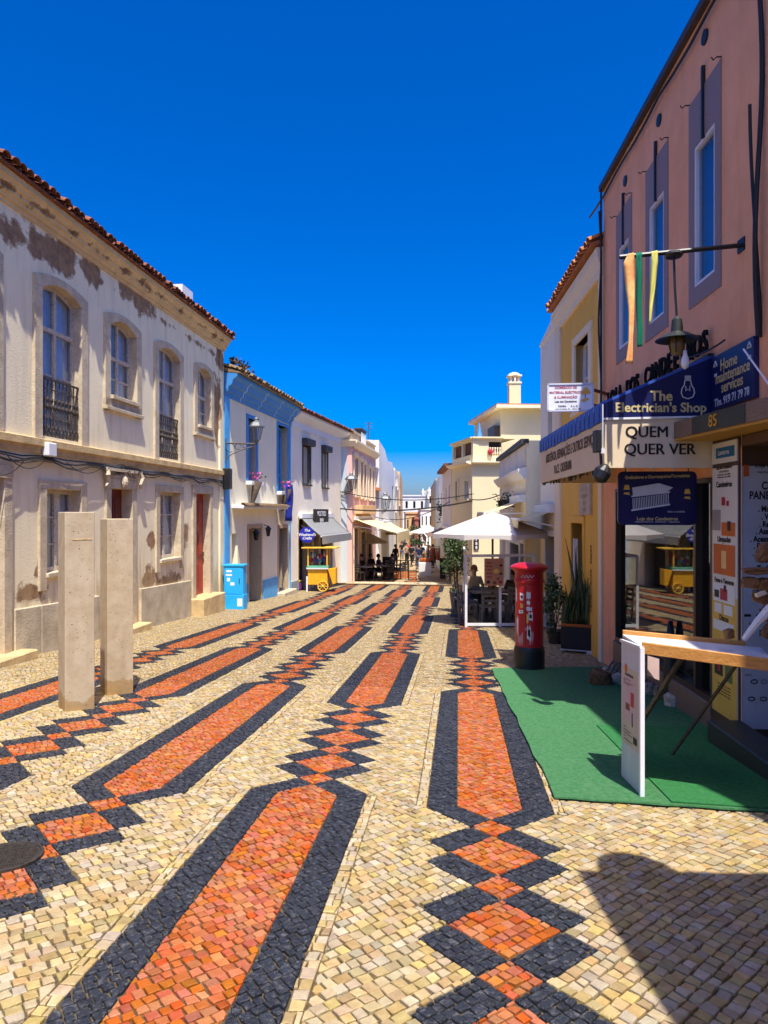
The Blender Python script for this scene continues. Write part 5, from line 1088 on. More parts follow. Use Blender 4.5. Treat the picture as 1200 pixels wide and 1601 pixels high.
sl = Matrix.Translation(c + Vector((0, 0, .003))) @ Matrix.Rotation(math.atan(-.0622 + .0006 * c.y), 4, 'X')
q = MB(); q.lathe(c, [(.20, -.03), (.20, .010), (.185, .012), (.183, .004), (.02, .004)], 36, M=sl); q.build('rim', M['castiron'], t)
q = MB()
for i in range(-12, 13):
    for j in range(-12, 13):
        x, y = i * .0135, j * .0135
        if x * x + y * y < .172 ** 2 and (i + j) % 2 == 0: q.box((0, 0, 0), (.0095, .0095, .007), M=sl @ Matrix.Rotation(.6, 4, 'Z') @ Matrix.Translation((x, y, .0065)))
q.build('tread_studs', M['castiron'], t, kind='stuff')
M['turf'] = mat('green_carpet', (.035, .215, .055, 1), (.12, .31, .135, 1), .97, 30, .9, .9, 330, detail=12)
A_ = gpt(768, 1047); B_ = gpt(868, 1251); Cc_ = gpt(1200, 1277); n = 16; q = MB()
def cp(i, j):
    e = j / n; L_ = A_.lerp(B_, e); rr = FR.pt(0, 0).x; y1 = L_.y + (Cc_.y - B_.y) * 1.12 * e + .35 * (1 - e)
    xr = 3.53 - .0545 * (11.32 - y1) - .02; k = i / n; x = L_.x + (xr - L_.x) * k; y = L_.y + (y1 - L_.y) * k
    if i == 0: x += .010 * math.sin(j * 2.3) + .006 * math.sin(j * 5.1)
    if j == n: y += .008 * math.sin(i * 1.9)
    return Vector((x, y, gz(x, y) + .012))
for i in range(n):
    for j in range(n): q.poly([cp(i, j), cp(i, j + 1), cp(i + 1, j + 1), cp(i + 1, j)])
car = q.build('green_carpet', M['turf'], base=A_, norm=False, weld=True, label='green artificial turf carpet laid in front of the shop', cat='carpet'); md = car.modifiers.new('s', 'SOLIDIFY'); md.thickness = .012; md.offset = 1
q = MB()                                              # worn seam across the carpet
q = MB()
def cp2(i, j): return (lambda p_: Vector((p_.x, p_.y, p_.z + .016)))(cp(n * (.40 + .60 * i / 8), n * (.62 + .375 * j / 8)))
for i in range(8):
    for j in range(8): q.poly([cp2(i, j), cp2(i, j + 1), cp2(i + 1, j + 1), cp2(i + 1, j)])
c2_ = q.build('green_carpet', mat('fresh_turf', (.018, .205, .042, 1), (.06, .295, .09, 1), .97, 30, .9, .9, 330, detail=12), base=cp2(0, 0), norm=False, weld=True, label='brighter green turf piece overlapping the carpet below the display table', cat='carpet'); md = c2_.modifiers.new('s', 'SOLIDIFY'); md.thickness = .008; md.offset = 1

# ------------------------------------------------------------------ pillar box
c = gpt(827, 1046); c.z = gz(c.x, c.y) + .012; t = thing('pillar_box', c, 'red cylindrical pillar box with black base covered in torn stickers', 'post box')
M['red'] = mat('post_red', (.46, .012, .018, 1), (.36, .008, .012, 1), .35, 5, .5, .08, 40); h = lambda v: (1046 - v) * c.y / FPX
q = MB(); q.lathe(c, [(.228, -.03), (.228, h(1016)), (.215, h(1011)), (.21, h(1010))], 40); q.build('base', M['black'], t, smooth=False, bevel=.004)
q = MB(); q.lathe(c, [(.208, h(1010)), (.208, h(913)), (.222, h(911)), (.222, h(907)), (.211, h(905)), (.211, h(896)), (.235, h(893)), (.27, h(890.5)), (.283, h(889)), (.283, h(887)), (.25, h(884.5)), (.17, h(881.5)), (.06, h(880)), (.001, h(879.5))], 48); q.build('body', M['red'], t, smooth=False)
def patch(a0, a1, z0, z1, m, nm='sticker', r=.2098, jag=0, seed=1):
    rd = random.Random(seed); q = MB(); N = 8; top = [z1 + rd.uniform(-jag, jag) for _ in range(N + 1)]; bot = [z0 + rd.uniform(-jag, jag) for _ in range(N + 1)]
    P = lambda k, z: c + Vector((r * math.cos(a0 + (a1 - a0) * k / N), r * math.sin(a0 + (a1 - a0) * k / N), z))
    for k in range(N): q.poly([P(k, bot[k]), P(k + 1, bot[k + 1]), P(k + 1, top[k + 1]), P(k, top[k])])
    return q.build(nm, m, t, norm=False)
fa = math.atan2(-c.y, -c.x)                           # angle facing the viewer
for k, (da, v0, v1, wd, m_, jg) in enumerate(((-.55, 927, 938, .28, M['white'], .02), (-.05, 925, 935, .3, M['silver'], .015), (-.55, 943, 950, .2, M['postery'], .01), (-.05, 938, 944, .22, M['white'], .012), (-.62, 953, 958, .36, M['white'], .003), (.0, 948, 953, .4, M['silver'], .012), (.1, 956, 968, .28, M['white'], .02), (-.12, 958, 972, .12, M['postery'], .015), (-.02, 978, 996, .26, M['white'], .04), (-.95, 965, 990, .2, M['silver'], .05), (-.25, 979, 984, .06, M['white'], .008), (.15, 985, 1002, .3, mat('pale_pink', (.5, .25, .25, 1)), .05), (-.7, 990, 1005, .5, bpy.data.materials['pale_pink'], .05), (-1.1, 920, 940, .16, M['white'], .02))):
    patch(fa + da - wd / 2, fa + da + wd / 2, h(v1), h(v0), m_, jag=jg, seed=k)
    if m_ is M['white'] and k % 2 == 0: patch(fa + da - wd / 3, fa + da + wd / 3, h(v1 - 3), h(v0 + 3), M['ink'], r=.2104, jag=jg * .7, seed=k + 50, nm='sticker_print')
q = MB(); q.tube([c + Vector((.214 * math.cos(fa + x_), .214 * math.sin(fa + x_), h(901) + .018 * math.sin(x_ * 26))) for x_ in np.linspace(-.6, .35, 40)], .004, 4); q.build('scrawl', M['silver'], t)
q = MB(); q.tube([c + Vector((.2095 * math.cos(fa - .25), .2095 * math.sin(fa - .25), z)) for z in np.linspace(h(1009), h(916), 6)], .004, 4); q.build('door_seam', M['black'], t)
q = MB(); P = lambda a, z: c + Vector((.2125 * math.cos(fa + a), .2125 * math.sin(fa + a), z)); q.poly([P(-.45, h(909)), P(-.2, h(909)), P(.1, h(909)), P(.1, h(906)), P(-.2, h(906)), P(-.45, h(906))]); q.build('letter_slot', M['black'], t, norm=False)

# ------------------------------------------------------------------ display table with hinged panel
M['pine'] = mat('pine_board', (.56, .26, .06, 1), (.40, .16, .03, 1), .55, 3, .8, .2, 50); m_ = M['pine'].node_tree.nodes
for nd in m_:
    if nd.type == 'MAPPING': nd.inputs['Scale'].default_value = (1.2, 8, 14)
tb = thing('display_table', gpt(1003, 1250), 'narrow white-topped display table with pine side boards on the green carpet', 'table')
a0 = at(1003, 1003, 5.05); a1 = at(1215, 1031, 4.72); b0_ = at(973, 985, 5.52); b1_ = at(1165, 1003, 5.26)
dx = (a1 - a0).normalized(); up = Vector((0, 0, 1))
def plank(p, r, hh, th, nm, m, lift=0):
    d = (r - p); nrm = Vector((d.y, -d.x, 0)).normalized(); q = MB(); q.prism([p, p + nrm * th, p + nrm * th - up * hh, p - up * hh], d); return q.build(nm, m, tb, bevel=.004)
plank(a0, a1, .085, .022, 'front_board', M['pine']); plank(b0_, b1_, .085, -.022, 'rear_board', M['pine'])
q = MB(); lw = Vector((0, 0, -.035)); q.prism([a0 + lw, a1 + lw, b1_ + (b1_ - b0_) * .12 + lw, b0_ + lw], (0, 0, -.018)); q.build('table_top', M['white_g'], tb)
q = MB(); q.lathe(at(1015, 1000, 5.25) + lw, [(.05, 0), (.05, .012)], 12); q.build('wood_disc', M['pine'], tb)
f0 = gpt(1003, 1250) + Vector((0, 0, .02)); g0 = gpt(971, 1219) + Vector((0, 0, .03)); f1 = Vector((f0.x, f0.y, a0.z - .03)); g1 = Vector((g0.x, g0.y, b0_.z - .06))
M['boardwhite'] = mat('aged_white_board', (.60, .60, .58, 1), (.46, .46, .44, 1), .6, 6, .7, .1, 50, streak=True)
pn = (f0 - g0); pn.z = 0; pnn = Vector((-pn.y, pn.x, 0)).normalized();
if pnn.x > 0: pnn = -pnn
q = MB(); q.prism([f0, f1, g1, g0], -pnn * .022); pnl = q.build('end_panel', M['boardwhite'], tb, bevel=.003)
q = MB(); q.bar(f0, f1, .03, .03); q.build('panel_edge', M['white_g'], pnl); q = MB(); q.bar(f1 + Vector((0, 0, .0)), g1, .025, .02); q.build('hinge', M['silver'], pnl)
PP = lambda a, b, o=.0: g0.lerp(f0, a).lerp(g1.lerp(f1, a), b) + pnn * o
def pprint(a0_, a1_, b0p, b1p, m, nm, o=.002): q = MB(); q.poly([PP(a0_, b0p, o), PP(a1_, b0p, o), PP(a1_, b1p, o), PP(a0_, b1p, o)]); return q.build(nm, m, pnl, norm=False)
M['beige'] = mat('beige_print', (.62, .52, .36, 1)); M['pinkprint'] = mat('pink_print', (.65, .45, .42, 1))
pprint(.05, .92, .27, .82, M['beige'], 'panel_poster', .002); pprint(.12, .75, .45, .76, M['pinkprint'], 'poster_picture', .003)
for (x0, x1, y0, y1, m) in ((.5, .66, .56, .66, M['redp']), (.25, .45, .52, .57, mat('brown_print', (.25, .09, .04, 1))), (.55, .6, .42, .52, mat('dkgreen', (.01, .09, .06, 1))), (.62, .8, .31, .36, M['ink']), (.2, .32, .79, .84, M['orangep'])): pprint(x0, x1, y0, y1, m, 'poster_picture', .004)
for k in range(9): pprint(.15, .15 + .5 * (.6 + .4 * math.sin(k * 2.2)), .70 + .012 * k if k < 4 else .30 + .022 * (k - 4), .704 + .012 * k if k < 4 else .305 + .022 * (k - 4), M['ink'], 'poster_line', .0045)
x_ = (PP(1, .5) - PP(0, .5)).normalized(); Mx = Matrix((x_, Vector((0, 0, 1)), x_.cross(Vector((0, 0, 1))))).transposed().to_4x4(); Mx.translation = PP(.42, .775, .004); text('Assistência', .04, Mx, M['ink'], parent=pnl, ext=.0004)
for (p, r) in ((b0_.lerp(b1_, .55), .03), (b1_, .02)):
    g_ = Vector((p.x - .25, p.y + .75, gz(p.x, p.y + .75) + .02)); q = MB(); q.bar(p - up * .08, g_, r, r); q.build('leg', M['bark'], tb)
q = MB(); p = gpt(1048, 1100); zb_ = gz(p.x, p.y) + .02; q.lathe((p.x, p.y, zb_), [(.085, 0), (.085, .1), (.08, .35), (.055, .72), (.025, .95)], 14); q.build('tapered_vase', M['black'], base=(p.x, p.y, zb_), smooth=True, label='tall tapered black vase standing under the display table', cat='vase')
q = MB(); p = at(1024, 1045, 5.6); q.prism([p + Vector((-.06, 0, .1)), p + Vector((.04, .02, .07)), p + Vector((.04, .02, -.1)), p + Vector((-.06, 0, -.06))], (0, .006, 0)); q.build('price_card', M['pinkprint'], base=p, label='small printed card leaning under the display table', cat='card')
# driftwood pieces and tool on the table
M['drift'] = mat('driftwood', (.24, .115, .04, 1), (.08, .035, .015, 1), .85, 12, .9, .7, 50)
def chunk(c_, sz, seed, name, m, label=None, parent=None, cat='driftwood', rot=(0, 0, 0)):
    rd = random.Random(seed); bm = bmesh.new(); bmesh.ops.create_icosphere(bm, subdivisions=2, radius=1)
    E_ = Matrix.Rotation(rot[2], 4, 'Z') @ Matrix.Rotation(rot[1], 4, 'Y') @ Matrix.Rotation(rot[0], 4, 'X')
    for v in bm.verts:
        d = 1 + .35 * noise.noise(v.co * 1.7 + Vector((seed, 0, 0))) + .18 * noise.noise(v.co * 5 + Vector((0, seed, 0)))
        p_ = Vector([max(-.75, min(.75, x)) for x in v.co]) * d; v.co = E_ @ Vector((p_.x * sz[0], p_.y * sz[1], p_.z * sz[2]))
    me = bpy.data.meshes.new(name); bm.to_mesh(me); bm.free(); me.materials.append(m); o = bpy.data.objects.new(name, me); C.objects.link(o)
    if parent: o.parent = parent; o.location = Vector(c_) - wloc[parent]
    else: o.location = c_
    wloc[o] = Vector(c_); return tag(o, label, cat if not parent else None)
chunk(at(1139, 991, 5.05), (.045, .04, .045), 3, 'wood_block', M['drift'], 'small brown wood block standing on the white table top')
ds = thing('driftwood_sculpture', at(1180, 905, 4.95), 'brown driftwood sculpture of stacked chunks in front of the white poster', 'sculpture')
for k, (u, v, sx_, sz_) in enumerate(((1186, 893, .13, .035), (1172, 911, .07, .055), (1195, 914, .09, .06), (1193, 865, .05, .09), (1190, 935, .08, .05), (1204, 955, .06, .10), (1205, 985, .05, .1))): chunk(at(u, v, 4.95 + .01 * k), (sx_, .07, sz_), 10 + k, 'wood_piece', M['drift'], parent=ds, rot=(0, .1 * k, 0))
q = MB(); q.bar(at(1182, 931, 4.86), at(1196, 926, 4.86), .03, .025); q.build('name_tag', M['beige'], ds)
q = MB(); q.tube([at(1163, 1000, 4.9), at(1185, 972, 4.85), at(1206, 950, 4.8)], [.02, .028, .035], 8); q.build('metal_tool', M['silver'], base=at(1180, 980, 4.85), label='grey metal tool leaning against the driftwood on the table', cat='tool')
# bamboo rack on stones by the stall riser
bk = thing('bamboo_rack', gpt(1030, 1125), 'low dark bamboo slat rack on stones under the shop window', 'rack'); c0 = gpt(958, 1052) + up * .17; c1 = gpt(1085, 1098) + up * .17; wdir = Vector((-.35, -.75, 0))
for i in range(20):
    q = MB(); k = i / 19; a = c0.lerp(c1, k); q.tube([a + Vector((0, 0, .01 * math.sin(i * 3))), a + wdir * (.9 + .1 * math.sin(i * 7)) + Vector((0, 0, .01 * math.cos(i * 5)))], .018, 6); q.build('bamboo_slat', mat('bamboo', (.34, .27, .18, 1), (.16, .12, .08, 1)) if i == 0 else bpy.data.materials['bamboo'], bk)
for i in range(7): k = i / 6; a = c0.lerp(c1, k) + wdir * (.85 if i % 2 else .5); chunk((a.x, a.y, gz(a.x, a.y) + .07), (.14, .12, .1), 30 + i, 'stone_support', M['stone'], parent=bk)
q_ = gpt(938, 1072); chunk((q_.x, q_.y, q_.z + .1), (.17, .15, .14), 44, 'stump', M['drift'], 'dark driftwood stump on the carpet in the shade near the planter', cat='stump')
q = MB(); p = FR.pt(s_c - .6, 0, .15); q.box((p.x, p.y, gz(p.x, p.y) + .1), (.3, 1.2, .2), FR.ang - math.pi / 2); q.build('door_step', M['dkgranite'], base=(p.x, p.y, gz(p.x, p.y)), bevel=.01, label='dark granite step at the shop entrance', cat='step')

# ------------------------------------------------------------------ planter with snake plants
c = gpt(905, 1022); pt_ = thing('planter_box', c, 'black box planter with orange rim by the yellow house', 'planter'); X = Matrix.Translation(c) @ Matrix.Rotation(FY.ang - math.pi / 2 + R(-20), 4, 'Z')
cbox(X, (0, .16, .27), (.62, .36, .40), M['black'], 'box', pt_); cbox(X, (0, -.02, .49), (.60, .02, .05), mat('orange_rim', (.42, .12, .02, 1)), 'rim', pt_); cbox(X, (0, .35, .49), (.62, .02, .05), bpy.data.materials['orange_rim'], 'rim', pt_); cbox(X, (0, .16, .055), (.64, .36, .02), M['silver'], 'tray', pt_); cbox(X, (.2, .0, .0), (.14, .06, .1), M['silver'], 'foot', pt_)
M['sans'] = mat('snake_leaf', (.035, .075, .025, 1), (.09, .11, .04, 1), .45, 14, .7)
def blades(name, label, center, n, spread, h0, h1, seed, wd=.045):
    rd = random.Random(seed); t = thing(name, center, label, 'plant', 'snake plants in the planter')
    for i in range(n):
        b = Vector(center) + Vector((rd.gauss(0, spread), rd.gauss(0, spread * .6), 0)); hh = rd.uniform(h0, h1); ln = Vector((rd.gauss(0, .12), rd.gauss(0, .08), 0)) * hh; az = rd.uniform(0, 3.14); sd = Vector((math.cos(az), math.sin(az), 0)); w = wd * rd.uniform(.7, 1.2); q = MB(); prev = None
        for k in range(6):
            e = k / 5; pc = b + up * hh * e + ln * e * e; ww = w * (1 - e ** 3) * (.6 + .4 * math.sin(e * 2.5)) + .002; tw = Matrix.Rotation(e * .8, 3, 'Z') @ sd; cur = (pc - tw * ww, pc + tw * ww + sd.cross(up) * .008)
            if prev: q.poly([prev[0], prev[1], cur[1], cur[0]])
            prev = cur
        o = q.build('leaf', M['sans'], t, norm=False, smooth=True, weld=True); o.modifiers.new('s', 'SOLIDIFY').thickness = .004
pc = X @ Vector((0, .16, .46))
blades('snake_plant', 'dense snake plant with tall striped leaves in the black planter', pc + Vector((.12, .02, 0)), 34, .13, .6, 1.05, 3)
blades('snake_plant', 'second snake plant with shorter leaves at the left end of planter', pc + Vector((-.2, 0, 0)), 16, .08, .45, .75, 5)
tp_ = pc + Vector((.02, .3, 0)); blades('tall_snake_plant', 'tallest narrow plant rising behind the planter against the yellow door', (tp_.x, tp_.y, tp_.z), 7, .03, 1.35, 1.75, 8, wd=.04)
def leafcloud(q, center, rad, n, size, seed, shell=.5, clumps=0):
    rd = random.Random(seed); cl = [(Vector((rd.gauss(0, .5) * rad[0], rd.gauss(0, .5) * rad[1], rd.uniform(-.9, .9) * rad[2])), rd.uniform(.25, .45)) for _ in range(clumps)]
    for i in range(n):
        if cl:
            cc, rr = cl[i % len(cl)]; d = Vector((rd.gauss(0, 1), rd.gauss(0, 1), rd.gauss(0, 1))).normalized() * rd.random() ** .4; p = Vector(center) + cc + Vector((d.x * rad[0] * rr * 1.5, d.y * rad[1] * rr * 1.5, d.z * rad[2] * rr))
        else:
            d = Vector((rd.gauss(0, 1), rd.gauss(0, 1), rd.gauss(0, 1))).normalized() * (shell + (1 - shell) * rd.random()); p = Vector(center) + Vector((d.x * rad[0], d.y * rad[1], d.z * rad[2]))
        x = Vector((rd.uniform(-1, 1), rd.uniform(-1, 1), rd.uniform(-.8, .6))).normalized(); y = x.orthogonal().normalized(); y = Matrix.Rotation(rd.uniform(0, 6.28), 3, x) @ y; s_ = size * rd.uniform(.6, 1.3)
        q.poly([p, p + x * s_ * .5 + y * s_ * .28, p + x * s_, p + x * s_ * .5 - y * s_ * .28])
c = gpt(868, 1006); t = thing('bushy_plant', c, 'dark leafy bush in a low pot left of the black planter', 'plant'); q = MB(); q.lathe(c, [(.12, 0), (.17, .25), (.18, .26)], 12); q.build('pot', M['castiron'], t); q = MB(); leafcloud(q, c + up * .75, (.30, .3, .5), 800, .085, 3, clumps=9); q.build('foliage', M['leaf'], t, kind='stuff', norm=False)
q = MB()
for k in range(5): q.tube([c + up * .2, c + up * .55 + Vector((.05 * math.cos(k), .05 * math.sin(k), 0)), c + up * 1.0 + Vector((.18 * math.cos(k * 1.3), .18 * math.sin(k * 1.3), 0))], [.012, .009, .004], 5)
q.build('stems', M['bark'], t)
# potted tree
c = gpt(713, 957); t = thing('potted_tree', c, 'slim small tree in dark tapered pot beside the glass screen', 'tree'); q = MB(); q.lathe(c, [(.15, 0), (.16, .02), (.235, .52), (.25, .54), (.25, .60), (.21, .60), (.2, .5)], 4, M=Matrix.Translation(c) @ Matrix.Rotation(R(50), 4, 'Z')); q.build('pot', mat('slate_pot', (.03, .035, .045, 1), rough=.5), t, bevel=.01)
q = MB()
for k in range(3): q.tube([c + Vector((.03 * math.cos(k * 2), .03 * math.sin(k * 2), .4)), c + Vector((.05 * math.cos(k * 2 + .6), .05 * math.sin(k * 2 + .6), .9)), c + Vector((.08 * math.cos(k * 2 + 1), .08 * math.sin(k * 2 + 1), 1.7))], [.022, .018, .007], 6)
for k in range(14):
    z = .85 + .08 * k; a = k * 2.4; q.tube([c + up * z, c + up * (z + .15) + Vector((.2 * math.cos(a), .2 * math.sin(a), 0))], [.008, .003], 4)
q.build('trunk', M['bark'], t)
M['olivel'] = mat('olive_leaf', (.075, .115, .03, 1), (.035, .055, .02, 1), .6, 9, .8)
q = MB(); leafcloud(q, c + up * 1.52, (.30, .30, .62), 1700, .075, 6, clumps=22); q.build('crown', M['olivel'], t, kind='stuff', norm=False); q = MB(); leafcloud(q, c + up * .62, (.16, .16, .08), 120, .07, 7); q.build('undergrowth', M['leaf'], t, kind='stuff', norm=False)

# ------------------------------------------------------------------ people
SKIN = [mat('skin_%d' % i, c_, rough=.55) for i, c_ in enumerate(((.48, .26, .17, 1), (.36, .18, .11, 1)))]
def skinmesh(name, verts, edges, m, parent, T, sub=2, root=0):
    me = bpy.data.meshes.new(name); me.from_pydata([tuple(v[0]) for v in verts], edges, []); me.transform(T); me.materials.append(m)
    o = bpy.data.objects.new(name, me); C.objects.link(o)
    if parent: o.parent = parent
    sk = o.modifiers.new('skin', 'SKIN'); sk.use_smooth_shade = True
    for i, v in enumerate(me.skin_vertices[0].data): v.radius = (verts[i][1], verts[i][2] if len(verts[i]) > 2 else verts[i][1]); v.use_root = (i == root)
    o.modifiers.new('sub', 'SUBSURF').levels = sub; o.modifiers['sub'].render_levels = sub
    return o
def person(loc, rz, label, shirt, pants, hair, pose='stand', skin=0, group=None, arms='down', h=1.0, shorts=False):
    t = thing('person', loc, label, 'person', group, rz); T = Matrix.Scale(h, 4); V = Vector
    hz = .92 if pose != 'sit' else .50
    if pose == 'sit':
        legs = lambda s: [(V((s * .10, 0, hz)), .085), (V((s * .12, -.42, hz + .01)), .062), (V((s * .12, -.45, .10)), .042), (V((s * .12, -.58, .035)), .035)]
    elif pose == 'walk':
        legs = lambda s: [(V((s * .09, 0, hz - .04)), .088), (V((s * .09, -.12 * s - .05, .50)), .060), (V((s * .09, .06 - .22 * s, .09)), .042), (V((s * .10, -.08 - .24 * s, .035)), .036)]
    else: legs = lambda s: [(V((s * .09, 0, hz - .04)), .088), (V((s * .10, -.02, .49)), .060), (V((s * .11, .01, .09)), .042), (V((s * .13, -.13, .035)), .036)]
    if arms == 'down': arm = lambda s: [(V((s * .17, 0, hz + .50)), .055), (V((s * .24, .03, hz + .23)), .043), (V((s * .25, -.06, hz + .0)), .033), (V((s * .25, -.09, hz - .09)), .03)]
    else: arm = lambda s: [(V((s * .17, 0, hz + .50)), .055), (V((s * .24, -.04, hz + .25)), .043), (V((s * .14, -.28, hz + .22)), .033), (V((s * .10, -.37, hz + .23)), .03)]
    body_ = [(V((0, 0, hz)), .13, .10), (V((0, 0, hz + .20)), .115, .09), (V((0, .01, hz + .42)), .135, .10), (V((0, 0, hz + .54)), .06), (V((0, -.01, hz + .61)), .055), (V((0, -.015, hz + .70)), .085, .095), (V((0, -.01, hz + .80)), .075, .085)]
    ed = [(0, 1), (1, 2), (2, 3), (3, 4), (4, 5), (5, 6)]; vv = list(body_)
    for s in (-1, 1):
        L_ = legs(s); i = len(vv); vv += L_; ed += [(0, i)] + [(i + k, i + k + 1) for k in range(3)]
        A = arm(s); i = len(vv); vv += A; ed += [(2, i)] + [(i + k, i + k + 1) for k in range(3)]
    wb = skinmesh('body', vv, ed, SKIN[skin], t, T)
    sv = [(V((0, 0, hz - .03)), .150, .118), (V((0, 0, hz + .20)), .132, .105), (V((0, .01, hz + .42)), .150, .115), (V((0, 0, hz + .50)), .09)]; se = [(0, 1), (1, 2), (2, 3)]
    for s in (-1, 1): A = arm(s); i = len(sv); sv += [(A[0][0], .070), (A[0][0].lerp(A[1][0], .9), .056)]; se += [(2, i), (i, i + 1)]
    skinmesh('shirt', sv, se, shirt, t, T)
    pv = [(V((0, 0, hz)), .142, .112)]; pe_ = []
    for s in (-1, 1):
        L_ = legs(s); i = len(pv); pv += [(L_[0][0], .102), (L_[1][0], .073)]; pe_ += [(0, i), (i, i + 1)]
        if not shorts: pv += [(L_[1][0].lerp(L_[2][0], .95), .056)]; pe_ += [(i + 1, i + 2)]
    skinmesh('trousers', pv, pe_, pants, t, T)
    for s in (-1, 1):
        f = legs(s)[3][0]; q = MB(); q.box((0, 0, 0), (.09, .25, .07), M=T @ Matrix.Translation((f.x, f.y + .07, .035))); o = q.build('shoe', M['ink'], None, bevel=.02); o.parent = t; o.location = (0, 0, 0)
    q = MB(); c_ = V((0, .012, hz + .76)); q.ball((0, 0, 0), 1, 8, sc=(.1, .112, .115)); q.v = [tuple(T @ (c_ + V(v))) for v in q.v if True]; o = q.build('hair', hair, None, smooth=True); o.parent = t; o.location = (0, 0, 0)
    q = MB(); q.tube([T @ V((0, -.095, hz + .715)), T @ V((0, -.118, hz + .685))], [.012, .016], 5)
    for s in (-1, 1): q.ball(T @ V((s * .095, 0, hz + .70)), .022, 4)
    o = q.build('face', SKIN[skin], None, smooth=True); o.parent = t; o.location = (0, 0, 0)
    return t
CL = {k: mat('cloth_' + k, c_, rough=.9) for k, c_ in dict(black=(.012, .012, .015, 1), navy=(.015, .02, .06, 1), white=(.7, .7, .7, 1), red=(.4, .03, .03, 1), grey=(.2, .2, .22, 1), tan=(.4, .3, .18, 1), jean=(.05, .09, .18, 1), hairb=(.015, .01, .008, 1), hairg=(.25, .22, .18, 1), hairr=(.25, .09, .03, 1)).items()}

# ------------------------------------------------------------------ chairs, tables (built once, then copied)
M['chairgrey'] = mat('grey_wood', (.20, .18, .165, 1), (.12, .11, .10, 1), .6, 8, .6); M['chairdark'] = mat('dark_chair', (.045, .035, .03, 1), rough=.5)
def make_chair(m, label):
    t = thing('cafe_chair', (0, 0, 0), label, 'chair'); q = MB(); q.box((0, 0, .45), (.42, .42, .035)); q.build('seat', m, t, bevel=.008)
    for (x, y, hh) in ((-.18, -.18, .44), (.18, -.18, .44), (-.18, .19, .88), (.18, .19, .88)): q = MB(); q.bar((x, y, 0), (x * .98, y + (.05 if hh > .5 else 0), hh), .035); q.build('leg', m, t)
    for z in (.60, .72, .84): q = MB(); q.box((0, .225, z), (.36, .02, .06)); q.build('back_slat', m, t, bevel=.004)
    return t
def make_table(m, label):
    t = thing('cafe_table', (0, 0, 0), label, 'table'); q = MB(); q.box((0, 0, .73), (.72, .72, .035)); q.build('table_top', m, t, bevel=.006); q = MB(); q.lathe((0, 0, 0), [(.035, .03), (.035, .72)], 8); q.build('column', M['black'], t)
    for a in (0, 1): q = MB(); q.bar((-.3 if a == 0 else 0, -.3 if a else 0, .02), (.3 if a == 0 else 0, .3 if a else 0, .02), .06, .035); q.build('foot', M['black'], t)
    return t
def slope(t): pass
ch0 = make_chair(M['chairgrey'], 'grey slatted cafe chair, leftmost behind the glass screen'); tb0 = make_table(M['chairdark'], 'dark square cafe table behind the menu board')
def gl(x, y): return Vector((x, y, gz(x, y) + .003))
DIRR = math.atan2(1, .1054) - math.pi / 2
tl = [(2.55, 17.5), (3.25, 18.3), (2.6, 19.3)]
for i, (x, y) in enumerate(tl):
    if i == 0: tb0.location = gl(x, y); tb0.rotation_euler.z = DIRR
    else: place_tree(tb0, gl(x, y), DIRR, ('', 'dark square cafe table near the white house wall under the parasol', 'farthest dark square cafe table of the parasol terrace')[i])
tb0['group'] = 'terrace tables'
cl_ = [(2.05, 17.3, 1.4, 'grey slatted cafe chair, leftmost behind the glass screen'), (2.5, 16.85, 3.14, 'grey slatted cafe chair with its back to the glass screen'), (2.12, 19.2, 1.5, 'grey slatted cafe chair at far end of the terrace left side'), (2.95, 17.7, -1.5, 'grey slatted cafe chair right of the nearest terrace table'), (3.3, 17.75, 3.1, 'grey slatted cafe chair behind the red pillar box'), (2.2, 18.3, 1.7, 'grey slatted cafe chair halfway along the terrace left side')]
for i, (x, y, r_, lab) in enumerate(cl_):
    if i == 0: ch0.location = gl(x, y); ch0.rotation_euler.z = r_; ch0['group'] = 'terrace chairs'
    else: place_tree(ch0, gl(x, y), r_, lab, group='terrace chairs')
q = MB(); a_ = gl(1.95, 16.35)
fl = [(1.88, 16.3), (3.55, 16.3), (3.75, 20.5), (2.2, 20.5)]; q.poly([(x, y, gz(x, y) + .006) for x, y in fl]); q.build('terrace_mat', mat('grey_mat', (.07, .07, .075, 1), (.045, .045, .05, 1), .9, 20, .7), base=gl(1.9, 16.3), norm=False, label='dark grey floor mat under the cafe terrace chairs', cat='mat')
person(gl(3.32, 17.9) + up * .0, R(180), 'seated person in black seen from behind, right side of the parasol terrace', CL['black'], CL['black'], CL['hairb'], 'sit', arms='fwd')
person(gl(2.55, 19.9), R(0), 'seated person with reddish hair facing us under the parasol', CL['tan'], CL['jean'], CL['hairr'], 'sit', arms='fwd'); person(gl(2.95, 19.3), R(70), 'seated dark-haired person in grey under the parasol', CL['grey'], CL['black'], CL['hairb'], 'sit', skin=1, arms='fwd')
for (x, y, r_, lab) in ((3.32, 17.92, 0, 'cafe chair of the seated person in black'), (2.55, 19.95, math.pi, 'cafe chair of the red-haired seated person'), (3.0, 19.3, -1.9, 'cafe chair of the seated person in grey')): place_tree(ch0, gl(x, y), r_ + math.pi, lab, group='terrace chairs')
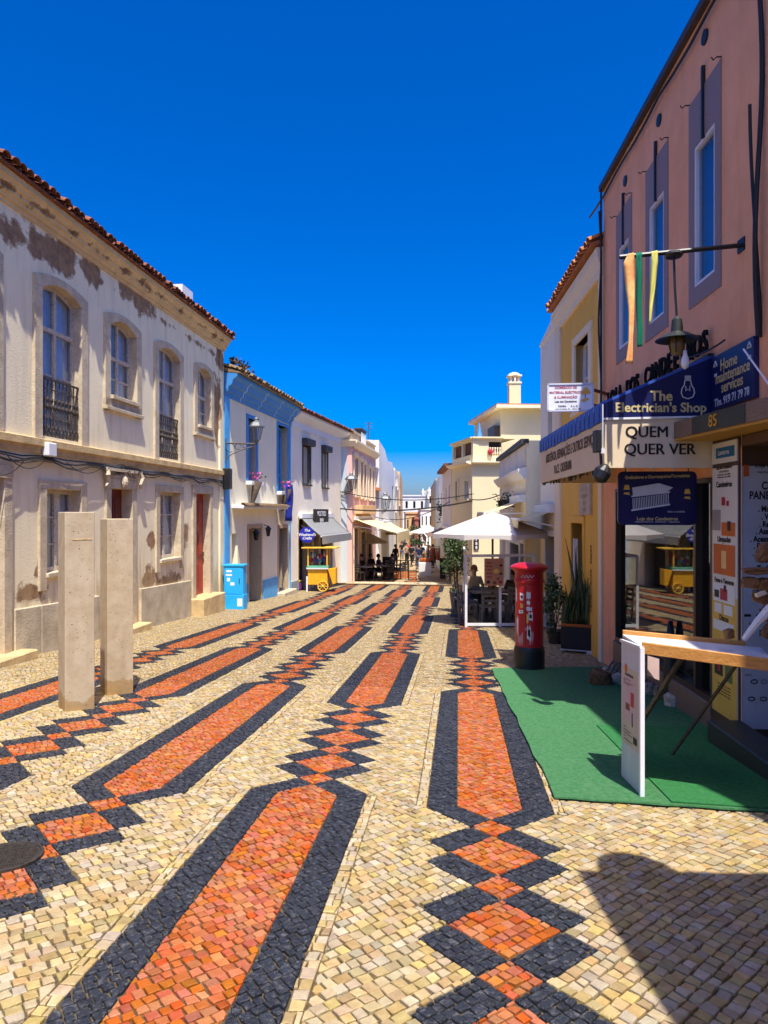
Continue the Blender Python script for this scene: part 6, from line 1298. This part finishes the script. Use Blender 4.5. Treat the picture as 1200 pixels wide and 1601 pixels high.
# glass screen
sc_ = thing('glass_screen', gl(1.92, 16.3), 'white-framed glass wind screen around the cafe terrace', 'screen'); P0 = Vector((1.90, 16.3)); P1 = Vector((3.52, 16.55)); P2 = P0 + Vector((.1, 1)) * 3.8
def zt(v, y): return CAMH - (v - CY) / FPX * y
for (A, B, nm, nn) in ((P0, P1, 'front', 2), (P0 + Vector((0, .05)), P2, 'side', 2)):
    for k in range(nn + 1):
        if nm == 'side' and k == 0: continue
        p = A.lerp(B, k / nn); q = MB(); zb = gz(p.x, p.y); q.bar((p.x, p.y, zb), (p.x, p.y, zt(868, 16.3)), .055, .055); q.build('post', M['white_g'], sc_)
    for (za_, zb_) in ((gz(A.x, A.y) + .06, gz(B.x, B.y) + .06), (zt(869, 16.3), zt(869, 16.3))): q = MB(); q.bar((A.x, A.y, za_), (B.x, B.y, zb_), .05, .06); q.build('rail', M['white_g'], sc_)
    for k in range(nn):
        a = A.lerp(B, k / nn); b = A.lerp(B, (k + 1) / nn); q = MB(); d = (b - a).normalized() * .03; a2 = a + d; b2 = b - d; q.prism([(a2.x, a2.y, gz(a2.x, a2.y) + .09), (b2.x, b2.y, gz(b2.x, b2.y) + .09), (b2.x, b2.y, zt(871, 16.3)), (a2.x, a2.y, zt(871, 16.3))], (-d.y * .2, d.x * .2, 0)); q.build('pane', M['clearglass'], sc_)
mb_ = thing('menu_board', at(772, 915, 16.2), 'orange-brown menu board with food pictures on the glass screen', 'menu'); q = MB(); a = at(757, 916, 16.22); b = at(787, 873, 16.26); q.prism([(a.x, a.y, a.z), (b.x, b.y, a.z), (b.x, b.y, b.z), (a.x, a.y, b.z)], (0, .02, 0)); q.build('board', mat('menu_orange', (.52, .25, .14, 1), (.45, .2, .1, 1), .6, 6, .6), mb_)
rd = random.Random(3)
for i in range(5):
    for j in range(3): p = at(761 + 3.2 * j, 880 + 5.5 * i, 16.2); q = MB(); q.box(p, (.03, .006, .03)); q.build('menu_item', M['ink'] if (i + j) % 2 else M['redp'], mb_)
for (u, v, r_, m) in ((776, 893, .07, M['postery']), (783, 884, .035, M['ink']), (783, 897, .035, bpy.data.materials['dkgreen']), (763, 910, .045, M['ink']), (773, 911, .045, M['drift']), (782, 910, .045, M['redp']), (778, 905, .03, M['drift'])): p = at(u, v, 16.2); q = MB(); q.ball(p, r_, 6, sc=(1, .1, .8)); q.build('menu_picture', m, mb_)
# parasol
def parasol(name, loc, ztip, zrim, rad, label, m, under, n=8, rot=.2, val=.12, base=True, group=None):
    t = thing(name, loc, label, 'parasol', group); c = Vector(loc); q = MB(); K = 6
    def P(a, k): ang = rot + 2 * math.pi * a / (n * 4); e = k / K; sag = (1 - .07 * abs(math.sin(math.pi * (a % 4) / 4)) * e); r = rad * e * sag; return Vector((c.x + r * math.cos(ang), c.y + r * math.sin(ang), ztip + (zrim - ztip) * (e ** 1.15) + .03 * math.sin(math.pi * (a % 4) / 4) * e * 0 - .02 * math.sin(e * 3.14)))
    for a in range(n * 4):
        for k in range(K):
            q.poly([P(a, k), P(a + 1, k), P(a + 1, k + 1), P(a, k + 1)] if k else [P(a, 0), P(a + 1, 1), P(a, 1)])
        w0, w1 = P(a, K), P(a + 1, K); q.poly([w0, w1, w1 - up * val * (1 - .35 * abs(math.sin(math.pi * ((a + 1) % 4) / 4))), w0 - up * val * (1 - .35 * abs(math.sin(math.pi * (a % 4) / 4)))])
    o = q.build('canopy', m, t, norm=False, weld=True); o.modifiers.new('s', 'SOLIDIFY').thickness = .006
    q = MB(); q.tube([c, Vector((c.x, c.y, ztip - .02))], .026, 8); q.build('pole', M['black'] if base else M['silver'], t)
    for a in range(n): q = MB(); e = P(a * 4, K); q.tube([Vector((c.x, c.y, ztip - .06)), e - up * .02], .010, 4); q.build('rib', M['iron'], t)
    q = MB(); q.ball((c.x, c.y, ztip + .01), .04, 5); q.build('finial', m, t); q = MB(); q.lathe(c, [(.28, 0), (.28, .08), (.05, .12), (.04, .3)], 14); q.build('foot', M['castiron'], t); return t
M['canvas'] = mat('white_canvas', (.80, .77, .72, 1), (.72, .69, .64, 1), .85, 3, .4)
tr = M['canvas'].node_tree; b_ = tr.nodes['Principled BSDF']; tl_ = tr.nodes.new('ShaderNodeBsdfTranslucent'); tl_.inputs[0].default_value = (.75, .55, .35, 1); ms = tr.nodes.new('ShaderNodeMixShader'); ms.inputs[0].default_value = .28; o_ = [n_ for n_ in tr.nodes if n_.type == 'OUTPUT_MATERIAL'][0]; tr.links.new(b_.outputs[0], ms.inputs[1]); tr.links.new(tl_.outputs[0], ms.inputs[2]); tr.links.new(ms.outputs[0], o_.inputs[0])
pc_ = gl(2.64, 17.1); parasol('parasol', pc_, zt(801, 17.1), zt(834, 17.1), 1.50, 'large white parasol over the cafe terrace behind the pillar box', M['canvas'], None)
# ------------------------------------------------------------------ far half of the street
def gfac(a, b, side): return Fac(a, b, side)
def simple_windows(F, house, rects, fm=None, surround=None, sm=None, depth=.15, rows=(.5,), cols=1, arch=0, gm=None):
    out = []
    for (u0, u1, v0, v1) in rects:
        uc = (u0 + u1) / 2; a, b = sorted((F.U(u0), F.U(u1))); z0, z1 = F.Z(uc, v1), F.Z(uc, v0)
        out.append((a, b, z0, z1))
    return out
def house(name, label, F, z0, z1, depth, wm, wins=(), doors=(), fm=None, surround=.12, sm=None, cornice=None, cm=None, endm=None, rise=0, eave=None, curtain=False):
    t = thing(name, F.pt(F.L / 2, F.gz(F.L / 2)), label, 'house'); hs_ = simple_windows(F, t, wins); hd_ = []
    for (u0, u1, v0) in doors:
        a, b = sorted((F.U(u0), F.U(u1))); hd_.append((a, b, z0 + .05, F.Z((u0 + u1) / 2, v0)))
    hs_ = [h for h in hs_ if h[1] - h[0] > .05]
    mb = MB(); F.wall(mb, 0, F.L, z0, z1, [(a, b, c, d + rise) for a, b, c, d in hs_] + hd_, .25); mb.build('wall', wm, t)
    mb = MB(); F.box(mb, 0, F.L, z0, z1 - .02, -.45, -depth); mb.build('back_wall', wm, t)
    for s, e in ((0, .1), (F.L, -.1)): mb = MB(); F.box(mb, s, s + e, z0, z1 - .02, -.002, -.45); mb.build('end_wall', endm or wm, t)
    for h in hs_: window(F, t, *h, rise=rise, depth=.15, rows=(.5,), cols=1, fm=fm or M['white'], surround=surround, sm=sm or M['white'], so=.04, sill=.0, curtain=curtain, fw=.05)
    for h in hd_: opening(F, t, h, sm or M['white'], M['darkint'], .3)
    if cornice: q = MB(); F.profile(q, [(-.01, z1 - cornice), (.08, z1 - cornice), (.28, z1 - .05), (.28, z1 + .03), (-.01, z1 + .04)], -.05, F.L + .05); q.build('cornice', cm or M['creamwall'], t)
    return t
M['rosewall'] = mat('rose_plaster', (.78, .48, .40, 1), (.70, .42, .34, 1), .85, 1.2, .6, .1, 30); M['greyblue'] = mat('grey_blue_plaster', (.50, .56, .58, 1), (.44, .5, .52, 1), .85, 2, .5)
M['paleyellow'] = mat('pale_yellow_plaster', (.78, .66, .38, 1), (.72, .6, .34, 1), .85, .8, .5, .1, 30); M['peach'] = mat('peach_plaster', (.72, .46, .22, 1), (.62, .38, .18, 1), .85, 1.2, .5); M['brownlat'] = mat('brown_lattice', (.16, .055, .02, 1), rough=.7)
M['farwhite'] = mat('far_white', (.78, .76, .72, 1), (.68, .66, .62, 1), .85, .6, .7, .1, 20, streak=True)
# rose corner house
F3 = gfac((-1.57, 34.5), (-.50, 42.6), 1)
L3 = house('rose_house', 'rose pink corner house with cream arched windows and ornate parapet', F3, -3, 5.2, 6, M['rosewall'], wins=[(553.5, 559.5, 716, 775), (563, 567, 722, 778), (568.5, 572, 726, 780), (576.5, 579.5, 732, 781), (582, 584.8, 736, 782)], doors=[(553, 559, 826), (564, 571, 832), (575, 580, 836)], surround=.22, sm=M['creamwall'], cornice=.3, rise=.14, fm=M['creamwall'])
F3s = Fac((-2.35, 34.52), (-1.57, 34.5), 1)
q = MB(); F3s.box(q, 0, F3s.L - .001, -3, 5.2, -.4, 0); q.build('corner_wall', M['rosewall'], L3); q = MB(); F3s.box(q, F3s.L * .33, F3s.L * .70, -3, 5.1, -.1, .06); q.build('corner_pilaster', M['greyblue'], L3); q = MB(); F3s.profile(q, [(-.3, 4.9), (.08, 4.9), (.3, 5.17), (.3, 5.23), (-.3, 5.24)], -.15, F3s.L + .2); q.build('cornice', M['creamwall'], L3)
for (a, b, h_) in ((0, 2.6, .45), (2.9, 4.6, .85), (4.9, F3.L, .4)): q = MB(); F3.box(q, a, b, 5.24, 5.24 + h_, -.35, -.05); F3.box(q, a - .08, b + .08, 5.24 + h_, 5.32 + h_, -.42, .02); q.build('parapet', M['greyd'] if h_ > .8 else M['stone'], L3)
for k in range(5): q = MB(); a = 2.95 + .34 * k; F3.box(q, a, a + .12, 5.3, 5.95, -.04, .0); q.build('baluster', M['white'], L3)
q = MB(); F3.box(q, .8, 5.6, F3.Z(565, 803), F3.Z(565, 790), 0, .4); q.build('balcony', M['peach'], L3, bevel=.01); q = MB(); F3.box(q, .1, 6.8, F3.Z(565, 815), F3.Z(565, 804), 0, .05); q.build('shop_band', M['peach'], L3)
bp = at(549, 768, 34.2); lantern('street_lamp', bp, .9, .65, 'black street lamp on iron bracket at the rose house corner', 'bracket street lamps', Vector((-2.2, 34.42, bp.z - .02)))
bp = at(602, 800, 45); lantern('street_lamp', bp, 1.2, .85, 'small distant street lamp on iron bracket at the tall white house', 'bracket street lamps', Vector((-.5, 45, bp.z - .02)))
awning('cream_awning', F3, .3, 6.2, F3.Z(555, 811), .66, 2.2, M['awncream'], 'long cream awning sloping over the cafe tables at the rose house', fold=.45)
# tall white house, then farther houses on the left
F4s = Fac((-3.2, 43.0), (-.30, 43.0), 1)
t = thing('tall_white_house', F4s.pt(2, -2), 'tall stained white house with plain gable wall beyond the rose house', 'house')
mb = MB(); F4s.prism(mb, [(0, -3), (F4s.L, -3), (F4s.L, 5.2), (F4s.L - .35, 6.1), (0, 6.2)], 0, -.3); mb.build('gable_wall', M['farwhite'], t)
F4 = gfac((-.30, 43.0), (.90, 60), 1)
hw4 = simple_windows(F4, t, [(602, 605, 770, 792), (608, 610, 775, 795), (613, 615, 760, 790)]); mb = MB(); F4.wall(mb, 0, F4.L, -3, 5.2, hw4, .2); mb.build('wall', M['farwhite'], t); mb = MB(); F4.box(mb, .1, F4.L, -3, 5.2, -.4, -4); mb.build('back_wall', M['farwhite'], t)
for h in hw4: window(F4, t, *h, depth=.12, rows=(.5,), cols=1, fm=M['greyd'], curtain=False)
mb = MB(); F4.prism(mb, [(0, 5.2), (F4.L, 5.2), (F4.L * .8, 5.7), (F4.L * .5, 5.4), (F4.L * .3, 6.0), (0, 6.1)], -.3, -.02); mb.build('parapet', M['farwhite'], t)
q = MB(); F4s.prism(q, [(2.0, 3.0), (3.0, 3.0), (3.0, 3.15), (2.0, 3.35)], .0, .5); q.build('tiled_canopy', M['tileo'], t)
house('cream_end_house', 'narrow bluish white house with small balconies beyond the tall white house', gfac((.93, 60.3), (1.62, 74), 1), -4, 5.5, 6, M['white2'], wins=[(618.2, 619.6, 745, 760), (618.2, 619.6, 775, 800), (621, 622, 745, 765)], surround=None)
house('ochre_end_house', 'ochre topped narrow house at the far left end of the street', gfac((1.66, 74.3), (2.6, 98), 1), -4, 6.0, 6, M['peach'], wins=[(624, 625.2, 760, 790)], surround=None)
awning('far_awning', F4, 1.0, 9.0, 1.0, .2, 1.6, M['awncream'], 'pale awning along the tall white house, farther than the rose house awning', fold=.4)
# yellow corner house with roof terrace on the right
F5s = Fac((3.89, 31.0), (9.5, 31.4), 1)
t = house('yellow_corner_house', 'pale yellow corner house with roof terrace and brown lattice panels', F5s, -3, 3.92, 6, M['paleyellow'], cornice=.12, cm=M['creamwall'], endm=M['paleyellow'])
F5c = Fac((3.89, 31.0), (3.31, 34.4), -1)
hw5 = simple_windows(F5c, t, [(712.5, 716, 753, 782), (727, 734, 752, 780)])
mb = MB(); F5c.wall(mb, 0, F5c.L, -3, 3.92, hw5, .2); mb.build('wall', M['paleyellow'], t); q = MB(); F5c.profile(q, [(-.01, 3.8), (.08, 3.8), (.28, 3.87), (.28, 3.95), (-.01, 3.96)], 0, F5c.L); q.build('cornice', M['creamwall'], t); mb = MB(); mb.prism([Vector((3.98, 31.25, -3)), Vector((3.45, 34.4, -3)), Vector((6, 36, -3)), Vector((9, 32, -3))], (0, 0, 6.9)); mb.build('back_wall', M['paleyellow'], t)
for h in hw5: window(F5c, t, *h, depth=.1, rows=(.5,), cols=2, fm=M['white'], surround=.16, sm=M['paleyellow'], so=.05, sill=.0)
# penthouse band with lattice and flower balustrade
zt1, zt2 = 3.97, 4.95
q = MB(); F5s.box(q, .05, .75, zt1, zt2, -.5, -.05); F5s.box(q, .75, 1.3, zt1, 4.2, -.4, -.05); F5s.box(q, 0, 1.4, zt2, zt2 + .07, -3, .1); F5s.box(q, .75, 1.35, 4.82, zt2, -.4, -.05); q.build('penthouse', M['paleyellow'], t)
q = MB(); F5c.box(q, .0, F5c.L, zt1, 4.25, -.4, -.03); F5c.box(q, 0, F5c.L, 4.85, zt2, -.4, -.03); F5c.box(q, 0, F5c.L + .1, zt2, zt2 + .065, -2, .1); F5c.box(q, .0, .25, 4.25, 4.85, -.3, -.03); F5c.box(q, F5c.L / 2 - .1, F5c.L / 2 + .1, 4.25, 4.85, -.3, -.03); F5c.box(q, F5c.L - .2, F5c.L, 4.25, 4.85, -.3, -.03); q.build('penthouse', M['paleyellow'], t)
for (a, b) in ((.25, F5c.L / 2 - .1), (F5c.L / 2 + .1, F5c.L - .2)):
    for k in range(12): q = MB(); x = a + (b - a) * k / 12; F5c.box(q, x + .01, x + (b - a) / 12 - .01, 4.26, 4.84, -.2, -.16); q.build('lattice_slat', M['brownlat'], t)
for k in range(5): q = MB(); p = F5s.pt(.82 + .11 * k, 4.2, -.1); q.lathe(p, [(.03, 0), (.05, .1), (.025, .25), (.045, .33), (.04, .36)], 8); q.build('baluster', M['creamwall'], t, smooth=True)
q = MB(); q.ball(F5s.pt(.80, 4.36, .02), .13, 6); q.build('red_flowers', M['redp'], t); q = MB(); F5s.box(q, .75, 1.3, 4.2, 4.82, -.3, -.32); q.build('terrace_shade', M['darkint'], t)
q = MB(); p = at(749, 686, 32); q.lathe(p, [(.12, -.1), (.14, .1), (.06, .5), (.02, .75)], 6); q.build('folded_parasol', M['blue'], base=p, label='folded blue parasol on the yellow corner house roof terrace', cat='parasol')
text('7\n8\n8', .17, fmat(F5s, F5s.U(744), F5s.Z(744, 850), .065), M['white'], parent=t, ext=.002, off=.006, name='sign_digits'); q = MB(); F5s.box(q, F5s.U(740), F5s.U(748), F5s.Z(744, 859), F5s.Z(744, 842), 0, .06); q.build('digit_sign', M['ink'], t)
# taller yellow block with chimney behind
F6 = Fac((at(783, 0, 33.2).x, 33.2), (10.5, 33.6), 1); zt6 = F6.Z(800, 640)
t = house('tall_yellow_block', 'tall pale yellow block with overhanging flat eave and capped chimney', F6, -2, zt6, 6, M['paleyellow'])
q = MB(); F6.box(q, -.35, F6.L, zt6, zt6 + .14, -6, .55); q.build('eave', M['creamwall'], t); q = MB(); F6.box(q, -.33, F6.L, zt6 + .14, zt6 + .2, -6, .5); q.build('roof', M['tileo'], t)
p = F6.pt(F6.U(806), zt6, -.3); q = MB(); q.box(p + up * .7, (.54, .5, 1.2)); q.build('chimney', M['paleyellow'], t); q = MB(); q.box(p + up * 1.28, (.62, .58, .08)); q.box(p + up * 1.62, (.64, .6, .06)); q.lathe(p + up * 1.65, [(.34, 0), (.22, .1), (.05, .16)], 10); q.build('chimney_cap', M['creamwall'], t)
for k in range(8): q = MB(); a = k * math.pi / 4; q.box(p + up * 1.45 + Vector((.25 * math.cos(a), .23 * math.sin(a), 0)), (.07, .07, .3)); q.build('chimney_post', M['creamwall'], t)
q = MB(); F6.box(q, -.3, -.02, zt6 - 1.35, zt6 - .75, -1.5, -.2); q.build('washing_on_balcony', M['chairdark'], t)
# farther right
house('pinkish_white_house', 'pinkish white house with red tiled edge next to the yellow corner house', gfac((3.31, 34.6), (3.52, 42), -1), -3, 3.95, 6, mat('pinkish_white', (.74, .66, .64, 1)), wins=[(701, 703, 758, 790), (696.5, 698, 762, 790)], surround=None)
t = bpy.data.objects.get('pinkish_white_house'); Ft = gfac((3.31, 34.6), (3.52, 42), -1); q = MB(); Ft.box(q, -.1, Ft.L, 3.95, 4.1, -4, .35); q.build('tiled_eave', M['tile'], t)
house('grey_white_house', 'plain greyish white house halfway down the right side of the street', gfac((3.55, 42.3), (4.40, 60), -1), -3.5, 4.3, 6, M['farwhite'], wins=[(689, 691, 770, 790), (684, 686, 775, 795)], surround=None)
house('olive_shade_house', 'narrow shaded house at the far right end of the street', gfac((4.42, 60.3), (5.6, 84), -1), -4, 4.6, 6, M['stone'], wins=[(676, 677.3, 775, 795)], surround=None)
def block(name, label, u0, u1, v0, Y, m, wn=0):
    a = at(u0, v0, Y); b = at(u1, v0, Y); t = thing(name, ((a.x + b.x) / 2, Y, -4), label, 'building'); F = Fac((a.x, Y), (b.x, Y), 1); h_ = [(F.L * (k + .3) / wn, F.L * (k + .6) / wn, a.z - 2.2, a.z - .9) for k in range(wn)]
    q = MB(); F.wall(q, 0, F.L, -5, a.z, h_, .3); q.build('wall', m, t); q = MB(); F.box(q, 0, F.L, -5, a.z - .02, -.5, -8); q.build('back_wall', m, t); q = MB(); F.box(q, -.1, F.L + .1, a.z, a.z + .25, -8, .15); q.build('parapet', m, t)
    for h in h_: window(F, t, *h, depth=.2, rows=(.5,), cols=1, fm=M['greyd'], curtain=False)
    return t
block('far_white_block', 'wide white building closing the end of the street', 618, 690, 776, 130, M['farwhite'], 6); block('far_ochre_block', 'small ochre house at the end of the street', 634, 656, 803, 105, M['peach'], 3); block('far_white_block', 'pale block with flat top right of the ochre house far away', 657, 676, 797, 100, M['farwhite'], 3); block('far_white_tower', 'white roof pavilion on the skyline at the street end', 668, 678, 768, 128, M['white2'], 1); block('far_red_block', 'narrow reddish house between ochre and white far houses', 648, 654, 812, 98, mat('farred', (.35, .12, .08, 1)), 1)
for k, (u, v) in enumerate(((661, 768), (671, 766))): p = at(u, v + 3, 127); q = MB(); q.lathe(p, [(.3, -.5), (.3, .2), (.15, .5), (.03, .9)], 8); q.build('roof_finial', M['farwhite'], base=p, label=('left' if k == 0 else 'right') + ' small white turret on the far skyline', cat='turret')
block('side_street_house', 'white house seen along the side street behind the rose house', 470, 530, 700, 60, M['white2'], 2)
# kerb across the street
kb = thing('cross_kerb', gl(.5, 33.9), 'pale stone kerb line crossing the street before the cafe terraces', 'kerb')
for k in range(7): q = MB(); x = -1.4 + .72 * k; q.box((x + .35, 33.7 + .02 * k, gz(x, 33.7) + .01), (.70, .3, .12)); q.build('kerb_stone', M['stone'], kb, bevel=.015)
# overhead cables
for k, (p, r_, sg, lab) in enumerate(((at(530, 768, 34.3), at(740, 772, 31), .35, 'upper overhead cable strung across the street from the rose house'), (at(530, 795, 34.3), at(738, 783, 31), .25, 'thick lower overhead cable across the street to the yellow house'), (at(585, 808, 43), at(706, 782, 36), .5, 'farther sagging overhead cable above the distant terraces'), (at(738, 781, 31), at(790, 770, 24), .1, 'cable from the yellow corner house to the low white house'))):
    q = MB(); q.tube(catenary(p, r_, sg, 16), .022 if k != 1 else .035, 5); q.build('overhead_cable', M['cable'], base=p, label=lab, cat='cable')
# ------------------------------------------------------------------ far terraces: parasol, tables, chairs, people
c = gpt(578, 903); parasol('parasol', c, zt(834, c.y), zt(848, c.y), 1.05, 'small cream parasol at the cafe of the rose house', M['canvas'], None, base=True, val=.06)
chd = make_chair(M['chairdark'], 'dark cafe chair, leftmost by the rose house'); tbd = make_table(M['awngrey'], 'grey cafe table left of the small parasol'); rd = random.Random(11)
TP = [(-.95, 36.2, 'grey cafe table left of the small parasol'), (-.05, 37.6, 'grey cafe table right of the small parasol'), (-.4, 39.3, 'grey cafe table farther back beyond the small parasol'), (.7, 39.2, 'grey cafe table by the black terrace fence')]
first = True
for i, (x, y, lab) in enumerate(TP):
    if i == 0: tbd.location = gl(x, y); tbd['group'] = 'rose house cafe tables'
    else: place_tree(tbd, gl(x, y), .1, lab, group='rose house cafe tables')
    for j in range(3):
        a = j * 2.1 + i; lab2 = 'dark chair ' + ('near the left', 'near the right', 'at the back')[j] + ' of the ' + lab.replace('grey cafe ', ''); xx, yy = x + .6 * math.cos(a), y + .6 * math.sin(a)
        if i == 0 and j == 0: chd.location = gl(xx, yy); chd.rotation_euler.z = a - math.pi / 2; chd['label'] = lab2; chd['group'] = 'rose house cafe chairs'
        else: place_tree(chd, gl(xx, yy), a - math.pi / 2, lab2, group='rose house cafe chairs')
pp = [(-1.2, 36.9, 'sit', 'black', 'hairb', 'seated person in black at the left table under cream awning', -.4), (-.3, 38.0, 'sit', 'navy', 'hairb', 'seated person in navy beside the small parasol pole', 1.2), (-.75, 39.6, 'sit', 'black', 'hairg', 'seated grey-haired person at the back table', .5), (.45, 39.5, 'sit', 'grey', 'hairb', 'seated person in grey near the black fence', -1)]
for (x, y, po, cl, hr, lab, rz_) in pp: person(gl(x, y), rz_, lab, CL[cl], CL['black'], CL[hr], po, arms='fwd', group='cafe guests')
st_ = [(655, 890, 'navy', 'jean', 'hairb', 'standing person in dark navy shirt seen from behind mid-street', math.pi, 'stand'), (643, 886, 'black', 'black', 'hairb', 'person in black walking left of the navy-shirted person', 2.6, 'walk'), (664, 880, 'white', 'tan', 'hairg', 'person in white shirt walking farther down the street', 0, 'walk'), (635, 882, 'tan', 'black', 'hairb', 'person in tan shirt under the far awning', .8, 'stand'), (676, 888, 'red', 'black', 'hairb', 'person in red top at the right-hand shops', -1.0, 'stand'), (628, 876, 'black', 'jean', 'hairb', 'distant person in black near the far awning', 0, 'walk')]
st_ += [(659, 884, 'black', 'black', 'hairb', 'person in black just right of the navy-shirted person', 3.0, 'walk'), (649, 880, 'grey', 'jean', 'hairg', 'person in grey between the walkers mid-street', .4, 'walk'), (669, 876, 'tan', 'jean', 'hairb', 'farther person in tan on the right side of the street', 2.8, 'walk'), (640, 877, 'red', 'black', 'hairr', 'farther person in red near the far awning', 0, 'stand'), (618, 890, 'black', 'jean', 'hairb', 'waiter in black standing at the terrace fence', .6, 'stand')]
for (u, v, sh, pa, hr, lab, rz_, po) in st_:
    c = gpt(u, v); person(c, rz_, lab, CL[sh], CL[pa], CL[hr], po, group='people down the street')
# black fence with orange flower boxes, produce stand, clothes rack, chalk boards
M['orangeb'] = mat('orange_boxes', (.50, .15, .04, 1), (.35, .08, .02, 1), .8, 8, .8); fe = thing('terrace_fence', gl(.75, 37.9), 'black metal terrace fence with orange panels along the cafe', 'fence')
for k in range(3):
    x0 = .48 + .43 * k; x1 = x0 + .40; y_ = 37.8 + .1 * k; zb = gz(x0, y_)
    q = MB(); q.bar((x0, y_, zb), (x0, y_, zb + 1.05), .04); q.bar((x1, y_, zb), (x1, y_, zb + 1.05), .04); q.bar((x0, y_, zb + 1.03), (x1, y_, zb + 1.03), .04); q.bar((x0, y_, zb + .5), (x1, y_, zb + .5), .03); q.build('fence_frame', M['black'], fe)
    for j in range(3): q = MB(); q.box(((x0 + x1) / 2, y_, zb + .12 + .13 * j), (.36, .05, .10)); q.build('orange_board', M['orangeb'], fe)
ps = thing('produce_stand', gpt(664, 900), 'white stand topped with orange goods in the middle of the street', 'stand'); c = wloc[ps]; q = MB(); q.box(c + up * .4, (.75, .5, .8)); q.build('counter', M['white'], ps, bevel=.02)
for k in range(8): q = MB(); q.lathe(c + Vector((-.3 + .085 * k, -.1 + .06 * (k % 3), .8)), [(.04, 0), (.045, .2), (.02, .28)], 8); q.build('bottle', M['orangeb'], ps, smooth=True)
cr = thing('clothes_rack', gpt(684, 893), 'rack of red and brown clothes outside the right-hand shops', 'rack'); c = wloc[cr]; q = MB(); q.bar(c + Vector((-.5, 0, 0)), c + Vector((-.5, 0, 1.7)), .04); q.bar(c + Vector((.5, 0, 0)), c + Vector((.5, 0, 1.7)), .04); q.bar(c + Vector((-.5, 0, 1.7)), c + Vector((.5, 0, 1.7)), .04); q.build('frame', M['black'], cr)
for k in range(9): q = MB(); x = -.42 + .105 * k; hh = rd.uniform(.6, 1.1); q.prism([c + Vector((x, -.2, 1.62)), c + Vector((x + .05, -.2, 1.62)), c + Vector((x + .07, -.24, 1.62 - hh)), c + Vector((x - .02, -.24, 1.62 - hh))], (0, .4, 0)); q.build('garment', (CL['red'], M['drift'], CL['black'], M['orangeb'])[k % 4], cr)
for (u, v, lab) in ((606, 902, 'dark chalk board standing at the cafe fence corner'), (696, 905, 'dark chalk board by the right-hand shops beside the potted tree')):
    c = gpt(u, v); t = thing('chalk_board', c, lab, 'chalkboard', 'chalk boards'); q = MB(); q.prism([c + Vector((-.3, 0, 0)), c + Vector((.3, 0, 0)), c + Vector((.3, .12, 1.15)), c + Vector((-.3, .12, 1.15))], (0, .03, 0)); q.build('board', M['ink'], t); q = MB(); q.bar(c + Vector((0, .13, 1.1)), c + Vector((0, .5, 0)), .04); q.build('strut', M['oldwood'], t)
    for k in range(6): q = MB(); z = .25 + .13 * k; q.box(c + Vector((0, -.005 + .12 * z / 1.15, z)), (.4 - .05 * (k % 3), .006, .03)); q.build('chalk_line', M['white'], t)
# street trees / plants deep in the street
for (u, v, Y, r_, lab) in ((650, 838, 56, (.75, .75, .7), 'dark small street tree far down the centre of the street'), (703, 865, 33.5, (.35, .3, .8), 'dark climbing shrub against the yellow corner house'), (694, 815, 45, (.5, .5, 1.3), 'dark creeper hanging on the grey white house')):
    c = at(u, v, Y); t = thing('street_tree', (c.x, c.y, gz(c.x, c.y)), lab, 'tree'); q = MB(); leafcloud(q, c, r_, 700, .16, int(u), clumps=12); q.build('crown', M['leaf'], t, kind='stuff', norm=False); q = MB(); q.tube([Vector((c.x, c.y, gz(c.x, c.y))), c], [.07, .04], 6); q.build('trunk', M['bark'], t)
Fq = gfac((3.31, 34.6), (3.52, 42), -1); awning('brown_awning', Fq, .5, 6.5, .85, .45, 1.2, mat('brown_canvas', (.20, .12, .08, 1)), 'dull brown awning on the right side beyond the yellow corner house', fold=.3)

c = gpt(667, 893); parasol('parasol', gl(2.9, 46), zt(822, 46), zt(832, 46), 1.3, 'distant cream parasol on the right beyond the clothes rack', M['canvas'], None, val=.1)
parasol('parasol', gl(.9, 50), zt(826, 50), zt(834, 50), 1.2, 'distant parasol in front of the far awning at left', M['awncream'], None, val=.1)

p = F2.pt(.45, 5.92, .25); t = thing('roof_weeds', p, 'tuft of dry weeds growing on the blue house roof corner', 'weeds'); q = MB(); leafcloud(q, p + up * .1, (.35, .55, .16), 260, .11, 21, clumps=8); q.build('dry_leaves', M['bark'], t, kind='stuff', norm=False)
q = MB()
for k in range(9): q.tube([p + Vector((.05 * math.cos(k), .09 * k - .35, -.1)), p + Vector((.1 * math.cos(k), .1 * k - .4, .3 + .1 * math.sin(k * 3)))], [.008, .003], 4)
q.build('stalks', M['bark'], t, kind='stuff')
p = at(576, 672, 44); q = MB(); q.tube([p - up * .6, p + up * .5], .03, 5)
for k in range(3): q.tube([p + Vector((-.25, 0, .1 + .15 * k)), p + Vector((.25, 0, .1 + .15 * k))], .015, 4)
q.build('roof_antenna', M['iron'], base=p, label='thin television antenna above the rose house roof', cat='antenna')
